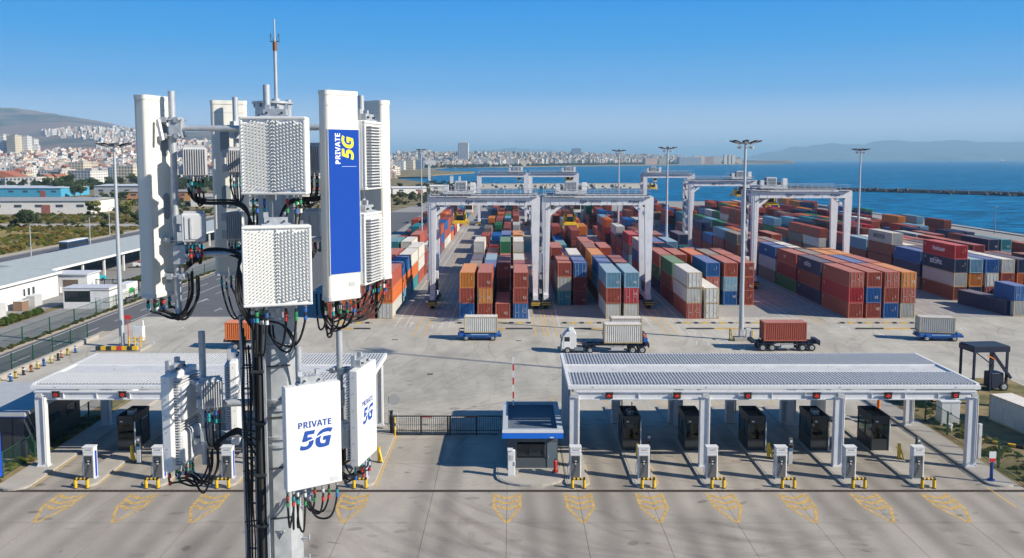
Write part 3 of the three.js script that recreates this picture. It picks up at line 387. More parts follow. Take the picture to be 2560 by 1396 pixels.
// jumper cables: from sockets (world points) in a slack loop to b (world)
function jumpers(o, sockets, b, sag, r = .013, spread = .06, bands = true) {
  const tp = tapes.map(() => mb());
  sockets.forEach((a, i) => {
    const e = b.clone().add(V((rC() - .5) * spread, (rC() - .5) * spread, (rC() - .5) * spread)), low = Math.min(a.y, e.y) - sag * (.7 + .5 * rC());
    const p1 = V(a.x, a.y - .16, a.z), m1 = V(lerp(a.x, e.x, .22), low + .06, lerp(a.z, e.z, .2)), m2 = V(lerp(a.x, e.x, .62), low, lerp(a.z, e.z, .6) + (rC() - .3) * .08), m3 = V(lerp(a.x, e.x, .96), lerp(low, e.y, .45), lerp(a.z, e.z, .95));
    mb().tube([a, p1, m1, m2, m3, e].map((v) => local(o, v)), r, 26, 6).build('jumper_cable', mat.rubber, o);
    if (bands) { for (let k = 0; k < 2; k++) { const q = local(o, V(a.x, a.y - .07 - k * .075 - rC() * .04, a.z)); tp[Math.floor(rC() * 5)].cyl(r * 1.45, r * 1.45, .045, q.x, q.y, q.z, 8); } const q = local(o, V(a.x, a.y - .015, a.z)); mb().cyl(r * 1.7, r * 1.3, .05, q.x, q.y, q.z, 8).build('connector', mat.galv, o); }
  });
  tp.forEach((t, i) => { if (t.g.length) t.build('cable_tape', tapes[i], o, 'stuff'); });
}
function roundRect(w, d, r, n = 4) { const p = []; for (const [sx, sy, a0] of [[1, 1, 0], [-1, 1, Math.PI / 2], [-1, -1, Math.PI], [1, -1, 3 * Math.PI / 2]]) for (let k = 0; k <= n; k++) { const a = a0 + k / n * Math.PI / 2; p.push([sx * (w / 2 - r) + r * Math.cos(a), sy * (d / 2 - r) + r * Math.sin(a)]); } return p; }
function upright(w, d, r, h, y0 = 0) { const g = extrude(roundRect(w, d, r), h); g.rotateX(-Math.PI / 2); g.translate(0, y0, 0); return g; }
function spot(q) { const b = D(q.px, q.y1, q.d), t = D(q.px, q.y0, q.d); return [b, t.y - b.y]; }
const sockets = (o, xs, zs) => xs.map((x, i) => o.localToWorld(V(x, .0, Array.isArray(zs) ? zs[i % zs.length] : zs)));
function clampSet(b, p, dir, r = .05) { // pipe clamp with bolts: p pipe centre, dir unit vector to the antenna
  const n = V(-dir.z, 0, dir.x); b.box(.17, .06, .06, p.x + dir.x * .07, p.y, p.z + dir.z * .07, 0, Math.atan2(dir.x, dir.z)); b.box(.17, .06, .05, p.x - dir.x * .07, p.y, p.z - dir.z * .07, 0, Math.atan2(dir.x, dir.z));
  for (const s of [-1, 1]) { const c = p.clone().addScaledVector(n, s * .072); b.bar(c.clone().addScaledVector(dir, -.14), c.clone().addScaledVector(dir, .12), .009, 5); b.cyl(.018, .018, .016, c.x - dir.x * .1, c.y, c.z - dir.z * .1, 6); }
}
function panel(label, q, opt = {}) {
  const [p, H] = spot(q), o = thing('panel_antenna', label, 'antenna', p, q.yaw, 'tall panel antennas of the upper cluster'); o.updateMatrixWorld();
  mb().add(upright(q.w, q.t, .045, H - .06, .03)).build('radome', mat.cream, o);
  mb().add(upright(q.w + .012, q.t + .012, .05, .05, H - .05)).build('top_cap', mat.cream, o); mb().add(upright(q.w + .012, q.t + .012, .05, .045, -.01)).build('bottom_cap', mat.palePlastic, o);
  if (opt.slot) { for (const [a, h] of [[H * .78, H * .16], [H * .45, H * .13]]) { const s = extrude(roundRect(.11, h, .05), .004, .002); mb().add(s, new THREE.Matrix4().makeTranslation(opt.slot, a, q.t / 2)).build('slot_cover', M([.25, .28, .30], .6), o); } }
  mb().box(.08, .045, .004, q.w * .2, .16, q.t / 2 + .003).build('rating_label', mat.greyPlastic, o); mb().box(q.w * .9, .004, .004, 0, H * .93, q.t / 2 + .001).build('cap_seam', mat.greyPlastic, o); if (opt.sticker) { mb().box(opt.sticker[0] + .012, opt.sticker[1] + .012, .004, opt.sticker[2], opt.sticker[3], q.t / 2 + .003).build('sticker_border', mat.white, o); }
  return [o, H];
}
const FONT = 'bold'; 
// A1: far left panel seen from its back
const A1 = panel('tall cream panel antenna at the far left of the mast', { px: 396, y0: 240, y1: 738, d: 9.9, w: .42, t: .17, yaw: 1.28 }, { slot: .09 });
const A2 = panel('tall cream panel antenna behind, left of the top square antenna', { px: 583, y0: 252, y1: 684, d: 11.1, w: .45, t: .15, yaw: .33 }, { slot: -.06 });
const A5 = panel('tall cream panel antenna with the blue lettered sticker', { px: 854, y0: 228, y1: 745, d: 9.4, w: .425, t: .17, yaw: .74 }, { sticker: [.385, 1.60, .008, 0] });
const A6 = panel('tall cream panel antenna rightmost, partly hidden by white boxes', { px: 940, y0: 253, y1: 692, d: 10.4, w: .42, t: .165, yaw: -.62 });
{
  const st = textTex(492, 2046, (x, w, h) => { x.fillStyle = '#003f9c'; x.fillRect(0, 0, w, h); x.save(); x.translate(w / 2, 290); x.rotate(-Math.PI / 2); x.textAlign = 'center'; x.fillStyle = '#f4f6f8'; x.font = '600 112px sans-serif'; x.fillText('PRIVATE', 20, -62); x.fillStyle = '#f6e93a'; x.font = 'italic 900 255px sans-serif'; x.fillText('5G', 20, 150); x.fillStyle = '#dfe6ee'; x.fillRect(-232, -40, 4, 240); x.restore(); });
  const [o, H] = A5; const m = o.children.find((c) => c.name === 'sticker_border'); m.position.y = H - .425 - .80;
  print(.385, 1.60, st, o, V(.008, H - .425 - .80, .17 / 2 + .0075), 0, 'printed_sticker', true).material.roughness = .95;
}
// massive square antennas with a bumpy white face
const bumpGeo = (w, h) => { const b = [], nx = 18, pitch = w / nx, dy = pitch * 1.0; for (let i = 0; i < nx; i++) for (let j = -10; j < h / dy + 10; j++) { const x = (i - nx / 2 + .5) * pitch, y = j * dy - Math.abs(x) * .8; if (y < dy * .6 || y > h - dy * .6) continue; const s = new THREE.CylinderGeometry(pitch * .34, pitch * .66, .03, 4, 1, false, Math.PI / 4); s.rotateX(Math.PI / 2); s.scale(1.15, .36, 1); s.rotateZ(x > 0 ? -.67 : .67); s.translate(x, y, .015); b.push(s.toNonIndexed()); } const g = mergeGeometries(b); g.computeVertexNormals(); return g; };
function square(label, q, opt = {}) {
  const [p, H] = spot(q), o = thing('square_antenna', label, 'antenna', p, q.yaw, 'square and short white antennas on the mast'); o.updateMatrixWorld(); const t = q.t;
  mb().rbox(q.w, H, t, 0, H / 2, 0, opt.plain ? .016 : .028, 3).build('housing', mat.antenna, o); if (opt.plain) { mb().box(.09, .05, .004, q.w * .36, .06, t / 2 + .002).build('rating_label', mat.palePlastic, o); const sc = mb(); for (const sx of [-1, 1]) for (let k = 0; k < 6; k++) sc.cyl(.006, .006, .006, sx * (q.w / 2 + .001), .08 + k * (H - .16) / 5, 0, 6, 0, Math.PI / 2); sc.build('screws', mat.galvDark, o, 'stuff'); }
  const rim = mb(); rim.rbox(q.w, .032, .03, 0, H - .018, t / 2 + .005, .012).rbox(q.w, .032, .03, 0, .018, t / 2 + .005, .012).rbox(.032, H - .07, .03, -q.w / 2 + .017, H / 2, t / 2 + .005, .012).rbox(.032, H - .07, .03, q.w / 2 - .017, H / 2, t / 2 + .005, .012); if (!opt.plain) rim.build('rim', mat.white, o);
  if (opt.bumps) { mb().add(bumpGeo(q.w - .06, H - .06), new THREE.Matrix4().makeTranslation(0, .03, t / 2)).build('raised_face_pattern', M([.74, .74, .72], .5), o, 'stuff'); mb().box(.012, H - .07, .02, 0, H / 2, t / 2 + .008).build('centre_ridge', mat.white, o); }
  const back = opt.finFront ? 1 : -1; const f = mb(); if (opt.fins) for (let y = .06; y < H - .05; y += .033) f.box(q.w * .78, .012, .07, 0, y, back * (t / 2 + .035)); if (opt.fins) f.build('cooling_fins', mat.palePlastic, o, 'stuff');
  mb().box(q.w * .985, .004, t * 1.01, 0, H * .985, 0).build('housing_seam', mat.greyPlastic, o); const br = mb(); br.box(.24, .10, .08, 0, H + .03, -t * .2).box(.3, .03, .12, 0, H - .0, -t * .2); br.box(.05, .16, .05, .1, H + .05, -t / 2 - .02).box(.05, .16, .05, -.1, H + .05, -t / 2 - .02); br.build('mounting_bracket', mat.galv, o); const bo = mb(); for (const s of [-1, 1]) bo.cyl(.012, .012, .03, s * .08, H + .04, -t * .2 + .05, 6, Math.PI / 2); bo.build('bolts', mat.darkSteel, o, 'stuff');
  return [o, H];
}
const A3 = square('upper square white antenna with bumpy chevron face, top centre', { px: 691, y0: 292, y1: 487, d: 8.9, w: .695, t: .17, yaw: 0 }, { bumps: 1 });
const A4 = square('lower square white antenna with bumpy chevron face, turned slightly right', { px: 695, y0: 563, y1: 763, d: 8.8, w: .705, t: .17, yaw: .3 }, { bumps: 1 });
const A7 = square('upper narrow white ribbed antenna right of the blue sticker panel', { px: 923, y0: 303, y1: 474, d: 9.75, w: .52, t: .10, yaw: 1.34 }, { fins: 1, finFront: 1 });
const A8 = square('lower narrow white ribbed antenna right of the blue sticker panel', { px: 922, y0: 530, y1: 707, d: 9.75, w: .52, t: .10, yaw: 1.34 }, { fins: 1, finFront: 1 });
const B2 = square('large white antenna with blue lettering facing the camera, low on mast', { px: 783, y0: 959, y1: 1214, d: 8.9, w: .615, t: .13, yaw: .55 }, { plain: 1, fins: 1 });
const B3 = square('white antenna with blue lettering seen nearly edge on, lower right', { px: 910, y0: 912, y1: 1146, d: 9.9, w: .60, t: .11, yaw: 1.37 }, { plain: 1, fins: 1 });
const B1 = square('pale antenna seen from its ribbed back, lower left cluster', { px: 455, y0: 925, y1: 1158, d: 9.9, w: .62, t: .12, yaw: 1.42 }, { plain: 1, fins: 1, finFront: 1 });
const B4 = square('white antenna edge behind the cable ladder, lower cluster', { px: 594, y0: 892, y1: 1096, d: 11.1, w: .6, t: .1, yaw: 1.78 }, { plain: 1, fins: 1 });
{
  const lt = textTex(1024, 1024, (x, w, h) => { x.clearRect(0, 0, w, h); x.fillStyle = '#1c4a9c'; x.textAlign = 'center'; x.font = '600 196px sans-serif'; x.fillText('PRIVATE', w / 2, 330, 960); x.font = 'italic 900 560px sans-serif'; x.fillText('5G', w / 2 - 10, 810); x.strokeStyle = '#f2f4f6'; x.lineWidth = 26; x.beginPath(); x.moveTo(330, 640); x.quadraticCurveTo(520, 600, 720, 500); x.stroke(); });
  const [o, H] = B2; print(.50, .50, lt, o, V(.01, H * .515, .13 / 2 + .003)); const [o2, H2] = B3; print(.46, .46, lt, o2, V(.0, H2 * .52, .11 / 2 + .003));
  // cooling blocks on the back of the lower left antenna
  const [o1] = B1; const k = mb(); k.rbox(.40, .42, .12, -.02, .80, .12, .03).rbox(.44, .40, .10, .0, .26, .11, .06); k.build('cooling_block', mat.palePlastic, o1); mb().rbox(.09, .2, .1, .22, .5, .14, .02).build('junction_box', mat.white, o1);
}
// mast body
const mast = thing('telecom_mast', 'tall galvanised steel telecom mast carrying white antennas and black cables', 'mast', [D(697, 900, 10).x, 0, -10]); mast.updateMatrixWorld();
const MXc = mast.position.x, yTop = D(680, 258, 10).y;
{
  const g = new THREE.CylinderGeometry(.212, .45, yTop - .02, 8, 1); g.rotateY(Math.PI / 8 + .25); const flatG = g.toNonIndexed(); flatG.computeVertexNormals(); mb().add(flatG, new THREE.Matrix4().makeTranslation(0, yTop / 2, 0)).build('shaft', M([.52, .55, .57], .45, .35, rep(T.galv, 1.6)), mast);
  const fl = mb(); fl.cyl(.235, .235, .025, 0, yTop, 0, 24).cyl(.16, .17, .2, 0, yTop - .13, 0, 16); for (let k = 0; k < 12; k++) { const a = k * Math.PI / 6; fl.cyl(.014, .014, .07, .21 * Math.cos(a), yTop - .02, .21 * Math.sin(a), 6); } fl.build('top_flange', mat.galv, mast);
  // lightning rod
  const x = D(690, 250, 10).x - MXc, y1 = D(690, 116, 10).y, y2 = D(689, 47, 10).y; mb().bar(V(x, yTop, 0), V(x, y1, 0), .02, 10).cyl(.05, .05, .04, x, yTop + .03, 0, 10).build('lightning_rod_tube', mat.galv, mast); mb().bar(V(x, y1, 0), V(x, y2, 0), .011, 8, .008).build('lightning_rod', mat.galv, mast);
  mb().cyl(.026, .026, .1, x, y1, 0, 10).build('rod_collar', mat.copper, mast); const cr = mb(); for (const s of [-1, 1]) { cr.bar(V(x, y1 + .06, 0), V(x + s * .055, y1 + .055, 0), .005, 5); cr.bar(V(x + s * .05, y1 + .055, 0), V(x + s * .05, y1 + .15, 0), .004, 5); cr.bar(V(x + s * .05, y1 + .15, 0), V(x + s * .012, y1 + .06, .0), .003, 5); } cr.build('rod_tines', mat.darkSteel, mast);
  const pipe = (px, ya, yb, d, r, name = 'mounting_pipe') => { const b = D(px, yb, d), t = D(px, ya, d); const B = local(mast, b), TT = V(B.x, local(mast, t).y, B.z); mb().bar(B, TT, r, 14).build(name, mat.galv, mast); return B; };
  const P1 = pipe(447, 228, 787, 9.9, .04), P2 = pipe(600, 243, 700, 10.9, .036), P3 = pipe(674, 212, 560, 9.15, .038), P4 = pipe(728, 250, 560, 10.9, .034), P5 = pipe(909, 239, 690, 9.95, .036), Q1 = pipe(514, 829, 1160, 9.9, .040), Q2 = pipe(752, 866, 1180, 9.25, .036), Q3 = pipe(854, 828, 1190, 10.0, .038);
  const P3b = pipe(693, 556, 800, 9.12, .038);
  const yy = (py, d = 9.9) => D(700, py, d).y;
  const arm = (p, y, r, name = 'arm') => { const d0 = V(p.x, 0, p.z).normalize().multiplyScalar(.17); const b = mb(); b.bar(V(d0.x, y, d0.z), V(p.x * .97, y, p.z * .97), r, 12); b.box(.14, .22, .14, p.x * .96, y, p.z * .96, 0, Math.atan2(p.x, p.z)); b.build(name, mat.galv, mast); };
  for (const [p, y] of [[P1, yy(321)], [P2, yy(318)], [P4, yy(320)], [P5, yy(318)], [P1, yy(636)], [P2, yy(640)], [P5, yy(600)], [Q1, yy(1088)], [Q3, yy(1000)], [Q1, yy(1010)]]) arm(p, y, y > 20 && p === Q1 ? .045 : .036);
  for (const [p, y] of [[P3, yy(330)], [P3, yy(470)], [P3b, yy(600)], [P3b, yy(740)], [Q2, yy(985)], [Q2, yy(1150)]]) arm(p, y, .03, 'short_arm');
  const col = mb(); for (const py of [318, 338, 620, 655, 990, 1010, 1080, 1100]) { const r = .2 + (yTop - yy(py, 10)) * .0083 + .02; col.cyl(r + .015, r + .015, .035, 0, yy(py, 10), 0, 16); for (const a of [.3, 2.4, 4.5]) col.box(.06, .05, .1, Math.cos(a) * (r + .03), yy(py, 10), Math.sin(a) * (r + .03), 0, -a); } col.build('collar', mat.galv, mast);
  // clamps between pipes and antennas
  const c = mb(), to = (a) => { const q = local(mast, a[0].position); return q; };
  for (const [p, a, ys] of [[P1, A1, [300, 340, 600, 690]], [P2, A2, [310, 650]], [P3, A3, [300, 470]], [P3b, A4, [580, 740]], [P5, A5, [330, 640]], [P5, A6, [312, 640]], [P5, A7, [300, 450]], [P5, A8, [535, 690]], [Q1, B1, [955, 1100]], [Q2, B2, [965, 1170]], [Q3, B3, [930, 1090]]]) { const t = to(a); for (const py of ys) { const pos = V(p.x, yy(py), p.z), dir = V(t.x - p.x, 0, t.z - p.z); const L = dir.length(); dir.normalize(); clampSet(c, pos, dir); c.beam(pos.clone().addScaledVector(dir, .05), pos.clone().addScaledVector(dir, L * .8), .04, .06); } }
  c.build('clamps', mat.galv, mast);
  // tilt strut on the far left panel
  const tl = to(A1); mb().beam(V(lerp(P1.x, tl.x, .5), yy(300), P1.z + .12), V(lerp(P1.x, tl.x, .25), yy(352), P1.z + .16), .03, .05).build('tilt_strut', mat.palePlastic, mast);
  // cable ladder with rails and rungs, left of the shaft
  const X = (px, d) => D(px, 1000, d).x - MXc, dl = 9.72, x1 = X(607, dl), x2 = X(636, dl), zl = 10 - dl, yT = yy(770); const lad = mb(); for (const x of [x1, x2]) lad.box(.03, yT - .3, .05, x, (yT + .3) / 2, zl); lad.build('ladder_rail', mat.galv, mast); const rg = mb(); for (let y = 14; y < yT; y += .28) rg.bar(V(x1, y, zl), V(x2, y, zl), .012, 6); rg.build('ladder_rung', mat.galv, mast, 'stuff');
  mb().box(.025, yT - .8, .03, X(664, 9.62), (yT + .3) / 2, .40).build('safety_rail', mat.galv, mast);
  // feeder bundle
  const fx = X(648, 9.62), xs = mb(); for (let k = 0; k < 14; k++) { const a = k * 2.4, rr = .010 + .040 * Math.sqrt(k / 14), pts = []; for (let y = yT - .15; y > 13; y -= .7) pts.push(V(fx + rr * Math.cos(a) + (rC() - .5) * .014, y, .38 + rr * Math.sin(a) * .8 + (rC() - .5) * .012)); xs.tube(pts, .017, pts.length * 3, 7); } xs.build('feeder_bundle', mat.rubber, mast); for (let k = 0; k < 5; k++) { const pts = []; const ox = lerp(x1, x2, .15 + k * .17); for (let y = yT - .1 - k * .1; y > 13; y -= .45) pts.push(V(ox + (rC() - .5) * .035, y, zl + .05 + (rC() - .5) * .03)); mb().tube(pts, .009 + .003 * (k % 2), pts.length * 4, 6).build('feeder_cable', k === 2 ? mat.darkSteel : mat.rubber, mast); }
  const tie = mb(); for (let y = 13.5; y < yT; y += .62) { tie.box(.15, .03, .12, fx - .0, y, .385); tie.bar(V(x1, y + .02, .35), V(.19, y + .02, .2), .009, 5); } tie.build('cable_tie', mat.darkSteel, mast, 'stuff');
  const hv = mb(); for (const py of [660, 705, 790, 855]) { hv.bar(V(x2, yy(py), .38), V(.2, yy(py) - .02, .15), .01, 5); } hv.build('stay_rod', mat.galv, mast);
  // upper cable harness along the arms
  for (let k = 0; k < 7; k++) { const z = .05 + (rC() - .5) * .1, dy = (rC() - .5) * .07; mb().tube([V(P1.x + .1, yy(650) - .1 + dy, P1.z + z), V(P1.x * .7, yy(640) + .05 + dy, z), V(P1.x * .35, yy(640) + .0 + dy, z + .05), V(x1, yy(660) + dy, .3), V(lerp(x1, fx, k / 7), yy(740), .4), V(fx, yT - .3, .38)], .012, 40, 6).build('harness_cable', mat.rubber, mast); }
  for (let k = 0; k < 6; k++) { const dy = (rC() - .5) * .06; mb().tube([V(P1.x + .2, yy(480) + dy, P1.z + .1), V(P1.x * .75, yy(503) + dy, .1), V(P1.x * .35, yy(508) + dy, .2), V(x2, yy(530) + dy, .34), V(x2 + .02 * k, yy(600), .36), V(fx, yT - .1, .38)], .013, 40, 6).build('harness_cable', mat.rubber, mast); }
  for (let k = 0; k < 5; k++) { const dy = (rC() - .5) * .06; mb().tube([V(P5.x - .1, yy(470) + dy, P5.z + .05), V(P5.x * .55, yy(495) + dy, .15), V(.25, yy(505) + dy, .3), V(.12, yy(560), .36), V(.0, yy(700), .36), V(fx + .03, yT - .2, .38)], .012, 40, 6).build('harness_cable', mat.rubber, mast); }
  for (let k = 0; k < 4; k++) mb().tube([V(Q1.x + .1, yy(1110), Q1.z + .1), V(Q1.x * .6, yy(1085) + k * .02, .12), V(x1, yy(1080) + k * .03, .3), V(fx - .04, yy(1120) + k * .1, .4)], .012, 24, 6).build('harness_cable', mat.rubber, mast);
  for (let k = 0; k < 2; k++) mb().tube([V(.22, yy(1010 + k * 8), .1), V(.3, yy(900 - k * 18), .25), V(.22, yy(830 - k * 10), .3), V(.12, yy(800), .34), V(-.05, yy(790), .4)], .012, 24, 6).build('harness_cable', mat.rubber, mast);
  // step bolts on the right
  for (const [py, px] of [[1186, 0], [1262, 0], [1340, 0], [1390, 0], [940, 0]]) { const y = D(740, py, 10).y; mb().bar(V(.19, y, .06), V(.34, y, .06), .011, 6).bar(V(.335, y - .02, .06), V(.335, y + .05, .06), .011, 6).build('step_bolt', mat.galv, mast); }
  mb().bar(V(.02, D(700, 1345, 9.8).y, .23), V(.09, D(700, 1322, 9.8).y, .27), .014, 6).bar(V(-.05, D(700, 1325, 9.8).y, .24), V(.09, D(700, 1322, 9.8).y, .27), .009, 6).build('bracket_strut', mat.galv, mast);
  mast.userData.q = undefined; delete mast.userData.q;
  // remote radio boxes: own things clamped to the pipes
  const radio = (label, q, fins) => { const [p, H] = spot(q), o = thing('radio_unit', label, 'radio unit', p, q.yaw ?? 0, 'grey radio boxes on the mast pipes'); o.updateMatrixWorld(); mb().rbox(q.w, H, q.t, 0, H / 2, 0, .02).build('housing', mat.palePlastic, o); const f = mb(); for (let x = -q.w / 2 + .02; x < q.w / 2; x += .026) f.box(.009, H * .92, .05, x, H / 2, q.t / 2 + .022); if (fins) f.build('cooling_fins', mat.palePlastic, o, 'stuff'); else { mb().box(q.w * .7, H * .8, .01, 0, H / 2, q.t / 2 + .005).build('cover', mat.palePlastic, o); mb().box(.02, H * .7, .02, -q.w * .1, H / 2, q.t / 2 + .015).build('handle', mat.greyPlastic, o); } mb().box(.05, .1, q.t, -q.w / 2 - .02, H * .8, 0).box(.05, .1, q.t, -q.w / 2 - .02, H * .2, 0).build('bracket', mat.galv, o); mb().box(q.w * .8, .03, q.t * .6, 0, H + .01, 0).build('top_vent', mat.greyPlastic, o); return [o, H]; };
  const r1 = radio('grey finned radio box on the left pipe, upper of two', { px: 488, y0: 369, y1: 440, d: 9.85, w: .26, t: .16, yaw: .25 }, 1);
  const r2 = radio('grey radio box with smooth cover on the left pipe, lower', { px: 485, y0: 533, y1: 604, d: 9.85, w: .27, t: .16, yaw: .3 }, 0);
  const r3 = radio('finned radio box behind, upper left of the shaft', { px: 592, y0: 372, y1: 432, d: 10.75, w: .24, t: .14, yaw: .2 }, 1);
  const r4 = radio('finned radio box behind, lower left of the shaft', { px: 588, y0: 527, y1: 600, d: 10.75, w: .22, t: .14, yaw: .2 }, 1);
  const r5 = radio('grey radio box behind the blue panel, upper', { px: 790, y0: 362, y1: 433, d: 10.75, w: .22, t: .14, yaw: -.2 }, 1);
  const r6 = radio('grey radio box behind the blue panel, lower', { px: 785, y0: 527, y1: 596, d: 10.75, w: .24, t: .14, yaw: -.2 }, 0);
  const r7 = radio('white radio box on the lower left pipe', { px: 530, y0: 948, y1: 1016, d: 9.8, w: .25, t: .16, yaw: .35 }, 1);
  const r8 = radio('slim grey radio box between the two lettered antennas', { px: 862, y0: 1058, y1: 1118, d: 9.75, w: .1, t: .14, yaw: .3 }, 0);
  const fxW = (x, py, z) => V(MXc + x, yy(py), -10 + z);
  const spread = (n, w) => [...Array(n).keys()].map((i) => (i / (n - 1) - .5) * w);
  jumpers(A1[0], sockets(A1[0], spread(6, .28), [-.03, .04]), fxW(P1.x + .2, 690, .15), .26, .015, .12);
  jumpers(A2[0], sockets(A2[0], spread(6, .3), [-.03, .04]), fxW(-.42, 720, -.2), .42, .012, .1);
  jumpers(A5[0], sockets(A5[0], spread(9, .36), [-.04, .04]), fxW(.55, 740, .1), .34, .011, .1);
  jumpers(A6[0], sockets(A6[0], spread(8, .34), [-.04, .04]), fxW(.72, 745, .1), .26, .011, .1);
  jumpers(A3[0], sockets(A3[0], [-.26, -.2, -.14, .12, .2, .26], [-.03, .03]), fxW(-.05, 585, .5), .05, .012, .24);
  jumpers(A4[0], sockets(A4[0], [-.26, -.22, -.17, -.12], [-.03, .03]), fxW(-.15, 840, .42), .04, .013, .06); jumpers(A4[0], sockets(A4[0], [.08, .18, .28], [-.03, .03]), fxW(.02, 800, .4), .2, .013, .06);
  jumpers(B2[0], sockets(B2[0], [-.28, -.23, -.17, -.1], [-.02, .02]), fxW(.25, 1215, .3), .2, .012, .06); jumpers(B2[0], sockets(B2[0], [.02, .1, .18, .26], [-.02, .02]), fxW(.42, 1180, .5), .25, .012, .08);
  jumpers(B3[0], sockets(B3[0], spread(5, .4), [-.03, .03]), fxW(.72, 1130, .05), .24, .011, .1);
  jumpers(B1[0], sockets(B1[0], spread(7, .46), [-.03, .05]), fxW(-.72, 1110, .3), .3, .012, .16);
  for (const [r, tx, ty] of [[r1, P1.x + .32, 505], [r2, P1.x + .22, 650], [r3, -.4, 500], [r4, -.4, 640], [r5, .38, 505], [r6, .4, 640], [r7, Q1.x + .12, 1110], [r8, .75, 1150]]) jumpers(r[0], sockets(r[0], spread(5, .16), [0, .04]), fxW(tx, ty, .05), .04, .011, .08, r !== r8);
}
// ---------- container yard ----------
const CC = { rust: ['rust red', [.36, .078, .046]], brown: ['brown', [.22, .062, .038]], orange: ['orange', [.56, .14, .03]], ochre: ['ochre orange', [.56, .20, .03]], blue: ['blue', [.012, .105, .31]], navy: ['dark blue', [.013, .032, .085]], grey: ['light grey', [.50, .495, .46]], white: ['off white', [.62, .61, .56]], green: ['green', [.03, .185, .075]], teal: ['teal', [.03, .22, .25]], red: ['bright red', [.42, .022, .03]], sky: ['pale blue', [.17, .33, .43]], maroon: ['dark red', [.24, .03, .03]], taupe: ['grey brown', [.20, .165, .135]] };
const rust = M([.24, .11, .055], .85, 0, rep(T.wear, 2)); const whiteRust = M([.48, .38, .22], .8, 0, rep(T.wear, 3));
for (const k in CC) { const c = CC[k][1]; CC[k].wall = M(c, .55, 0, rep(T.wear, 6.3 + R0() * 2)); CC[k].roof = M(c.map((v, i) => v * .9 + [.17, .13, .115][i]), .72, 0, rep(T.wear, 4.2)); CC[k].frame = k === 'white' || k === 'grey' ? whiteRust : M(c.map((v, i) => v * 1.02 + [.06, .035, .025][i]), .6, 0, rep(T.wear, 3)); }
function wave(len, pitch, dep) { const n = Math.round(len / pitch), p = len / n, a = []; for (let i = 0; i < n; i++) { const x = -len / 2 + i * p; a.push([x, 0], [x + p * .32, 0], [x + p * .5, dep], [x + p * .82, dep]); } a.push([len / 2, 0]); return a; }
function corr(len, h, pitch, dep) { const a = wave(len, pitch, dep), g = mb(); for (let i = 0; i < a.length - 1; i++) g.quad(V(a[i][0], 0, -a[i][1]), V(a[i + 1][0], 0, -a[i + 1][1]), V(a[i + 1][0], h, -a[i + 1][1]), V(a[i][0], h, -a[i][1])); return g.geo; }
const contCache = {};
function contGeo(L, W, H) {
  const key = [L, W, H].join(); if (contCache[key]) return contCache[key];
  const wl = mb(), t = .07, s = corr(L - .3, H - .26, .29, .06), e = corr(W - .26, H - .26, .24, .10); const put = (g, x, z, ry) => wl.add(g, new THREE.Matrix4().makeRotationY(ry).setPosition(x, .15, z));
  put(s, W / 2 - .02, 0, Math.PI / 2); put(s, -W / 2 + .02, 0, -Math.PI / 2); put(e, 0, L / 2 - .02, 0); put(e, 0, -L / 2 + .02, Math.PI);
  wl.box(W - .2, .05, L - .2, 0, .15, 0);
  const rf = mb(); rf.box(W - .14, .03, L - .14, 0, H - .035, 0); const nr = Math.round(L / .6); for (let i = 0; i < nr; i++) rf.box(W - .3, .018, .2, 0, H - .012, -L / 2 + (i + .5) * L / nr);
  const fr = mb(); for (const x of [-1, 1]) { for (const z of [-1, 1]) { fr.box(.15, H - .24, .15, x * (W / 2 - .075), H / 2, z * (L / 2 - .075)); fr.box(.18, .12, .18, x * (W / 2 - .085), .06, z * (L / 2 - .085)); fr.box(.18, .12, .18, x * (W / 2 - .085), H - .055, z * (L / 2 - .085)); } fr.box(.08, .1, L - .36, x * (W / 2 - .04), H - .07, 0); fr.box(.08, .15, L - .36, x * (W / 2 - .04), .085, 0); } for (const z of [-1, 1]) { fr.box(W - .36, .11, .08, 0, H - .07, z * (L / 2 - .04)); fr.box(W - .36, .15, .08, 0, .085, z * (L / 2 - .04)); }
  const dr = mb().box((W - .34) / 2 - .01, H - .3, .05).geo; const bars = mb(); for (const x of [-.85, -.32, .32, .85]) bars.cyl(.022, .022, H - .3, x * (W / 2 - .15), H / 2, 0, 6); for (const x of [-.6, .6]) bars.box(.4, .05, .04, x * (W / 2 - .15), H * .42, .02);
  return contCache[key] = { wall: wl.geo, roof: rf.geo, frame: fr.geo, door: dr, bars: bars.geo, L, W, H };
}
const rK = rng(5);
let nCont = 0;
function container(label, col, p, ry = 0, L = 12.19, W = 2.44, H = 2.59, doors = false, group) {
  const o = thing('shipping_container', label, 'container', p, ry, group), g = contGeo(L, W, H), c = CC[col];
  const add = (name, geo, m, par = o) => { const k = new THREE.Mesh(geo, m); k.name = name; par.add(k); return k; };
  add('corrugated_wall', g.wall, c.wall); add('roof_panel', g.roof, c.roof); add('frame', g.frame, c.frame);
  if (doors) { for (const s of [-1, 1]) { const d = add('door', g.door, c.wall); d.position.set(s * (W - .34) / 4, H / 2, L / 2 + .0); } const b = add('locking_bars', g.bars, mat.greyPlastic); b.position.z = L / 2 + .05; }
  nCont++; return o;
}
function contPrint(o, t, w, h, side, y = 1.3, z = 0, H = 2.59, W = 2.44) { const k = side === 'left' ? [-W / 2 - .012, -Math.PI / 2] : [W / 2 + .012, Math.PI / 2]; return print(w, h, t, o, V(k[0], y, z), k[1], 'lettering'); }
const logo = (txt, col, style = 'bold', under) => textTex(512, 128, (x, w, h) => { x.clearRect(0, 0, w, h); x.fillStyle = col; x.textAlign = 'center'; x.font = style + ' 92px sans-serif'; x.fillText(txt, w / 2, 92, 500); if (under) { x.lineWidth = 7; x.strokeStyle = col; x.beginPath(); x.arc(w / 2, 150, 150, 3.6, 5.4); x.stroke(); } });
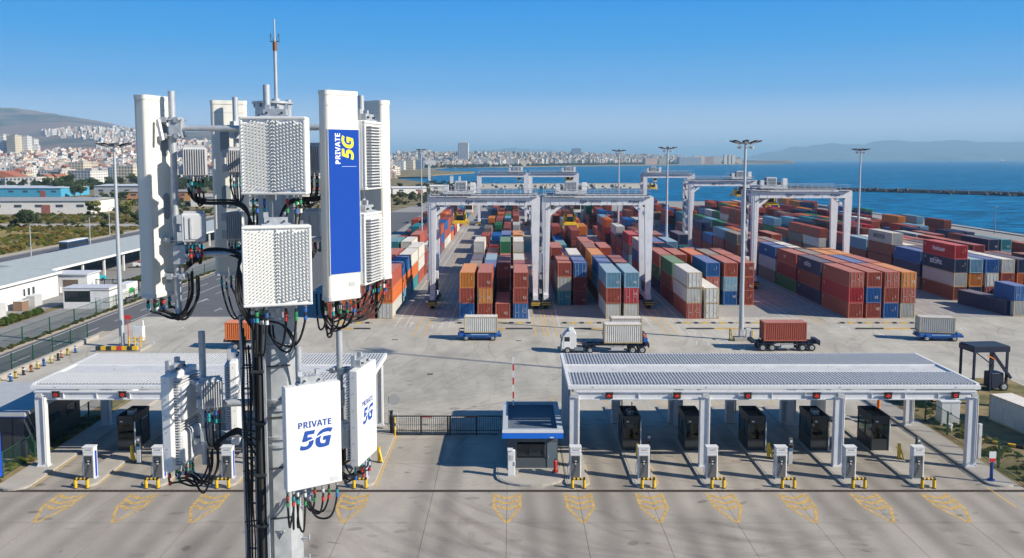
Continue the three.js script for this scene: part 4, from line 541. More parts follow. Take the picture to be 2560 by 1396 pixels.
const LG = { m: logo('✶MAERSK', '#3f4650'), f: logo('Foxisuan', '#f0ecec', 'italic bold'), e: logo('ESCOPOL', '#d8e0ea', 'bold', 1), t: logo('CTIOMAS', '#cdd6e2'), k: logo('KLOSCER', '#d5dfeb', 'bold', 1), h: logo('HUCO', '#e6d8d0'), c: logo('CSVTEZ', '#d9e2ee'), w: logo('▚▚', '#e8e8e8'), g: logo('♞', '#dfeadf'), s: logo('MSC', '#e4dccb') };
const marks = textTex(128, 128, (x, w, h) => { x.clearRect(0, 0, w, h); x.fillStyle = '#e6e2da'; for (let i = 0; i < 4; i++) x.fillRect(30, 20 + i * 18, 22 + (i * 37) % 40, 5); x.fillRect(100, 10, 7, 90); });
const yMark = textTex(128, 128, (x, w, h) => { x.clearRect(0, 0, w, h); x.fillStyle = '#e0b44a'; x.fillRect(24, 84, 18, 26); x.fillStyle = '#e9e0d8'; for (let i = 0; i < 5; i++) x.fillRect(92, 6 + i * 17, 7, 12); });
const ordinal = ['front', 'second', 'third', 'fourth', 'fifth', 'sixth', 'seventh', 'eighth', 'ninth', 'tenth', 'eleventh', 'twelfth', 'thirteenth', 'fourteenth'];
const tierName = (t, n) => n === 1 ? 'alone' : t === n - 1 ? 'topmost' : t === 0 ? 'bottom' : n === 3 ? 'middle' : t === 1 ? 'second up' : 'third up';
const colName = (i, n) => i === 0 ? 'leftmost' : i === n - 1 ? 'rightmost' : ['', 'second', 'third', 'fourth', 'fifth'][i];
const palette = ['rust', 'rust', 'rust', 'rust', 'brown', 'brown', 'maroon', 'maroon', 'orange', 'ochre', 'blue', 'blue', 'navy', 'navy', 'grey', 'white', 'green', 'teal', 'sky', 'taupe', 'red', 'rust', 'brown'];
// block: name for labels, column centres, distance of the front faces, far end, first rows given bottom to top
const BLOCKS = [
  { n: 'block just right of the mast', cols: [-30.2, -27.1, -24.1, -21.1], d: 138, end: 470, p: .95, hi: [2, 3], rows: [[['rust', 'brown', 'rust'], ['rust', 'orange', 'brown'], ['rust', 'rust', 'rust'], ['grey', 'orange', 'rust']], [['rust', 'blue'], ['blue', 'rust', 'blue'], ['rust', 'brown', 'rust'], ['sky', 'orange', 'blue']], [['brown', 'rust'], ['rust', 'rust', 'rust'], ['rust', 'brown', 'rust'], ['teal', 'orange', 'white']], [['rust'], ['ochre', 'ochre'], ['rust', 'ochre'], ['rust', 'white', 'white']]], bias: 'orange' },
  { n: 'four-wide block between the two nearest cranes', cols: [-7.5, -4.5, -1.5, 1.45], d: 138, end: 500, p: .86, hi: [1, 2], rows: [[['blue', 'rust', 'ochre'], ['rust', 'ochre', 'rust'], ['rust'], ['blue', 'rust', 'rust']], [[], ['navy', 'green'], ['maroon', 'brown', 'rust'], ['maroon']], [['taupe', 'taupe'], ['blue', 'blue'], ['brown', 'rust'], ['navy', 'maroon']], [['blue', 'navy'], ['taupe', 'sky'], ['taupe', 'rust'], ['grey', 'grey']], [['rust', 'white', 'white'], ['rust', 'rust'], ['rust', 'brown', 'green'], ['ochre', 'ochre', 'white']], [[], ['red', 'red'], ['blue', 'sky', 'blue'], ['brown', 'ochre', 'ochre']]] },
  { n: 'block under the second crane', cols: [9.5, 12.4, 16.85, 19.85], d: 138, end: 470, p: .84, hi: [1, 3], rows: [[[], [], ['white', 'rust', 'sky'], ['white', 'red', 'sky']], [['teal', 'grey', 'rust'], ['maroon', 'maroon', 'blue'], ['brown', 'sky', 'blue'], ['rust', 'blue', 'maroon']], [['brown', 'rust'], ['maroon', 'taupe', 'white'], ['brown', 'ochre', 'ochre'], ['blue', 'brown']], [['rust', 'rust', 'rust'], ['ochre', 'ochre'], ['rust', 'taupe', 'brown'], ['brown', 'rust', 'rust']], [['white'], ['blue', 'blue'], ['maroon', 'orange', 'rust'], ['rust']]] },
  { n: 'block left of the near light pole', cols: [30.3, 33.2, 36.5, 39.7, 42.7], d: 138, end: 470, p: .9, hi: [1, 3], rows: [[['rust', 'white', 'white'], ['white', 'white'], [], [], []], [['maroon', 'brown', 'green'], ['brown', 'brown'], ['grey', 'rust', 'blue'], ['blue', 'sky', 'rust'], ['rust', 'rust', 'rust']], [['navy', 'green', 'rust'], ['blue', 'rust', 'rust'], ['brown', 'rust', 'orange'], ['brown', 'blue', 'taupe'], ['rust', 'rust', 'rust']], [['navy', 'green', 'rust'], ['brown', 'rust', 'rust'], ['brown', 'rust'], ['blue', 'sky'], ['maroon', 'rust']], [['brown', 'blue', 'grey'], ['rust', 'navy', 'blue'], ['taupe', 'green', 'sky'], ['white'], ['rust', 'rust']]] },
  { n: 'block right of the near light pole', cols: [57.4, 60.35, 63.3, 66.1], d: 138.5, end: 420, p: .92, hi: [2, 3], rows: [[['rust', 'red', 'rust'], ['rust', 'blue', 'rust'], ['blue', 'rust', 'rust'], ['grey', 'rust', 'ochre']], [['navy', 'brown', 'navy'], ['rust', 'rust', 'rust'], ['maroon', 'rust', 'blue'], ['rust', 'rust', 'rust']], [['green', 'maroon', 'rust'], ['rust', 'blue', 'taupe'], ['rust', 'rust', 'ochre'], ['brown', 'rust', 'ochre']], [['taupe', 'grey', 'blue'], ['brown', 'white', 'white'], ['rust', 'rust'], ['maroon', 'rust']], [['maroon', 'brown', 'brown'], ['brown', 'brown', 'taupe'], ['navy', 'grey'], ['rust']]] },
  { n: 'tall block toward the right edge', cols: [84.2, 87.15, 90.1, 93.1, 96.1, 99.1, 102.1], d: 156.3, end: 380, p: .93, hi: [2, 3], rows: [[['brown', 'grey', 'navy', 'red'], ['navy', 'ochre', 'sky'], ['maroon', 'white', 'blue'], ['maroon', 'rust', 'white']], [['taupe', 'navy', 'blue'], ['navy', 'brown', 'navy'], ['blue', 'rust', 'blue'], ['rust', 'white', 'white']], [['rust', 'brown', 'brown', 'grey'], ['brown', 'rust', 'white'], ['navy', 'brown', 'taupe'], ['rust', 'rust', 'navy']], [['rust', 'brown', 'sky'], ['rust', 'grey', 'white'], ['brown', 'blue'], ['navy', 'rust', 'rust']]] },
  { n: 'far block near the quay', cols: [106.5, 109.5, 112.5, 115.5, 118.5], d: 182, end: 400, p: .88, hi: [1, 3], rows: [[['navy', 'rust'], ['maroon', 'brown'], ['brown', 'brown']]] },
  { n: 'outermost block by the water', cols: [128, 131, 134], d: 205, end: 400, p: .85, hi: [1, 3], rows: [[['navy'], ['rust', 'rust'], ['brown', 'rust']], [['navy', 'brown'], ['teal', 'rust'], []]] },
];
const farList = [];
let placed = [];
BLOCKS.forEach((B, bi) => {
  const r = rng(100 + bi * 17), bay = 13.1; let row = 0;
  for (let d = B.d; d < B.end; d += bay, row++) {
    if (row % 6 === 5) d += 4.5;
    B.cols.forEach((x, ci) => {
      let st = B.rows[row]?.[ci];
      if (!st) { if (r() > B.p) st = []; else { const n = B.hi[0] + Math.floor(r() * (B.hi[1] - B.hi[0] + 1)); st = [...Array(n)].map(() => B.bias && r() < .35 ? pick(r, ['orange', 'white', 'blue', 'rust', 'rust']) : pick(r, palette)); } }
      st.forEach((c, t) => placed.push({ B, bi, row, ci, t, n: st.length, c, x: x + (r() - .5) * .08, d: d + (r() - .5) * .12 + 6.1, door: t === 0 ? r() < .3 : r() < .25 }));
    });
  }
});
// the individuals: the nearest that show, the rest of the far rows as one mass
const seenFirst = placed.map((q) => ({ q, k: q.d / ((q.t === q.n - 1 ? 1.25 : 1)) + (q.row === 0 ? -60 : 0) })).sort((a, b) => a.k - b.k);
const single = new Set(seenFirst.slice(0, 280).map((s) => s.q));
placed.forEach((q) => {
  if (!single.has(q)) { farList.push(q); return; }
  const lab = `${CC[q.c][0]} container, ${tierName(q.t, q.n)}, ${colName(q.ci, q.B.cols.length)} column, ${ordinal[q.row] ?? 'far'} row of the ${q.B.n}`.split(' ').slice(0, 16).join(' ');
  const o = q.o = container(lab, q.c, [q.x, q.t * 2.6, -q.d], 0, 12.19, 2.44, 2.59, q.door && q.row < 2);
  if (q.row < 2) { const z = 6.1 + .075; const m = print(.85, .85, rK() < .35 ? marks : yMark, o, V(.55, 1.55, z), 0, 'marking'); if (rK() < .5) m.position.y = .9; m.position.x = .35 + rK() * .3; }
  if (q.ci === 0 && q.row < 5 && q.bi > 2) print(.9, .9, marks, o, V(-1.235, 1.9, -5.2), -Math.PI / 2, 'marking');
});
const at = (b, row, ci, t) => placed.find((q) => q.bi === b && q.row === row && q.ci === ci && q.t === t)?.o;
[[5, 0, 0, 3, 'f', 6.2, 1.5], [5, 0, 0, 2, 'e', 6.2, 1.6], [5, 1, 0, 1, 't', 9, 1.7], [5, 2, 0, 3, 'm', 8.6, 1.9], [4, 1, 0, 2, 'k', 4.6, 1.3], [4, 2, 0, 2, 'h', 2.6, .9], [4, 1, 0, 0, 'w', 1.2, .5], [3, 1, 0, 2, 'g', 3.4, 1.2], [3, 2, 0, 1, 's', 2.4, .8], [3, 3, 0, 0, 'c', 3, .9], [4, 2, 0, 0, 'w', 1.4, .6], [3, 4, 0, 2, 'h', 3, .9], [4, 3, 0, 2, 'c', 3, .9]].forEach(([b, r, c, t, k, w, h]) => { const o = at(b, r, c, t); if (o) contPrint(o, LG[k], w, h, 'left', 1.35, -1 + rK()); });
{ // far rows
  const g = contGeo(12.19, 2.44, 2.59), geo = mergeGeometries([g.roof, mb().box(2.4, 2.45, 12.1, 0, 1.3, 0).geo, ...(() => { const b = mb(); for (let i = 0; i < 9; i++) b.box(.1, 2.3, .05, -1.0 + i * .25, 1.3, 6.08); return b.g; })()]);
  const im = new THREE.InstancedMesh(geo, M(1, .6, 0, rep(T.wear, 7)), farList.length); const m4 = new THREE.Matrix4(); farList.forEach((q, i) => { m4.makeTranslation(q.x, q.t * 2.6, -q.d); im.setMatrixAt(i, m4); im.setColorAt(i, lin(...CC[q.c][1])); }); im.name = 'container_stacks'; tag(im, 'far rows of stacked containers in many colours behind the nearer stacks', 'containers', null, 'stuff'); scene.add(im);
}
// containers standing apart at the right edge
container('dark navy container lying alone at the right, in front of the tall block', 'navy', [84.2, 0, -147.2], .14);
container('light grey container on the ground at the right picture edge', 'grey', [86.0, 0, -143.2], 0, 6.06);
container('blue container resting on the light grey one at the right edge', 'blue', [86.0, 2.6, -143.2], 0, 6.06, 2.44, 2.59, true);
container('dark navy container behind the one lying alone', 'navy', [92.2, 0, -150.5], 0); container('brown container at the right edge with a navy one on top', 'brown', [95.3, 0, -147], 0); container('navy container on top of the brown one at the right edge', 'navy', [95.3, 2.6, -147], 0);
// kerb islands with yellow and black edging before the stacks
[[-26, 7, 'left of the first crane'], [-3, 12, 'behind the blue carrier'], [14, 12, 'behind the white truck'], [33.5, 14, 'left of the near light pole'], [60, 14, 'left of the right blue carrier']].forEach(([x, w, t], i) => { const o = thing('kerb_strip', 'low concrete strips with yellow and black edging ' + t, 'kerb', [x, 0, -134.2]); mb().box(w, .16, .5, 0, .08, 0).build('kerb', mat.kerb, o); for (let k = 0; k < w / 1.4; k++) mb().box(.7, .18, .52, -w / 2 + .5 + k * 1.4, .09, .005).build('stripe', k % 2 ? mat.yellow : mat.black, o); mb().box(w * .95, .16, .45, .5, .08, 4.6).build('kerb', mat.darkSteel, o); mb().box(w * .3, .165, .46, .2, .083, 4.6).build('stripe', mat.yellowLine, o); o.userData.kind = 'structure'; });
// lane paint in front of and between the stacks
{
  const y = mb(), w = mb(), g = mb();
  for (const x of [-14.9, -13.4, 3.6, 4.9, 5.5, 6.8, 23.7, 25.1, 49.3, 50.7, 67.9, 69.2]) strip(y, x, x > 40 ? 133 : 124, x, 300, .2);
  for (const x of [-18.6, -17, -10, 2.9, 7.6, 22.2, 27.8, 46, 47.3, 54.4, 71.5, 78]) strip(w, x, 131, x, 330, .15);
  for (const x of [-11.5, -12.6, 26.4, 52, 53.2, 74, 76]) for (let d = 130; d < 300; d += 6) strip(w, x, d, x, d + 2.6, .14);
  for (const [x, d] of [[-16.2, 131], [-11.2, 130.4], [28, 126], [52.5, 128], [70, 128], [44, 118], [56, 122], [77, 119], [88, 124]]) { strip(w, x, d, x, d + 3, .2); g.add(flat([[x - .5, -d - 3], [x + .5, -d - 3], [x, -d - 4.4]], .006)); strip(w, x, d + 1.6, x + .9, d + 2.4, .2); }
  for (let k = 0; k < 7; k++) { strip(w, 26.5 + k * 1.6, 118.5 - k * .5, 27 + k * 1.6, 121 - k * .5, .16); } for (const [x, d, l] of [[-62, 124, 3], [-55, 101, 3], [70, 121, 4], [80, 119, 4], [90, 122, 4], [60, 110, 3]]) strip(w, x, d, x + l, d + .6, .14);
  w.top('lane_line', mat.whiteLine, 'worn white lane lines of the container yard', 'road marking', null, 'structure'); y.top('lane_line', mat.yellowLine, 'worn yellow crane track lines of the container yard', 'road marking', null, 'structure'); g.top('arrow_marking', mat.whiteLine, 'white arrow heads painted on the yard lanes', 'road marking', null, 'structure');
}
// ---------- gantry cranes ----------
function crane(label, xL, xR, d, H, q) {
  const wb = q.wb ?? 7.2, o = thing('gantry_crane', label, 'crane', [xL, 0, -d], 0, 'white gantry cranes of the container yard'), L = xR - xL, st = mat.craneWhite, base = 1.7;
  for (const x of [0, L]) { for (const z of [0, -wb]) { const b = mb(); const s = new THREE.Shape(); const w0 = .42, w1 = .78; b.add(extrude([[-w0, base], [w0, base], [w1, H - 2.2], [w1, H - .2], [-w1, H - .2], [-w1, H - 2.2]], .8), new THREE.Matrix4().makeTranslation(x, 0, z - .4)); b.build('leg', st, o); }
    mb().box(.9, .9, wb + 2.4, x, base + .2, -wb / 2).build('sill_beam', st, o); mb().box(.5, .6, wb - .9, x, H - 1.1, -wb / 2).build('cross_beam', st, o);
    for (const z of [.9, -wb - .9]) { const bg = mb(); bg.box(1.5, .9, 2.0, x, 1.05, z).box(1.7, .25, 2.3, x, .95, z + (z > 0 ? .3 : -.3)); bg.build('bogie', mat.darkSteel, o); mb().box(1.55, .16, .05, x, 1.15, z + (z > 0 ? 1.46 : -1.46)).box(1.55, .16, .05, x, .8, z + (z > 0 ? 1.46 : -1.46)).build('hazard_stripe', mat.yellow, o); for (const k of [-.5, .5]) mb().cyl(.58, .58, .5, x, .58, z + k * 1.25, 16, 0, Math.PI / 2).build('wheel', mat.rubber, o); } }
  for (const z of [0, -wb]) { const b = mb(); b.box(L - 1.6, 1.3, .9, L / 2, H - 1.0, z).box(L + .9, .08, 1.3, L / 2, H - .06, z); for (let x = 2.5; x < L - 1; x += 2.8) b.box(.06, 1.28, .98, x, H - 1.0, z); b.build('girder', st, o); mb().box(L, .14, .1, L / 2, H + .08, z + .1).build('trolley_rail', mat.darkSteel, o); }
  const k = mb(); for (const z of [.75, -wb - .75]) { for (let x = -.2; x <= L + .3; x += 1.45) k.bar(V(x, H - .05, z), V(x, H + 1.05, z), .035, 4); k.bar(V(-.3, H + 1.05, z), V(L + .3, H + 1.05, z), .04, 4).bar(V(-.3, H + .55, z), V(L + .3, H + .55, z), .03, 4); k.box(L + .6, .06, .6, L / 2, H - .1, z * .93); } k.build('walkway_rail', mat.galv, o);
  if (q.fine) { // stair tower on the left legs, cable reel and cabinet
    const s = mb(); let zz = 0; for (let y = 2.2; y < H - 2; y += 2.6) { s.beam(V(-.9, y, -wb * .25), V(-.9, y + 2.6, -wb * .75), .5, .06); s.bar(V(-1.2, y + 1, -wb * .25), V(-1.2, y + 3.6, -wb * .75), .03, 4); s.box(.7, .06, 1, -.9, y + 2.6, -wb * .75).box(.7, .06, 1, -.9, y, -wb * .25); } s.build('stairs', mat.galvDark, o);
    const lad = mb(); for (const dx of [-.2, .2]) lad.box(.05, H - 4, .05, .0 + dx, H / 2 + 1, .55); for (let y = 3; y < H - 1; y += .45) lad.box(.4, .035, .035, 0, y, .55); lad.build('ladder', mat.galv, o);
    mb().rbox(1.0, 2.3, 1.5, .05, base + 3.0, -wb + 1.5, .05).build('electrical_cabinet', mat.white, o); mb().rbox(1.2, 1.9, 2.2, .1, base + 1.9, -wb / 2, .05).build('power_unit', mat.darkSteel, o); mb().rbox(1.0, 1.7, 2.0, L + .05, base + 1.7, -wb / 2, .05).build('power_unit', mat.darkSteel, o);
    const kb = mb(); for (const [x, sx] of [[.8, 1], [L - .8, -1]]) kb.beam(V(x - sx * .2, H - 3.4, .0), V(x + sx * 2.0, H - 1.6, 0), .5, .5); kb.build('knee_brace', st, o); const fl = mb(); for (const x of [1, L / 2, L - 1]) fl.box(.35, .3, .3, x, H - 1.8, .6); fl.build('floodlight', mat.black, o);
    const dec = textTex(1024, 64, (x, w, h) => { x.clearRect(0, 0, w, h); x.fillStyle = '#26344e'; x.font = 'italic bold 50px sans-serif'; x.fillText('Ege', 300, 48); x.font = '38px serif'; x.fillText('ÜRERİA', 410, 46); x.fillText('ᐃᐟᐱYOU', 610, 46); x.font = 'italic bold 46px sans-serif'; x.fillText('Arpas', 860, 48); }); print(L - 2.4, .95, dec, o, V(L / 2, H - 1.0, .50));
  }
  // trolley: carriage, machinery house, drums, cab and ropes to the spreader
  const tx = q.tx * L, tr = mb(); for (const z of [0, -wb]) tr.box(5.6, .35, .7, tx, H + .45, z); tr.box(.5, .4, wb, tx - 2.3, H + .55, -wb / 2).box(.5, .4, wb, tx + 2.3, H + .55, -wb / 2); tr.box(5.4, .1, wb, tx, H + .75, -wb / 2); tr.build('trolley_frame', mat.steelPaint, o);
  mb().rbox(2.1, 1.7, 2.4, tx + .2, H + 1.7, -wb * .45, .06).build('machinery_house', mat.greyPlastic, o); const v = mb(); for (let i = 0; i < 7; i++) v.box(.06, 1.2, .04, tx - .55 + i * .25, H + 1.7, -wb * .45 + 1.22); v.build('louvres', mat.charcoal, o, 'stuff');
  mb().cyl(.55, .55, 2.0, tx - 1.7, H + 1.4, -wb * .45, 14, Math.PI / 2).build('hoist_drum', mat.darkSteel, o); mb().cyl(.45, .45, 1.4, tx + 2.0, H + 1.3, -wb * .5, 14, Math.PI / 2).build('hoist_drum', mat.darkSteel, o); mb().rbox(.9, 1.5, .9, tx + 2.4, H + 1.6, -.8, .05).build('electrical_cabinet', mat.white, o); mb().rbox(.8, 1.1, .8, tx - 2.3, H + 1.4, -.7, .05).build('electrical_cabinet', mat.palePlastic, o);
  const hr = mb(); for (const z of [.4, -wb - .3]) { hr.bar(V(tx - 2.8, H + 1.7, z), V(tx + 2.8, H + 1.7, z), .04, 4); for (let i = -2; i <= 2; i++) hr.bar(V(tx + i * 1.35, H + .7, z), V(tx + i * 1.35, H + 1.7, z), .035, 4); } hr.build('trolley_handrail', mat.galv, o);
  const sy = q.sy, ro = mb(); for (const x of [-1, 1]) for (const z of [-1, 1]) ro.bar(V(tx + x * .9, H + .6, -wb / 2 + z * 1.2), V(tx + x * .7, sy + 1.1, -wb / 2 + z * 1.0), .03, 4); ro.build('hoist_ropes', mat.black, o);
  const sp = mb(); sp.box(1.9, .5, 6.0, tx, sy, -wb / 2).box(2.44, .35, .45, tx, sy - .1, -wb / 2 + 3.1).box(2.44, .35, .45, tx, sy - .1, -wb / 2 - 3.1); sp.build('spreader', mat.yellow, o); const hb = mb(); hb.box(2.2, .7, 2.6, tx, sy + .75, -wb / 2).box(.5, .9, .5, tx - .8, sy + 1.2, -wb / 2 + .8).box(.5, .9, .5, tx + .8, sy + 1.2, -wb / 2 + .8); hb.build('head_block', mat.yellow, o); const sh = mb(); for (const x of [-.7, .7]) for (const z of [-.9, .9]) sh.cyl(.42, .42, .16, tx + x, sy + 1.5, -wb / 2 + z, 14, 0, Math.PI / 2); sh.build('sheaves', mat.darkSteel, o); for (const x of [-1.2, 1.2]) for (const z of [-3.1, 3.1]) mb().beam(V(tx + x, sy - .2, -wb / 2 + z), V(tx + x * 1.12, sy - .75, -wb / 2 + z), .14, .3).build('flipper', mat.yellow, o); mb().box(1.2, .8, .9, tx, sy + .7, -wb / 2 + 1.6).build('spreader_gear', mat.darkSteel, o);
  mb().rbox(1.4, 1.8, 1.6, tx + 1.5 * (q.cab ?? 1), H - 2.4, -wb * .8, .06).build('operator_cab', mat.palePlastic, o); mb().box(1.25, .8, .04, tx + 1.5 * (q.cab ?? 1), H - 2.3, -wb * .8 + .82).build('cab_window', mat.glassDark, o);
  return o;
}
crane('nearest white gantry crane on the left, straddling the four-wide block', -14.2, 4.2, 149, 20.0, { tx: .26, sy: 15.3, fine: 1 });
crane('second nearest white gantry crane, right beside the nearest one', 6.1, 24.4, 149.5, 20.0, { tx: .24, sy: 15.0, fine: 1 });
crane('far white gantry crane before the water, left of the far pair', -13.2, 5.6, 336, 21.0, { tx: .78, sy: 19.6 });
crane('far white gantry crane before the water, right of the far pair', 7.4, 26.0, 337, 21.0, { tx: .82, sy: 18.2 });
crane('white gantry crane left of the near light pole, farthest of three', 51.0, 69.2, 322, 21.0, { tx: .18, sy: 15.4 });
crane('white gantry crane partly behind the near light pole, middle of three', 50.2, 68.0, 236, 20.6, { tx: .80, sy: 16.4, fine: 1 });
crane('white gantry crane just right of the near light pole, nearest of three', 49.8, 68.8, 172, 20.2, { tx: .2, sy: 17.4, fine: 1 });
// ---------- light masts ----------
function lightMast(label, x, d, h, n = 8, scale = 1) {
  const o = thing('light_mast', label, 'light pole', [x, 0, -d], 0, 'tall floodlight poles of the port'); mb().cyl(.17 * scale, .38 * scale, h - .3, 0, h / 2, 0, 12).build('pole', mat.galv, o); mb().cyl(.6, .6, .3, 0, .15, 0, 14).build('footing', mat.concrete, o); mb().cyl(.5 * scale, .5 * scale, .14, 0, h - .25, 0, 14).add(new THREE.TorusGeometry(1.05 * scale, .06, 5, 20), new THREE.Matrix4().makeRotationX(Math.PI / 2).setPosition(0, h - .3, 0)).build('head_ring', mat.galv, o);
  for (let k = 0; k < n; k++) { const a = k / n * Math.PI * 2 + .2, r = 1.7 * scale, b = mb(), c = Math.cos(a), s = Math.sin(a); b.bar(V(c * .4, h - .25, s * .4), V(c * (r - .4), h - .1, s * (r - .4)), .06, 5); b.box(1.15 * scale, .16, .62 * scale, c * r, h - .02, s * r, 0, -a, .28); b.build('floodlight', mat.black, o); mb().box(.9 * scale, .03, .5 * scale, c * r * 1.01, h - .13, s * r * 1.01, 0, -a, .28).build('lamp_glass', mat.palePlastic, o); if (k % 2) { const b2 = mb(); b2.cyl(.34 * scale, .2 * scale, .35 * scale, c * 1.15 * scale, h - .85, s * 1.15 * scale, 10).bar(V(c * 1.05 * scale, h - .3, s * 1.05 * scale), V(c * 1.15 * scale, h - .7, s * 1.15 * scale), .04, 5); b2.build('round_floodlight', mat.palePlastic, o); } }
  mb().bar(V(.2, h, 0), V(.2, h + 1.1, 0), .03, 5).build('lightning_rod', mat.galv, o); mb().box(.5, .9, .12, 0, 1.2, .36).build('service_door', mat.greyPlastic, o); return o;
}
lightMast('tall floodlight pole right of centre, nearest on the right', 33.6, 121.4, 29.0);
lightMast('tall floodlight pole on the left by the road', -55, 116.6, 28.5);
lightMast('floodlight pole between the second crane and the near pole', 37.3, 202, 29.2);
lightMast('small far floodlight pole behind the second crane', 33.5, 264, 29.2);
lightMast('floodlight pole rising behind the right gantry crane', 90.6, 219, 29.0);
lightMast('thin far floodlight pole left of the nearest crane', -23.8, 221, 29.0, 4, .6);
lightMast('tall floodlight pole outside the picture to the right', 70, 82, 57.5, 8, 1.15);
{ const o = thing('street_lamp', 'thin lamp post on the quay edge at the right', 'lamp post', [172, 0, -298]); mb().cyl(.1, .16, 9.6, 0, 4.8, 0, 8).build('pole', mat.galvDark, o); mb().box(.9, .12, .3, .4, 9.6, 0).build('lamp_head', mat.greyPlastic, o); }
{ // concrete feet and guard frames of the two near poles
  const o = thing('pole_guard', 'yellow guard frames round the foot of the near right light pole', 'guard rail', [33.6, 0, -121.4]); for (const s of [-1, 1]) { for (const z of [-.6, .6]) mb().cyl(.09, .09, 1.6, s * 1.5, .8, z, 8).build('post', mat.yellow, o); mb().bar(V(s * 1.5, 1.5, -.6), V(s * 1.5, 1.5, .6), .08, 8).build('rail', mat.yellow, o); } mb().box(2.2, .5, 1.8, 0, .25, 0).build('plinth', mat.kerb, o); mb().box(.7, 1.4, .5, 1.0, 1.1, .3).build('cabinet', mat.palePlastic, o);
}
// ---------- vehicles of the yard ----------
function wheel(o, x, y, z, r = .5, w = .3, name = 'wheel') { const t = mb().cyl(r, r, w, x, y, z, 20, Math.PI / 2).build(name, mat.rubber, o); mb().cyl(r * .56, r * .56, w + .02, x, y, z, 16, Math.PI / 2).build('rim', mat.galv, t); mb().cyl(r * .2, r * .2, w + .06, x, y, z, 10, Math.PI / 2).build('hub', mat.galvDark, t); }
function carrier(label, x, d, ry = 0) {
  const o = thing('container_carrier', label, 'carrier vehicle', [x, 0, -d], ry, 'blue driverless container carriers'), L = 6.2;
  mb().rbox(4.3, .42, 2.1, 0, .78, 0, .05).build('chassis', mat.blueTruck, o); mb().box(5.2, .2, 1.5, 0, 1.05, 0).build('deck_frame', mat.blueTruck, o);
  for (const s of [-1, 1]) { mb().rbox(.75, .55, 2.0, s * 2.65, .85, 0, .06).build('end_module', mat.blueTruck, o); mb().box(.3, .3, 2.1, s * 3.05, .75, 0).build('bumper', M([.02, .06, .2], .5), o); mb().box(.16, .14, .2, s * 3.1, 1.15, .8).box(.16, .14, .2, s * 3.1, 1.15, -.8).build('sensor', s < 0 ? mat.black : mat.yellow, o); for (const z of [-.85, .85]) wheel(o, s * 1.95, .42, z, .42, .34); mb().box(.5, .12, .12, s * 1.95, .92, 1.06).build('mudguard', mat.blueTruck, o); }
  mb().box(2.6, .16, .05, 0, .95, 1.07).box(2.6, .16, .05, 0, .95, -1.07).build('pale_stripe', M([.25, .42, .6], .5), o); mb().box(2.2, .28, 1.9, 0, .5, 0).build('battery_box', M([.012, .08, .3], .5), o); const ra = mb(); for (let k = 0; k < 8; k++) ra.box(.04, .2, .04, -1.2 + k * .34, .62, 1.07); ra.build('vents', mat.navy, o, 'stuff');
  for (const s of [-1, 1]) for (const z of [-.85, .85]) mb().box(.2, .12, .2, s * 2.2, 1.18, z).build('corner_lock', mat.darkSteel, o); return o;
}
carrier('blue low container carrier left of the white truck', -4.75, 122); const cA = container('off white container with small red lettering riding the left blue carrier', 'white', [-4.55, 1.2, -122], Math.PI / 2, 4.85, 2.1, 2.35);
print(1.9, .42, logo('cupup', '#a3202a', 'bold'), cA, V(1.07, 1.25, 0), Math.PI / 2);
carrier('blue low container carrier at the right, before the tall block', 62.6, 121.6, -.06); const cB = container('light grey container with yellow lettering on the right blue carrier', 'grey', [62.2, 1.2, -121.8], Math.PI / 2 - .16, 4.9, 2.1, 2.3);
print(1.7, .34, logo('HAAVATIS', '#c79a1c', 'bold'), cB, V(1.07, 1.2, -.9), Math.PI / 2);
function trailer(label, x, d, L, axles, front) {
  const o = thing('container_trailer', label, 'trailer', [x, 0, -d]); for (const z of [-.55, .55]) mb().box(L, .3, .16, 0, 1.15, z).build('main_beam', mat.navy, o); const c = mb(); for (let k = 0; k <= 6; k++) c.box(.16, .2, 2.3, -L / 2 + k * L / 6, 1.22, 0); c.build('cross_members', mat.navy, o); axles.forEach((ax) => { for (const z of [-1.0, 1.0]) wheel(o, ax, .5, z, .5, .42); mb().cyl(.1, .1, 1.8, ax, .5, 0, 8, Math.PI / 2).build('axle', mat.darkSteel, o); });
  mb().box(1.7, .5, .5, .2, .7, .95).build('tool_box', mat.greyPlastic, o); mb().box(2.4, .06, .04, .2, .95, 1.18).box(2.4, .06, .04, .2, .45, 1.18).build('side_guard', mat.galv, o); const m = mb(); axles.forEach((ax) => m.box(1.15, .05, .5, ax, 1.06, 1.02)); m.build('mudguards', mat.navy, o); mb().box(.08, .35, 2.3, L / 2, .95, 0).build('rear_bumper', mat.navy, o); mb().box(.06, .16, .3, L / 2 + .05, 1.0, .9).box(.06, .16, .3, L / 2 + .05, 1.0, -.9).build('tail_lamps', mat.red, o);
  for (const s of [-1, 1]) { const b = mb(); b.box(.5, .4, 2.4, s * (L / 2 - .25), 1.35, 0); b.build('end_bolster', mat.navy, o); } return o;
}
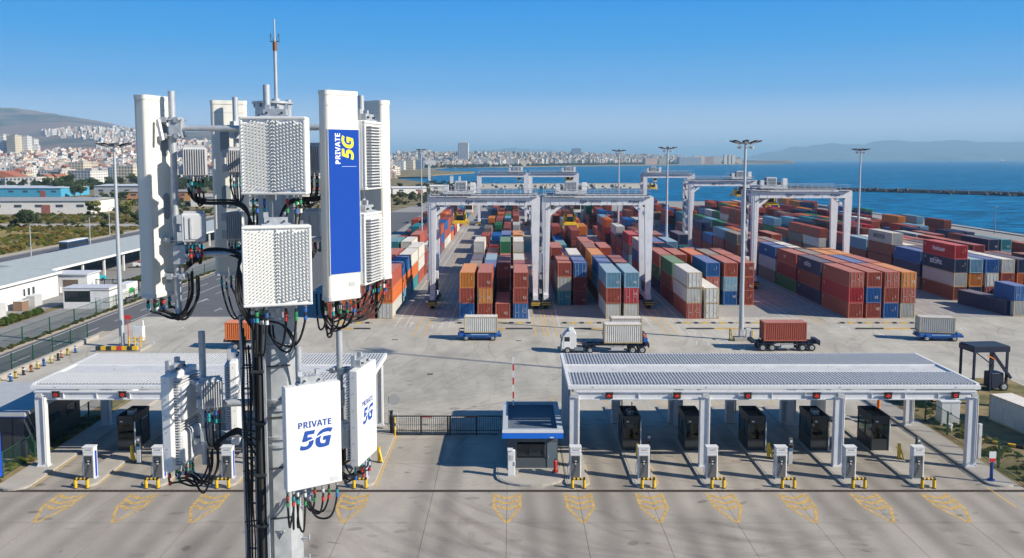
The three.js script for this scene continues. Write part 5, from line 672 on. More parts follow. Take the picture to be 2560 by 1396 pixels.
{ // white tractor with its trailer
  const d = 114, o = thing('truck_tractor', 'white truck tractor facing left in the yard behind the right canopy', 'truck', [8.75, 0, -d]); o.scale.setScalar(.84);
  const cab = extrude([[-2.25, .75], [-2.32, 1.6], [-2.05, 2.75], [-1.5, 3.45], [-.2, 3.55], [-.2, 3.3], [.0, 3.2], [.0, .95], [-.3, .75]], 2.3, .04); mb().add(cab, new THREE.Matrix4().makeTranslation(0, 0, -1.15)).build('cab', mat.white, o);
  mb().box(.05, .78, 1.95, -2.17, 2.28, 0, 0, 0, -.24).build('windscreen', mat.glassDark, o); for (const z of [1.21, -1.21]) { mb().box(.85, .72, .04, -1.45, 2.35, z).build('side_window', mat.glassDark, o); mb().box(1.05, 1.6, .02, -1.45, 1.85, z * .995).build('door', M([.74, .75, .75], .4), o); mb().box(.14, .6, .28, -2.35, 2.3, z * 1.07).build('mirror', mat.black, o); }
  mb().rbox(.4, .6, 2.36, -2.2, .75, 0, .06).build('bumper', mat.greyPlastic, o); mb().box(2.2, .3, 2.38, -1.15, .62, 0).build('lower_skirt', mat.slate, o); mb().box(.04, .4, 1.6, -2.37, 1.35, 0).build('grille', mat.black, o); for (const z of [-.9, .9]) mb().box(.06, .18, .34, -2.41, .85, z).build('headlight', mat.palePlastic, o); mb().rbox(.9, .42, 2.1, -.7, 3.72, 0, .1).build('roof_deflector', mat.white, o);
  mb().box(5.0, .26, .9, .8, .9, 0).build('chassis', mat.navy, o); mb().rbox(1.4, .6, .55, .45, .75, .95, .05).build('fuel_tank', mat.galvDark, o); mb().cyl(.55, .55, .1, 2.1, 1.15, 0, 16).build('fifth_wheel', mat.darkSteel, o); mb().box(1.3, .06, .55, 2.3, 1.1, 1.0).box(1.3, .06, .55, 2.3, 1.1, -1.0).build('mudguards', mat.black, o); const h = mb(); for (const z of [-.3, .3]) h.tube([V(.1, 1.9, z), V(.6, 1.4, z), V(1.2, 1.6, z * .5)], .04, 12, 5); h.build('air_hoses', mat.copper, o);
  for (const z of [-1.02, 1.02]) { wheel(o, -1.35, .52, z, .52, .34); wheel(o, 2.3, .52, z, .52, .5); }
  const e = trailer('dark blue container trailer behind the white tractor', 14.2, d, 9.0, [2.3, 3.6]); mb().box(.5, .6, 1.8, 4.1, 1.8, 0).build('rear_locker', mat.blueTruck, e); mb().cyl(.12, .12, 1.6, 4.1, 2.25, 0, 8, Math.PI / 2).build('beacon_bar', mat.orange, e);
  container('off white container on the trailer of the white truck', 'white', [15.2, 1.42, -d], Math.PI / 2, 5.15, 2.2, 2.6);
  trailer('dark blue trailer half hidden behind the white truck', 16.2, 119.5, 6.0, [1, 2.2]); container('light grey container behind the one on the white truck', 'white', [16.4, 1.42, -119.5], Math.PI / 2, 4.4, 2.1, 2.4);
}
trailer('dark blue four axle trailer beside the near light pole', 37.9, 115.5, 9.4, [-3.2, -1.9, 2.3, 3.6]); container('rust brown container on the four axle trailer', 'rust', [37.8, 1.42, -115.5], Math.PI / 2, 5.9, 2.3, 2.6);
trailer('trailer under the orange container, half behind the mast', -36.9, 116.2, 6.4, [-1.6, 1.7]); container('orange red container on a trailer half behind the mast', 'orange', [-36.9, 1.42, -116.2], Math.PI / 2, 6.06, 2.44, 2.45);
// right edge: reefer, straddle frame, shaded trucks, cabinet, fence, plants
{
  container('white container cut by the right picture edge beside the canopy', 'white', [50.6, 0, -79.5], .16, 9, 2.5, 2.7);
  const o = thing('straddle_frame', 'dark blue steel machine frame on legs behind the right canopy', 'machine frame', [54.6, 0, -95.5], .1); const b = mat.navy; mb().box(4.2, .3, 2.6, 0, 5.1, 0).build('top_deck', M([.03, .035, .045], .5), o); const f = mb(); f.box(4.4, .6, .12, 0, 4.85, 1.3).box(4.4, .6, .12, 0, 4.85, -1.3).box(.12, .6, 2.6, -2.2, 4.85, 0).box(.12, .6, 2.6, 2.2, 4.85, 0); f.build('side_panels', b, o); for (const [x, z] of [[-2, 1.2], [-2, -1.2], [2, 1.2], [2, -1.2], [0, 1.2]]) mb().box(.22, 4.7, .22, x, 2.35, z).build('leg', b, o); mb().beam(V(.2, 4.4, 1.3), V(2.4, 1.5, 1.4), .25, .3).beam(V(-1.8, 4.5, 1.3), V(.2, 3, 1.4), .12, .12).build('brace', b, o); mb().rbox(1.5, 1.8, 1.4, .9, 1.2, .6, .08).build('cab', b, o); for (const x of [-1.7, 1.7]) for (const z of [-1.2, 1.2]) wheel(o, x, .5, z, .5, .35); mb().beam(V(-.5, 4.2, 1.35), V(.9, 3.5, 1.35), .1, .12).build('orange_arm', mat.orange, o);
  for (const [x, d, t] of [[45.8, 88.5, 'nearer'], [48.5, 96, 'farther']]) { const k = thing('parked_truck', `dark blue truck in the shade behind the right canopy, ${t} one`, 'truck', [x, 0, -d]); mb().rbox(2.3, 2.2, 2.0, 0, 1.75, 0, .12).build('cab', mat.navy, k); mb().box(2.0, .8, .05, 0, 2.2, 1.0).build('windscreen', mat.glassDark, k); mb().box(2.2, .5, 6, 0, 1.0, -3.6).build('chassis', mat.navy, k); mb().box(2.3, 1.1, 4.4, 0, 1.8, -4.4).build('load_bed', mat.navy, k); mb().box(2.0, .25, .05, 0, 1.2, 1.03).build('grille', mat.black, k); for (const s of [-.8, .8]) mb().box(.3, .18, .05, s, .95, 1.03).build('headlight', mat.yellow, k); for (const z of [0, -4, -5.3]) for (const s of [-1, 1]) { const w = mb().cyl(.5, .5, .3, s, .5, z, 16, 0, Math.PI / 2).build('wheel', mat.rubber, k); mb().cyl(.28, .28, .32, s, .5, z, 12, 0, Math.PI / 2).build('rim', mat.galvDark, w); } }
  const cab = thing('utility_cabinet', 'pale grey utility cabinet in the grass beyond the right fence', 'cabinet', [43.7, 0, -82.3]); mb().rbox(1.85, 2.3, 1.1, 0, 1.25, 0, .04).build('body', mat.palePlastic, cab); mb().box(2.0, .12, 1.25, 0, 2.44, 0).build('roof', mat.white, cab); for (const s of [-1, 1]) mb().box(.85, 2.0, .03, s * .45, 1.25, .56).build('door', mat.palePlastic, cab); mb().box(.05, .2, .05, .06, 1.3, .6).build('handle', mat.black, cab); mb().box(1.9, .14, 1.2, 0, .07, 0).build('plinth', mat.concrete, cab);
  const bk = thing('bucket', 'white plastic bucket in front of the grey utility cabinet', 'bucket', [42.9, 0, -80.4]); mb().cyl(.32, .26, .6, 0, .3, 0, 14).build('pail', mat.white, bk); mb().cyl(.34, .34, .05, 0, .61, 0, 14).build('rim', mat.palePlastic, bk);
  fence('green mesh fence with posts right of the right canopy', 41.9, 66, 41.9, 96, 4.6, 2.3, .55);
  const py = thing('sign_post', 'blue post with a small white and red sign at the right canopy corner', 'sign', [39.4, .17, -67.0]); mb().cyl(.13, .13, 1.6, 0, .8, 0, 10).build('post', M([.01, .06, .25], .5), py); mb().cyl(.28, .3, .12, 0, .06, 0, 14).build('base', M([.01, .06, .25], .5), py); mb().box(.55, .9, .06, 0, 2.0, .05).build('board', mat.white, py); mb().box(.5, .3, .02, 0, 1.75, .09).build('red_print', mat.red, py);
  const ty = thing('totem', 'plain pale grey pillar behind the last canopy column', 'pillar', [41.4, 0, -72.5]); mb().rbox(.32, 3.2, .3, 0, 1.6, 0, .05).build('body', mat.palePlastic, ty); mb().box(.4, .1, .38, 0, .05, 0).build('base', mat.concrete, ty);
  const kr = thing('barrier_kerb', 'yellow and black striped kerb beams lying right of the canopy', 'kerb', [46.2, 0, -75.5], -.6); for (let k = 0; k < 9; k++) mb().box(.62, .3, .3, -2.6 + k * .64, .15, 0).build('stripe', k % 2 ? mat.black : mat.yellow, kr);
  const om = thing('hydrant_stand', 'orange yellow pipe fitting at the rear of the right canopy', 'pipe fitting', [37.2, .1, -84]); mb().cyl(.16, .16, 1.9, .3, .95, 0, 10).build('pillar', mat.orange, om); mb().box(1.4, .5, .5, -.3, .5, 0).build('pump', mat.orange, om); mb().cyl(.3, .3, .3, -.7, .4, 0, 12).build('flange', mat.copper, om);
  const bm = thing('boom_barrier', 'white barrier post with upright red and white boom, last lane', 'barrier', [33.0, .17, -83]); mb().rbox(.5, 1.9, .5, 0, .95, 0, .05).build('cabinet', mat.white, bm); for (let k = 0; k < 7; k++) mb().box(.12, .8, .08, .32, 1.4 + k * .8, 0).build('boom_band', k % 2 ? mat.red : mat.white, bm); mb().cyl(.09, .09, .8, .3, .4, .4, 8).build('yellow_post', mat.yellow, bm);
  const tk = thing('water_tank', 'white rounded tank behind the fourth lane booth', 'tank', [31.3, .17, -84]); mb().cyl(.75, .75, 1.9, 0, 1.35, 0, 18).add(new THREE.SphereGeometry(.75, 18, 8, 0, 6.3, 0, 1.57).scale(1, .4, 1), new THREE.Matrix4().makeTranslation(0, 2.3, 0)).build('shell', mat.palePlastic, tk); for (const s of [-.5, .5]) mb().box(.12, .5, .5, s, .25, 0).build('leg', mat.galvDark, tk);
}
// green mesh fence along a line
function fence(label, x0, d0, x1, d1, gap, h, op = .5, group) {
  const o = thing('mesh_fence', label, 'fence', [x0, 0, -d0], 0, group), dx = x1 - x0, dz = -(d1 - d0), L = Math.hypot(dx, dz), n = Math.max(1, Math.round(L / gap)), ry = Math.atan2(-dz, dx), pg = mb().box(.13, h + .1, .13, 0, h / 2, 0).geo;
  for (let i = 0; i <= n; i++) { const m = new THREE.Mesh(pg, mat.fenceGreen); m.name = 'post'; m.position.set(dx * i / n, 0, dz * i / n); o.add(m); }
  const w = mb(); for (let y = .15; y < h; y += .2) w.box(L, .012, .012, 0, y, 0); for (let x = -L / 2; x < L / 2; x += op < .6 ? .16 : .3) w.box(.01, h - .1, .01, x, h / 2, 0); const k = w.build('wire_mesh', mat.fenceGreen, o, 'stuff'); k.position.set(dx / 2, 0, dz / 2); k.rotation.y = ry;
  for (const [y, hh] of [[h - .04, .05], [.12, .05]]) { const r = mb().box(L, hh, .05, 0, y, 0).build('rail', mat.fenceGreen, o); r.position.set(dx / 2, 0, dz / 2); r.rotation.y = ry; } return o;
}
// ---------- left side: road, fences, sheds, field ----------
const leafTex = tex(256, 5, (u, v) => { const n = fbm(u * 10, v * 10, 10, 4), k = smooth(.3, .7, n); return [lerp(.035, .10, k), lerp(.055, .13, k), lerp(.018, .035, k)]; });
const leafMats = [[1, 1, 1], [.7, .8, .75], [2.3, 1.75, 1.05], [1.25, 1.3, .6]].map((c) => M(c, .9, 0, leafTex));
function crownGeo(seed, n, leaf, blobs) { const r = rng(seed), pos = []; for (let i = 0; i < n; i++) { const b = blobs[Math.floor(r() * blobs.length)], a = r() * 6.283, c = r() * 2 - 1, q = Math.cbrt(.25 + .75 * r()), s = Math.sqrt(1 - c * c), p = [b[0] + b[3] * q * s * Math.cos(a), b[1] + b[4] * q * c, b[2] + b[3] * q * s * Math.sin(a)]; for (let k = 0; k < 3; k++) pos.push(p[0] + (r() - .5) * leaf, p[1] + (r() - .5) * leaf, p[2] + (r() - .5) * leaf); } const g = new THREE.BufferGeometry(); g.setAttribute('position', new THREE.Float32BufferAttribute(pos, 3)); g.computeVertexNormals(); return metreUV(g); }
const rT = rng(77);
const blobSet = (n, w, h0, h1) => [...Array(n)].map(() => { const a = rT() * 6.3, q = w * Math.sqrt(rT()) * .75, y = lerp(h0, h1, rT()); return [q * Math.cos(a), y, q * Math.sin(a), w * (.35 + .25 * rT()), (h1 - h0) * (.2 + .15 * rT())]; });
const treeProto = [0, 1, 2, 3].map((k) => { const tall = k === 3, w = tall ? .32 : .48, c = crownGeo(50 + k, 2200, tall ? .13 : .15, blobSet(tall ? 9 : 8, w, tall ? .3 : .38, .9)), t = mb(); t.bar(V(0, 0, 0), V(0, .5, 0), .035, 7, .022); for (let i = 0; i < 5; i++) { const a = i * 1.3 + k; t.bar(V(0, .3 + i * .05, 0), V(Math.cos(a) * w * .6, .55 + i * .06, Math.sin(a) * w * .6), .014, 5, .006); } return [c, t.geo]; });
const bark = M([.12, .085, .06], .95);
function tree(label, p, h, k, mi = 0, group) { const o = thing('tree', label, 'tree', p, rT() * 6, group); const c = new THREE.Mesh(treeProto[k][0], leafMats[mi]); c.name = 'crown'; const t = new THREE.Mesh(treeProto[k][1], bark); t.name = 'trunk'; o.add(t, c); o.scale.setScalar(h); return o; }
const shrubProto = [0, 1, 2].map((k) => crownGeo(80 + k, 1100, .2, blobSet(6, .55, .12, .6)));
function shrub(label, p, s, mi, group) { const o = thing('shrub', label, 'shrub', p, rT() * 6, group); const c = new THREE.Mesh(shrubProto[Math.floor(rT() * 3)], leafMats[mi]); c.name = 'foliage'; const st = mb(); for (let i = 0; i < 4; i++) st.bar(V(0, 0, 0), V((rT() - .5) * .6, .4, (rT() - .5) * .6), .02, 4); st.build('stems', bark, o); o.add(c); o.scale.setScalar(s); return o; }
function bushes(name, label, spots, mi, cat) { // ground cover nobody would count
  const im = new THREE.InstancedMesh(shrubProto[1], leafMats[mi], spots.length), m = new THREE.Matrix4(); spots.forEach(([x, y, z, s, sy], i) => { m.makeRotationY(i * 1.7).scale(V(s, s * (sy ?? 1), s)).setPosition(x, y, z); im.setMatrixAt(i, m); { const q = rT(), dry = /scrub|weed/.test(name) ? q * q : 0; im.setColorAt(i, lin((.7 + .5 * rT()) * lerp(1, 2.6, dry), (.7 + .5 * rT()) * lerp(1, 1.75, dry), (.6 + .4 * rT()) * lerp(1, 1.5, dry))); }; }); im.name = numbered(name); tag(im, label, cat, null, 'stuff'); scene.add(im);
}
const asphM = M([.115, .115, .12], .9, 0, T.asph), sand = M([.46, .40, .31], .95, 0, rep(T.wear, 9)), paleAsph = M([.25, .245, .235], .9, 0, T.asph);
const road = (x0, x1, d0, d1, name, m, label, y) => mb().add(flat([[x0, -d0], [x1, -d0], [x1, -d1], [x0, -d1]], y)).top(name, m, label, name.replace(/_/g, ' '), null, 'structure');
road(-69.5, -62.2, 40, 420, 'road', asphM, 'asphalt road along the fence left of the yard', .0); road(-70.6, -69.5, 40, 420, 'road_verge', sand, 'sandy verge between the left road and the green fence', .002); road(-63.4, -61.2, 40, 128, 'footway', sand, 'pale footway strip between the left road and the canopy', .006);
mb().add(flat([[-69.5, -140], [-40, -140], [-44, -420], [-69.5, -420]], -.001)).top('road_apron', asphM, 'wide asphalt area behind the mast where the left road opens', 'road', null, 'structure');
road(-80.5, -71.5, 40, 420, 'service_road', paleAsph, 'grey service road beyond the green fence', .0); road(-130, -82.5, 100, 420, 'depot_yard', paleAsph, 'grey paved yard round the white depot buildings', .0);
road(-138, -125, 60, 900, 'highway', asphM, 'asphalt highway beyond the long shed', .004); road(-141.5, -138, 60, 900, 'highway_verge', sand, 'sandy verge along the far side of the highway', .002);
{ const w = mb(); strip(w, -68.6, 40, -68.6, 330, .2); for (let d = 60; d < 330; d += 9.5) strip(w, -65.2, d, -65.2, d + 4.2, .16); strip(w, -62.6, 136, -58.5, 330, .18); for (let d = 120; d < 320; d += 11) strip(w, -58 - (d - 120) * .01, d, -58.2, d + 5, .16); strip(w, -125.8, 60, -125.8, 700, .2); strip(w, -137.2, 60, -137.2, 700, .2); for (let d = 60; d < 600; d += 12) strip(w, -131.5, d, -131.5, d + 6, .2); strip(w, -54, 112, -46, 108, .16); strip(w, -52.5, 121, -51.2, 118.5, .16); strip(w, -51.2, 118.5, -51.6, 115.8, .16); strip(w, -51.6, 115.8, -54, 113, .16); for (const [x, d] of [[-56, 140], [-52, 145], [-58, 155], [-52, 128]]) { strip(w, x, d, x, d + 3.2, .2); strip(w, x, d + 2.6, x + .8, d + 1.7, .2); } w.top('road_line', mat.whiteLine, 'white lane lines on the roads at the left', 'road marking', null, 'structure'); }
fence('green mesh fence with dark posts along the left road, far side', -71, 62, -71, 330, 7.3, 2.3); fence('short green mesh fence between the left road and the left canopy', -62.6, 75, -62.6, 122, 4.6, 2.3);
{ // clutter strip beside the left canopy: yellow and blue posts, barriers
  const r = rng(12); const kinds = [M([.42, .30, .05], .6), mat.blueTruck, M([.45, .33, .07], .6), mat.charcoal, M([.35, .13, .05], .6)]; for (let i = 0; i < 22; i++) { const d = 82 + i * 1.5, o = thing('barrier_post', `low ${['yellow', 'blue', 'yellow', 'dark', 'orange'][i % 5]} barrier post in the row between the left road and the left canopy`, 'bollard', [-60.2 + (r() - .5) * .5, 0, -d], 0, 'barrier posts left of the left canopy'); mb().rbox(.26, .95, .22, 0, .5, 0, .04).build('body', kinds[i % 5], o); mb().box(.4, .1, .4, 0, .05, 0).build('foot', mat.rubber, o); mb().box(.28, .14, .24, 0, .75, 0).build('band', i % 2 ? mat.white : mat.black, o); }
  const g = thing('pole_guard', 'yellow and dark barrier frames round the foot of the left light pole', 'guard rail', [-54.6, 0, -115.8]); mb().box(6.2, .3, 3.6, .2, .15, 0).build('island', mat.kerb, g); for (let k = 0; k < 8; k++) mb().box(.7, .5, .4, -2.5 + k * .72, .5, 1.7).build('barrier_block', k % 5 === 4 ? mat.red : k % 2 ? mat.yellow : mat.charcoal, g); for (let k = 0; k < 3; k++) { mb().box(.9, .1, .08, 1.4 + k * .8, 1.6, .3).box(.9, .1, .08, 1.4 + k * .8, 1.1, .3).build('yellow_rail', mat.yellow, g); mb().cyl(.08, .08, 1.7, 1.1 + k * .8, .95, .3, 8).build('yellow_post', mat.yellow, g); } mb().rbox(1.4, 2.0, .9, 2.2, 2.2, -.4, .05).build('cabinet', mat.palePlastic, g); mb().cyl(.12, .12, 2.8, 2.9, 2.6, -.2, 8).build('white_pole', mat.white, g); mb().box(.9, .6, .06, .9, 4.5, 0).cyl(.05, .05, 4.4, .9, 2.2, 0, 8).build('small_sign', mat.red, g);
  const kk = thing('kerb_wall', 'low pale concrete wall beside the left road', 'wall', [-61.6, 0, -98]); mb().box(.4, .55, 50, 0, .27, 0).build('wall', mat.kerb, kk); mb().box(.5, .08, 50, 0, .58, 0).build('coping', mat.concrete, kk);
}
{ // low dark gatehouse at the far left
  const o = thing('gatehouse', 'low dark blue gatehouse with pale flat roof at the left edge', 'building', [-47.2, 0, -72.5]); mb().box(8.0, 3.9, 9.6, 0, 1.95, -4.8).build('wall', M([.035, .045, .06], .45, 0, T.soft), o); mb().box(8.6, .35, 10.2, 0, 4.08, -4.8).build('roof', M([.45, .47, .48], .7, 0, T.soft), o); const j = mb(); for (let x = -3; x <= 3; x += 2) j.box(.05, 3.8, .04, x, 1.95, .02); j.build('panel_joints', mat.black, o); mb().box(1.2, 2.3, .06, 2.3, 1.2, .02).build('door', mat.charcoal, o); mb().box(2.2, 1.1, .05, -.8, 2.2, .03).build('window', mat.glassDark, o); for (const z of [-2, -5, -8]) mb().box(.05, 1.0, 1.8, 4.02, 2.2, z).build('window', mat.glassDark, o); mb().box(8.62, .2, .06, 0, 3.85, .05).build('blue_trim', M([.01, .08, .4], .4), o);
  const p = thing('pillar_sign', 'white and blue pillar cut by the left picture edge', 'sign', [-41.8, 0, -66.2]); mb().rbox(.8, 4.9, .5, -.4, 2.45, 0, .04).build('body', mat.white, p); mb().box(.3, 3.6, .54, .1, 2.6, 0).build('blue_panel', mat.blue, p);
  fence('green mesh fence beside the gatehouse under the left canopy', -42.5, 68, -42.5, 92, 5, 2.2);
  const pl = thing('potted_palm', 'small potted palm behind the dark booth of the left canopy', 'plant', [-30.8, .17, -80]); mb().cyl(.3, .22, .5, 0, .25, 0, 12).build('pot', mat.copper, pl); for (let k = 0; k < 9; k++) { const a = k * .7; mb().beam(V(0, .5, 0), V(Math.cos(a) * .5, 1.5 + .3 * (k % 3), Math.sin(a) * .5), .1, .015).build('leaf', leafMats[0], pl); }
  const cr = thing('crate_heap_cart', 'small white cart with boxes behind the gatehouse', 'cart', [-44.5, 0, -92]); mb().rbox(2.4, 1.5, 1.6, 0, 1.4, 0, .05).build('box', mat.palePlastic, cr); mb().rbox(1.1, 1.7, 1.5, 1.9, 1.1, 0, .12).build('cab', mat.white, cr); mb().box(.05, .7, 1.3, 2.44, 1.4, 0).build('windscreen', mat.glassDark, cr); for (const x of [-.8, 1.9]) for (const z of [-.75, .75]) wheel(cr, x, .36, z, .36, .22);
}
// white depot building and its little outbuildings
{
  const wx = -88.4, d0 = 106, d1 = 162, o = thing('depot_building', 'long white depot building with low pale roof at the left edge', 'building', [wx, 0, -d0]), L = d1 - d0, Wd = 24; mb().box(Wd, 4.5, L, -Wd / 2, 2.25, -L / 2).build('wall', M([.74, .73, .70], .8, 0, T.drip), o); const rf = extrude([[-Wd - .5, 4.5], [.5, 4.5], [.5, 4.75], [-9, 5.7], [-Wd - .5, 4.9]], L + 1); mb().add(rf, new THREE.Matrix4().makeTranslation(0, 0, -L - .5)).build('roof', M([.40, .44, .43], .7, 0, rep(T.drip, 5)), o); mb().box(.12, .45, L + 1.1, .56, 4.55, -L / 2).build('eaves', mat.white, o); mb().box(Wd, .4, .12, -Wd / 2, 4.6, -L - .56).build('eaves', mat.white, o);
  for (const [d, w, h, y, n] of [[119, 3.2, 3.3, 1.75, 'roller_door'], [124.5, 3.2, 3.3, 1.75, 'roller_door'], [130.5, 3.4, 3.4, 1.8, 'roller_door'], [136, 3.6, 3.0, 2.2, 'window'], [141.5, .7, 1.4, 2.2, 'window'], [150.5, .7, 1.3, 2.4, 'window'], [152, .7, 1.3, 2.4, 'window'], [153.5, .7, 1.3, 2.4, 'window']]) { mb().box(.05, h, w, .03, y, -(d - d0)).build(n, n === 'window' ? M([.05, .07, .09], .2) : mat.greyPlastic, o); mb().box(.09, .12, w + .3, .04, y + h / 2 + .06, -(d - d0)).build('lintel', mat.white, o); } const dp = mb(); for (let z = 8; z < L; z += 12) dp.cyl(.07, .07, 4.4, .1, 2.2, -z, 6); dp.build('downpipe', mat.white, o); mb().box(.3, .9, .5, .2, 3.3, -30).build('wall_unit', mat.palePlastic, o);
  for (const [x, d, w, h, c, t] of [[-86.6, 139.5, 2.4, 2.2, mat.greyPlastic, 'grey shed box against the wall of the white depot'], [-86.4, 146, 2.0, 1.7, M([.22, .14, .09], .8), 'brown crate against the wall of the white depot'], [-86.6, 150.5, 2.4, 1.9, mat.greyPlastic, 'grey tank box nearer the corner of the white depot']]) { const b = thing('storage_box', t, 'box', [x, 0, -d]); mb().rbox(1.6, h, w, 0, h / 2, 0, .04).build('body', c, b); mb().box(1.7, .08, w + .1, 0, h, 0).build('lid', mat.palePlastic, b); }
  const an = thing('annex', 'white flat annex with dark openings behind the depot building', 'building', [-88, 0, -168]); mb().box(12, 3.6, 5, -2.5, 1.8, 0).build('wall', mat.white, an); mb().box(12.5, .25, 5.6, -2.5, 3.7, 0).build('roof', mat.palePlastic, an); for (const [x, w] of [[-6.6, 1.4], [-3.6, 2.4], [.2, 3]]) mb().box(w, 2.4, .05, x, 1.4, 2.52).build('opening', M([.16, .12, .09], .8), an); mb().rbox(1.2, 1.2, .6, -2.2, .6, 2.9, .05).build('cooling_unit', mat.palePlastic, an);
  const ki = thing('kiosk', 'white flat kiosk with glazed side between the hedges and the fence', 'building', [-75.6, 0, -149.5], .0); mb().box(8.2, 1.2, 4, 0, .6, 0).box(8.2, .5, 4, 0, 3.4, 0).box(.2, 2, 4, -4, 2.2, 0).box(3.4, 2.2, 4, 2.4, 2.2, 0).build('wall', mat.white, ki); mb().box(4.6, 2.0, .06, -1.6, 2.2, 1.97).box(4.6, 2.0, .06, -1.6, 2.2, -1.97).build('glazing', mat.glassDark, ki); mb().box(8.4, .12, 4.2, 0, 3.72, 0).build('roof', mat.palePlastic, ki); mb().box(1.1, 2.1, .05, 2.2, 1.1, 2.02).build('door', mat.palePlastic, ki);
  const vk = thing('white_box_van', 'white and green box van parked behind the kiosk', 'van', [-73.2, 0, -158]); mb().rbox(2.2, 2.5, 4.6, 0, 1.9, 0, .12).build('body', mat.white, vk); mb().rbox(2.0, 1.7, 1.5, 0, 1.3, 3.0, .15).build('cab', mat.white, vk); mb().box(.04, 1.0, 1.7, 1.12, 1.8, .6).build('green_panel', M([.03, .32, .05], .5), vk); mb().box(1.8, .7, .05, 0, 1.7, 3.76).build('windscreen', mat.glassDark, vk); for (const z of [-1.6, 2.7]) for (const s of [-1, 1]) mb().cyl(.4, .4, .25, s * .95, .4, z, 14, 0, Math.PI / 2).build('wheel', mat.rubber, vk);
  const gr = thing('bar_fence', 'dark bar fence between the annex and the parked vans', 'fence', [-83.5, 0, -167]); for (let k = 0; k <= 6; k++) mb().box(.14, 2.6, .14, k * 1.7, 1.3, 0).build('post', mat.charcoal, gr); mb().box(10.2, .12, .08, 5.1, 2.4, 0).box(10.2, .12, .08, 5.1, .4, 0).build('rail', mat.charcoal, gr); const bb = mb(); for (let x = .3; x < 10; x += .35) bb.box(.04, 2, .04, x, 1.4, 0); bb.build('bars', mat.charcoal, gr, 'stuff');
}
// long open shed with parked vehicles
{
  const o = thing('open_shed', 'long open sided shed with pale sloping roof beside the highway', 'shed', [-92.2, 0, -166]), L = 150; const r = extrude([[.4, 4.3], [.4, 4.55], [-11.6, 5.6], [-11.6, 5.35]], L); mb().add(r, new THREE.Matrix4().makeTranslation(0, 0, -L)).build('roof', M([.40, .44, .43], .7, 0, rep(T.drip, 6)), o); mb().box(.14, .5, L, .5, 4.4, -L / 2).build('gutter', mat.white, o); const bm = mb(); for (let z = 4; z < L; z += 9.5) bm.beam(V(.2, 4.1, -z), V(-11.2, 5.1, -z), .2, .35); bm.build('rafters', mat.galvDark, o); for (let z = 4; z < L; z += 9.5) { mb().box(.4, 4.2, .4, -.3, 2.1, -z).build('column', mat.white, o); mb().box(.3, 5, .3, -11.2, 2.5, -z).build('column', mat.galv, o); } mb().box(.15, 3.2, L, -11.4, 1.6, -L / 2).build('back_wall', M([.2, .22, .22], .8), o);
  const car = (x, d, c, ry, label, h = 1.5, pickup) => { const k = thing('parked_car', label, 'car', [x, 0, -d], ry, 'vehicles parked under the long shed'); const s = extrude(pickup ? [[-2.4, .4], [-2.4, 1.05], [-.6, 1.05], [-.5, 1.75], [.9, 1.75], [1.4, 1.1], [2.4, .95], [2.4, .4]] : [[-2.1, .35], [-2.15, .9], [-1.6, 1.05], [-1.1, h], [.5, h], [1.2, 1.0], [2.1, .85], [2.1, .35]], 1.6, .1); mb().add(s, new THREE.Matrix4().makeTranslation(0, 0, -.8)).build('body', c, k); for (const z of [-.93, .93]) mb().box(1.2, .4, .03, pickup ? .2 : -.3, h - .28, z).build('side_window', mat.glassDark, k); for (const x2 of [-1.35, 1.35]) for (const z of [-.8, .8]) mb().cyl(.34, .34, .22, x2, .34, z, 14, Math.PI / 2).build('wheel', mat.rubber, k); };
  car(-93.5, 176, M([.02, .28, .32], .4), .5, 'teal covered car under the near end of the shed'); car(-91.2, 182, M([.02, .30, .34], .4), .7, 'teal car in front of the second shed column'); car(-95, 178.5, mat.white, .6, 'white car beside the teal ones under the shed'); car(-90.5, 205, mat.palePlastic, .2, 'white pickup in front of the open shed', 1.5, true); car(-92.5, 212, mat.red, .4, 'red car under the middle of the shed'); car(-89.5, 214, mat.white, .9, 'white pickup behind the red car', 1.5, true); car(-93, 245, M([.02, .28, .42], .4), .3, 'turquoise pickup under the far end of the shed', 1.5, true);
  const bus = thing('bus', 'white roofed blue bus on the highway beyond the shed', 'bus', [-126.6, 0, -241.5]); mb().rbox(2.5, 2.7, 12, 0, 1.85, 0, .2).build('body', M([.015, .045, .12], .4), bus); mb().rbox(2.4, .3, 11.8, 0, 3.25, 0, .1).build('roof', mat.white, bus); for (const s of [-1, 1]) { for (let k = 0; k < 6; k++) mb().box(.04, .9, 1.6, s * 1.25, 2.2, -4.8 + k * 1.9).build('window', mat.glassDark, bus); mb().box(.04, .35, 11, s * 1.25, .95, 0).build('red_band', mat.red, bus); } mb().box(2.1, 1.2, .05, 0, 2.1, 6.02).build('windscreen', mat.glassDark, bus); for (const z of [-3.6, 3.8]) for (const s of [-1, 1]) mb().cyl(.5, .5, .3, s * 1.1, .5, z, 14, 0, Math.PI / 2).build('wheel', mat.rubber, bus);
}
// lamps along the highway
[[116, 415, 668], [562, 600, 641], [978, 560, 617], [1294, 560, 599], [685, 540, 580]].forEach(([zx], i) => { const q = [[-124.3, 174], [-124.5, 216], [-124.2, 246], [-124.2, 282], [-139.5, 290]][i]; const o = thing('street_lamp', ['highway lamp post at the left edge beyond the shed', 'highway lamp post beside the bus', 'highway lamp post left of the left floodlight pole', 'highway lamp post beside the far left antenna', 'lamp post in the field across the highway'][i], 'lamp post', [q[0], 0, -q[1]], 0, 'lamp posts along the highway'); mb().cyl(.09, .16, 9.5, 0, 4.75, 0, 8).build('pole', mat.galv, o); mb().bar(V(0, 9.4, 0), V(1.3, 9.8, 0), .06, 6).build('arm', mat.galv, o); mb().box(.9, .16, .34, 1.5, 9.8, 0).build('lamp_head', mat.palePlastic, o); });
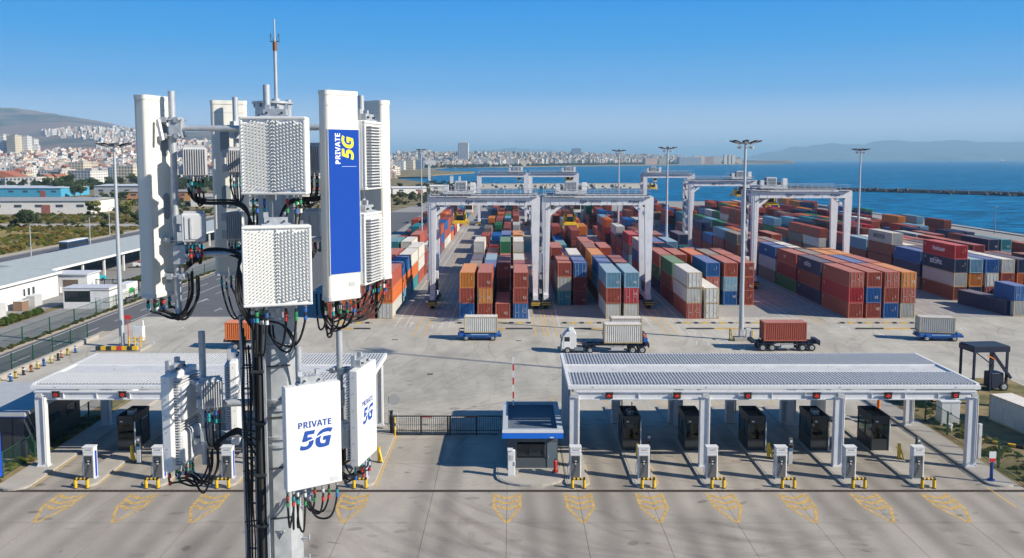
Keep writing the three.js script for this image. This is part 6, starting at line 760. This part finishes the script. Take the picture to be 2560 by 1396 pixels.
// hedges, field scrub, trees
{
  const r = rng(33), sp = []; for (let d = 96; d < 330; d += .55) { if (d > 143 && d < 160) continue; sp.push([-81.3 + (r() - .5) * .9, .1, -d, 1.2 + r() * .7, .8]); } bushes('hedge', 'low green hedge along the service road', sp, 3, 'hedge');
  const vg = []; for (let d = 60; d < 330; d += .6) vg.push([-70.7 + (r() - .5) * .8, 0, -d, .5 + r() * .5, .6]); for (let d = 150; d < 420; d += .9) vg.push([-123.4 + (r() - .5) * 1.6, 0, -d, 1.0 + r() * 1.2, .8]); bushes('verge_weeds', 'dry green weeds along the foot of the fences', vg, 0, 'weeds');
  const gp = []; for (let i = 0; i < 160; i++) gp.push([42.6 + r() * 3.2, 0, -66 - r() * 26, .25 + r() * .6, .7]); for (let i = 0; i < 70; i++) gp.push([-43.6 + r() * 1.6, 0, -64 - r() * 20, .25 + r() * .5, .6]); bushes('weeds', 'weeds and low plants on the strips beside both canopies', gp, 2, 'weeds');
  mb().add(flat([[41.4, -60], [47, -52], [60, -56], [60, -100], [41.4, -100]], .012)).top('grass_strip', M(1, 1, 0, rep(T.dirt, 22)), 'strip of dry grass right of the right canopy', 'grass', null, 'structure'); mb().add(flat([[-44.5, -58], [-41.9, -62], [-41.9, -96], [-44.5, -96]], .012)).top('grass_strip', M(1, 1, 0, rep(T.dirt, 20)), 'strip of dry grass left of the left canopy', 'grass', null, 'structure');
  const fp = []; for (let i = 0; i < 4300; i++) { const d = 185 + 215 * Math.pow(r(), .8), x = -142 - r() * (d * .55 - 60 > 20 ? d * .55 - 40 : 40); if (Math.abs(d - 338) < 9) continue; const n = fbm(x / 30, d / 22, 256, 3); if (n < .40) continue; fp.push([x, 0, -d, .6 + r() * 1.9 * n * 1.5, .75]); } bushes('field_scrub', 'brown and green scrub covering the field across the highway', fp, 2, 'scrub');
  const f2 = []; for (let i = 0; i < 900; i++) { const d = 330 + 330 * r(), x = -90 - r() * 190; f2.push([x, 0, -d, 1 + r() * 2.2, .8]); } for (let i = 0; i < 260; i++) f2.push([-95 + r() * 60, 0, -470 - r() * 500, 1.5 + r() * 3, .8]); bushes('field_scrub', 'green scrub behind the mast between the depot and the shore', f2, 0, 'scrub');
  mb().add(flat([[-300, -332], [-139, -332], [-139, -344], [-320, -344]], .004)).top('track', M([.38, .36, .33], .95, 0, T.asph), 'pale cross road over the scrub field', 'road', null, 'structure'); mb().add(flat([[-142, -170], [-141.5, -300], [-190, -322], [-190, -230]], -.006)).top('grass_field', M([1.1, 1.15, .7], 1, 0, rep(T.dirt, 75)), 'yellow green grass field across the highway', 'grass', null, 'structure');
  const TR = [[22, 484, 20, 0, 1], [52, 462, 24, 1, 1], [118, 470, 26, 2, 0], [160, 476, 34, 3, 1], [212, 478, 26, 0, 0], [232, 468, 24, 1, 1], [286, 500, 22, 0, 2], [310, 505, 26, 2, 1], [8, 556, 18, 1, 2], [95, 566, 20, 2, 0], [140, 556, 18, 0, 2], [205, 560, 20, 1, 2], [262, 575, 22, 2, 1], [300, 590, 20, 0, 2], [68, 571, 52, 0, 1], [36, 571, 22, 1, 1], [105, 532, 26, 0, 0], [30, 574, 14, 1, 3], [235, 540, 38, 2, 2], [318, 548, 46, 1, 2], [340, 556, 26, 0, 1], [170, 486, 50, 3, 1], [186, 490, 42, 0, 1], [150, 490, 44, 3, 1], [200, 492, 30, 1, 0], [100, 462, 28, 3, 1], [130, 460, 26, 2, 2], [298, 462, 22, 0, 1], [330, 460, 26, 1, 0], [270, 462, 20, 2, 1], [258, 507, 26, 1, 0], [240, 508, 20, 0, 1], [345, 465, 22, 0, 1], [218, 508, 16, 2, 1], [500, 505, 40, 1, 0], [470, 470, 24, 0, 1], [512, 462, 20, 2, 0], [1000, 500, 20, 1, 0], [1030, 505, 22, 0, 1], [1048, 478, 18, 2, 0], [1000, 470, 14, 0, 1], [1065, 470, 12, 1, 1], [760, 520, 30, 0, 0], [780, 505, 24, 1, 1]];
  TR.sort((a, b) => a[0] - b[0]); const zone = (t) => t[0] > 900 ? 'near the shore right of the mast' : t[1] > 520 ? 'in the scrub field' : t[1] > 480 ? 'beside the warehouses' : 'at the foot of the city', seen = {};
  TR.forEach((t) => { const [px, py, hp, k, m] = t, p = G(px, py), h = hp * (-p.z) / FOC, z = zone(t), n = seen[z] = (seen[z] ?? -1) + 1; tree(`${['green', 'dark green', 'dry brownish', 'bright green'][m]} tree ${z}, ${['leftmost', 'second', 'third', 'fourth', 'fifth', 'sixth', 'seventh', 'eighth', 'ninth', 'tenth', 'eleventh', 'twelfth', 'thirteenth', 'fourteenth', 'fifteenth', 'sixteenth', 'seventeenth', 'eighteenth'][n] ?? 'farther'} ${n ? 'from the left ' : ''}there`, p, h, k, m, 'trees at the left'); });
}
// ---------- warehouses and the city ----------
const roofRed = M([.38, .13, .075], .85, 0, T.drip), wallCol = { white: M([.72, .70, .66], .8, 0, T.drip), cream: M([.66, .58, .43], .8, 0, T.drip), pink: M([.58, .40, .33], .8, 0, T.drip), grey: M([.42, .43, .45], .8, 0, T.drip), brown: M([.34, .19, .12], .8, 0, T.drip), blueGrey: M([.20, .26, .36], .6, 0, T.drip), orange: M([.55, .27, .12], .8, 0, T.drip) }, winM = M([.06, .075, .10], .3), flatRoof = M([.40, .38, .36], .9, 0, T.drip);
function building(name, label, cat, p, w, h, dp, ry, wall, roof, floors, group, opt = {}) {
  const o = thing(name, label, cat, p, ry, group); mb().box(w, h + 6, dp, 0, h / 2 - 3, 0).build('wall', wall, o);
  if (roof === 'flat') { const r = mb(); r.box(w + .2, .5, dp + .2, 0, h + .25, 0); if (h > 12) r.box(w * .3, 2.6, dp * .35, w * .15, h + 1.6, 0); r.build('roof', flatRoof, o); } else { const s = extrude([[-w / 2 - .5, h], [w / 2 + .5, h], [0, h + w * .2]], dp + 1); mb().add(s, new THREE.Matrix4().makeTranslation(0, 0, -dp / 2 - .5)).build('roof', roof, o); }
  if (floors) { const f = mb(), fh = h / floors, n = Math.max(2, Math.round(w / 4)), m = Math.max(2, Math.round(dp / 4)); for (let k = 0; k < floors; k++) { const y = (k + .55) * fh; for (let i = 0; i < n; i++) f.box(w / n * .5, fh * .48, .12, -w / 2 + (i + .5) * w / n, y, dp / 2 + .03); for (let i = 0; i < m; i++) for (const s of [-1, 1]) f.box(.12, fh * .48, dp / m * .5, s * (w / 2 + .03), y, -dp / 2 + (i + .5) * dp / m); } f.build('windows', winM, o, 'stuff'); if (opt.balcony) { const b = mb(); for (let k = 1; k < floors; k++) b.box(w * .7, .9, 1.2, 0, k * fh + .2, dp / 2 + .6); b.build('balconies', wall, o, 'stuff'); } }
  return o;
}
const byPix = (px, py, h0 = 0) => G(px, py, h0);
{ // warehouses between the field and the city
  const wh = (label, x, d, w, h, dp, wall, roofM, ry = 0, ridge = 1.2) => { const o = thing('warehouse', label, 'warehouse', [x, 0, -d], ry); mb().box(w, h, dp, 0, h / 2, -dp / 2).build('wall', wall, o); const s = extrude([[-.6, h], [dp + .6, h], [dp * .5, h + ridge]], w + 1.2); s.rotateY(Math.PI / 2); mb().add(s, new THREE.Matrix4().makeTranslation(-w / 2 - .6, 0, 0)).build('roof', roofM, o); const n = Math.floor(w / 9); for (let i = 0; i < n; i++) mb().box(3.4, 1.3, .1, -w / 2 + (i + .5) * w / n, h * .62, .04).build('window', winM, o); mb().box(4, h * .7, .12, w * .32, h * .35, .05).build('door', M([.28, .10, .08], .8), o); return o; };
  wh('long white warehouse with a row of small windows at the left edge', -262, 402, 116, 6.4, 30, wallCol.white, M([.33, .34, .34], .8, 0, T.drip), .07); const bl = wh('bright blue walled warehouse with curved pale roof', -352, 590, 70, 6.2, 40, M([.07, .36, .55], .7, 0, T.drip), M([.5, .56, .6], .7, 0, T.drip)); mb().box(26, 5.6, .2, -48, 2.8, .1).build('dark_bay', M([.09, .04, .05], .9), bl); mb().box(20, 5.2, .2, -62, 2.6, .3).build('orange_bay', M([.55, .16, .05], .9), bl); mb().box(50, .8, 42, -45, 6.6, -20).build('roof_wing', M([.5, .56, .6], .7, 0, T.drip), bl);
  wh('grey boxy factory left of the left floodlight pole', -268, 575, 36, 8.2, 40, wallCol.grey, M([.55, .58, .6], .7, 0, T.drip), 0, .8); wh('orange and cream workshops beside the far left antenna', -230, 545, 42, 5.5, 30, wallCol.orange, M([.36, .32, .3], .8, 0, T.drip), 0, .8); wh('low white hall seen between the left antennas', -150, 470, 60, 5.5, 30, wallCol.white, M([.45, .4, .36], .8, 0, T.drip)); wh('low beige hall behind the front antennas', -120, 560, 70, 6, 30, wallCol.cream, roofRed); wh('low pale stone hall at the field edge, far left', -395, 520, 80, 4, 20, wallCol.cream, roofRed, .1); wh('white low boat sheds near the shore right of the mast', -78, 640, 26, 4.5, 14, wallCol.white, M([.6, .6, .6], .7), .3); wh('small white pier house behind the nearest crane', -58, 690, 18, 4.2, 10, wallCol.white, M([.6, .6, .6], .7), .1);
  for (const [px, py, w, h, t] of [[1073, 452, 2.5, 18, 'thin white tower by the beach right of the mast'], [1129, 461, 3.2, 8, 'small white beacon behind the nearest crane'], [1149, 456, 2.2, 6, 'second smaller white beacon behind the nearest crane']]) { const p = byPix(px, py), o = thing('beacon', t, 'beacon', [p.x, 0, p.z]); mb().box(w, h, w, 0, h / 2, 0).build('tower', mat.white, o); mb().box(w * 1.1, 1, w * 1.1, 0, h + .4, 0).build('cap', mat.palePlastic, o); mb().cyl(w * .8, w, 2, 0, 0, 0, 10).build('base', mat.kerb, o); }
}
const rB = rng(404), cols = ['white', 'white', 'white', 'cream', 'pink', 'grey', 'cream'];
function cityPlace(px, d) { const x = (px - 1280) / FOC * d; return [x, hillHeight(x, -d), -d]; }
{ // notable buildings first
  const B = [
    [12, 2300, 26, 62, 'white', 14, 'white high tower at the left edge of the tower group'], [28, 2350, 24, 56, 'white', 13, 'white tower, second of the group at the left edge'], [42, 2280, 26, 60, 'cream', 13, 'cream tower in the tower group at the left edge'], [56, 2400, 28, 48, 'grey', 11, 'grey lower tower of the left tower group'], [70, 2300, 22, 58, 'white', 13, 'white slim tower right of the grey one, left group'], [83, 2350, 30, 50, 'white', 12, 'broad white tower at the right of the left group'], [95, 2320, 16, 34, 'white', 8, 'short white block ending the left tower group'],
    [204, 1050, 19, 22, 'cream', 7, 'yellowish apartment block left of the left floodlight pole'], [60, 1000, 24, 15, 'white', 5, 'white apartment block with open balconies at far left'], [145, 980, 30, 13, 'white', 4, 'white shining block above the blue walled warehouse'], [174, 960, 22, 12, 'white', 4, 'white block left of the yellowish apartment block'], [222, 900, 28, 14, 'white', 5, 'pale apartment row in front of the yellowish block'], [300, 1080, 22, 16, 'blueGrey', 5, 'blue grey block right of the left floodlight pole'], [324, 1000, 26, 18, 'cream', 5, 'cream block beside the far left antenna'], [345, 1020, 20, 18, 'blueGrey', 5, 'blue glazed block touching the far left antenna'], [20, 860, 34, 8, 'white', 2, 'low white house row with red roofs at far left'], [68, 860, 30, 8, 'white', 2, 'low white house row above the blue walled warehouse'], [105, 1050, 20, 14, 'pink', 4, 'pink brown block above the blue walled warehouse'], [440, 1500, 26, 18, 'white', 6, 'white block seen between the left antennas, nearer'], [500, 1450, 30, 22, 'cream', 7, 'cream block seen between the left antennas, taller'],
    [1159, 3100, 38, 82, 'white', 20, 'tall white and blue tower block on the far shore'], [1051, 2900, 13, 52, 'blueGrey', 10, 'dark slim tower with pointed top on the far shore'], [1440, 5200, 56, 56, 'blueGrey', 9, 'blue office tower on the middle of the far shore'], [1000, 2100, 26, 22, 'white', 6, 'white block at the beach right of the mast'], [1022, 2150, 30, 24, 'cream', 6, 'cream block at the beach right of the mast'], [1046, 2250, 30, 24, 'blueGrey', 6, 'blue grey block behind the beach right of the mast'], [1075, 2600, 34, 22, 'white', 6, 'white block with bright wall left of the tall tower'], [1098, 2750, 40, 26, 'blueGrey', 6, 'dark broad block left of the tall tower'], [1120, 2800, 40, 30, 'blueGrey', 7, 'blue grey block just left of the tall tower'], [1205, 2980, 46, 30, 'grey', 7, 'grey block just right of the tall tower'], [1222, 3000, 30, 26, 'cream', 6, 'cream block right of the tall tower'], [1240, 3050, 34, 24, 'blueGrey', 6, 'dark block second right of the tall tower'], [1262, 3100, 46, 24, 'grey', 5, 'grey shore block left of the white office block'], [1282, 3120, 44, 26, 'white', 6, 'white glazed office block on the far shore'], [1306, 3150, 26, 22, 'cream', 5, 'cream block right of the white office block'],
    [1625, 4150, 60, 30, 'pink', 6, 'pink broad block on the far shore behind the cranes'], [1655, 4200, 36, 30, 'cream', 8, 'cream tower on the far shore right of the pink block'], [1722, 4500, 130, 36, 'blueGrey', 8, 'wide blue grey building near the tip of the far shore'], [1745, 4520, 60, 44, 'cream', 9, 'cream tower near the tip of the far shore'], [1768, 4600, 56, 38, 'pink', 8, 'pink grey block near the tip of the far shore'], [1788, 4700, 60, 42, 'white', 8, 'white block near the tip of the far shore'], [1812, 4700, 20, 50, 'white', 10, 'slim white tower near the tip of the far shore, first'], [1822, 4700, 20, 50, 'cream', 10, 'slim cream tower near the tip of the far shore, second'], [1831, 4700, 20, 48, 'white', 10, 'slim white tower near the tip of the far shore, third'], [1843, 4750, 40, 26, 'cream', 5, 'low cream block ending the far shore skyline'],
  ];
  B.forEach(([px, d, w, h, c, f, label]) => { const p = cityPlace(px, d); p[1] = Math.max(p[1], 0); const o = building(h > 30 ? 'tower_block' : 'apartment_block', label, 'building', p, w, h, Math.min(w, 26), (rB() - .5) * .5, wallCol[c], label.includes('red roofs') ? roofRed : 'flat', f, undefined, { balcony: label.includes('balcon') }); if (px === 1159) { const g = mb(); for (let k = -2; k <= 2; k++) g.box(2.4, h, .4, k * 7.6, h / 2, 13.2); g.build('facade_fins', wallCol.blueGrey, o); mb().box(20, 5, 14, 0, h + 2.4, 0).build('crown', wallCol.white, o); } if (px === 1051) { mb().cyl(.4, 7, 14, 0, h + 7, 0, 6).build('spire', wallCol.blueGrey, o); } });
}
{ // houses one can still tell apart: individuals, then the rest of the city as one mass
  const zones = [[[-60, 560], 870, 1900, 110, 'small pale house or block of the city at the foot of the left hills', 'houses at the foot of the left hills'], [[985, 1320], 2350, 3600, 70, 'small pale building in the dense shore town round the tall tower', 'houses of the shore town']];
  const protos = {}; zones.forEach(([[u0, u1], d0, d1, n, label, group], zi) => { for (let i = 0; i < n; i++) { let px = lerp(u0, u1, rB()), d = lerp(d0, d1, Math.pow(rB(), .9)); if (zi && d < lerp(2700, 3200, smooth(1085, 1320, px))) { if (px > 1070) d = lerp(2750, 3600, rB()) + (px > 1085 ? 200 : 0); } const p = cityPlace(px, d), c = pick(rB, cols), k = Math.floor(rB() * 3), key = c + k + zi, lab = (red) => `small ${c} ${['two', 'three', 'four'][k]} storey building with ${red ? 'red' : 'flat'} roof, ${zi ? (px < 1085 ? 'near the beach right of the mast' : px < 1160 ? 'left of the tall tower' : 'right of the tall tower') : px < 100 ? 'city at the left edge' : px < 260 ? 'city left of the floodlight pole' : px < 360 ? 'city by the far left antenna' : 'city between the left antennas'}`; const sc = .8 + rB() * .6; if (!protos[key]) { const w = 10 + k * 5, h = 6 + k * 4, red = rB() < .55 && k < 2; const o = building('city_house', lab(red), 'building', p, w, h, 9 + k * 3, 0, wallCol[c], red ? roofRed : 'flat', 2 + k, group); o.rotation.y = (rB() - .5) * 1.2; o.userData.red = red; protos[key] = o; } else { const o = copyOf(protos[key], p, (rB() - .5) * 1.4, lab(protos[key].userData.red)); o.userData.group = group; o.scale.setScalar(sc); } } });
  const mkGeo = (red) => { const b = []; const paint = (g, c) => { const q = g.index ? g.toNonIndexed() : g; const n = q.attributes.position.count, a = new Float32Array(n * 3); for (let i = 0; i < n; i++) { a[3 * i] = c[0]; a[3 * i + 1] = c[1]; a[3 * i + 2] = c[2]; } q.setAttribute('color', new THREE.BufferAttribute(a, 3)); q.deleteAttribute('uv'); b.push(q); }; const bx = (w, h, d, x, y, z, c) => { const g = new THREE.BoxGeometry(w, h, d); g.translate(x, y, z); paint(g, c); }; bx(1, 1.5, .8, 0, .25, 0, [1, 1, 1]); for (let k = 0; k < 3; k++) { for (let i = 0; i < 4; i++) bx(.12, .14, .02, -.36 + i * .24, .2 + k * .27, .405, [.13, .14, .17]); for (const s of [-1, 1]) for (let i = 0; i < 3; i++) bx(.02, .14, .12, s * .505, .2 + k * .27, -.25 + i * .25, [.13, .14, .17]); } if (red) { const s = extrude([[-.55, 1], [.55, 1], [0, 1.26]], .9); s.translate(0, 0, -.45); paint(s, [.55, .22, .13]); } else { bx(1.02, .05, .82, 0, 1.02, 0, [.62, .55, .5]); bx(.3, .16, .3, .2, 1.1, 0, [.9, .9, .9]); } return mergeGeometries(b); };
  const mass = (name, label, list, red) => { const im = new THREE.InstancedMesh(mkGeo(red), new THREE.MeshStandardMaterial({ vertexColors: true, roughness: .85 }), list.length), m = new THREE.Matrix4(); list.forEach(([p, w, h, dp, ry, c], i) => { m.makeRotationY(ry).scale(V(w, h, dp)).setPosition(...p); im.setMatrixAt(i, m); im.setColorAt(i, c); }); im.name = name; tag(im, label, 'city', null, 'stuff'); scene.add(im); };
  const A = [[], []]; const wc = [[.78, .76, .72], [.70, .66, .58], [.62, .48, .40], [.55, .55, .55], [.80, .79, .77], [.72, .60, .46], [.5, .34, .27]];
  const add = (px, d, k, tone = 1) => { const p = cityPlace(px, d), red = rB() < .5 && k < .8, w = 7 + rB() * 11 * (.5 + rB()), h = (4 + rB() * 8) * (.6 + k); p[1] = Math.max(p[1], 0); A[red ? 1 : 0].push([p, w, h, w, (rB() - .5) * 1.6, lin(...pick(rB, wc)).multiplyScalar(tone * (.8 + .3 * rB()))]); };
  for (let i = 0; i < 5200; i++) { const px = lerp(-350, 985, rB()), d = 1150 * Math.pow(3.35, Math.pow(rB(), .8)); if (px < 250 && d > 2750) continue; add(px, d, .5 + .6 * rB()); }
  for (let i = 0; i < 650; i++) { const px = lerp(110, 420, rB()), d = lerp(3500, 4700, rB()); if (px < 250 && d < 4000 + (250 - px) * 2) continue; add(px, d, 1.1 + rB() * .7); }
  for (let i = 0; i < 5200; i++) { const px = lerp(985, 1850, Math.pow(rB(), .85)), near = lerp(2450, 4800, smooth(1020, 1860, px)) + 120; add(px, near + Math.pow(rB(), 1.5) * 2600 * (px > 1700 ? .5 : 1), .7 + rB() * .9 + (px > 1300 ? .4 : 0), .72); }
  mass('city_roofs', 'dense hillside city of pale flat roofed houses', A[0], false); mass('city_roofs_001', 'dense hillside city of pale houses with red roofs', A[1], true);
  const tp = []; for (let i = 0; i < 520; i++) { const px = lerp(-60, 560, rB()), d = lerp(700, 1500, rB()), x = (px - 1280) / FOC * d; tp.push([x, hillHeight(x, -d), -d, 3 + rB() * 6, 1]); } for (let i = 0; i < 3000; i++) { const px = lerp(1000, 1850, rB()), d = lerp(2480, 4700, smooth(1020, 1860, px)) + 30 + rB() * (rB() < .4 ? 1400 : 330), x = (px - 1280) / FOC * d; tp.push([x, Math.max(0, hillHeight(x, -d)), -d, 7 + rB() * 7, 1]); } bushes('city_trees', 'dark trees between the houses of the city and along the far shore', tp, 1, 'trees');
}
// ships far out
{
  const s = thing('ship', 'small white ship far out on the sea at the right', 'ship', [(2505 - 1280) / FOC * 9000, -2, -9000]); mb().add(extrude([[-40, 8], [-34, 0], [36, 0], [44, 9]], 14), new THREE.Matrix4().makeTranslation(0, 0, -7)).build('hull', M([.1, .12, .15], .6), s); mb().box(34, 14, 10, -12, 15, 0).build('superstructure', mat.white, s); mb().cyl(2.5, 3, 8, -16, 25, 0, 8).build('funnel', mat.white, s);
  const b = thing('boat', 'tiny dark fishing boat far out on the sea', 'boat', [(2372 - 1280) / FOC * 6500, -2, -6500]); mb().add(extrude([[-9, 3], [-7, 0], [8, 0], [11, 3.4]], 5), new THREE.Matrix4().makeTranslation(0, 0, -2.5)).build('hull', M([.03, .05, .09], .6), b); mb().box(5, 4, 3.4, -2, 5, 0).build('cabin', M([.05, .08, .12], .6), b); mb().cyl(.2, .3, 9, 1, 7, 0, 6).build('mast', mat.galvDark, b);
}
scene.traverse((o) => { if (o.isMesh) { o.castShadow = true; o.receiveShadow = true; } });
console.log('containers', nCont, 'far', farList.length);
renderer.render(scene, camera);
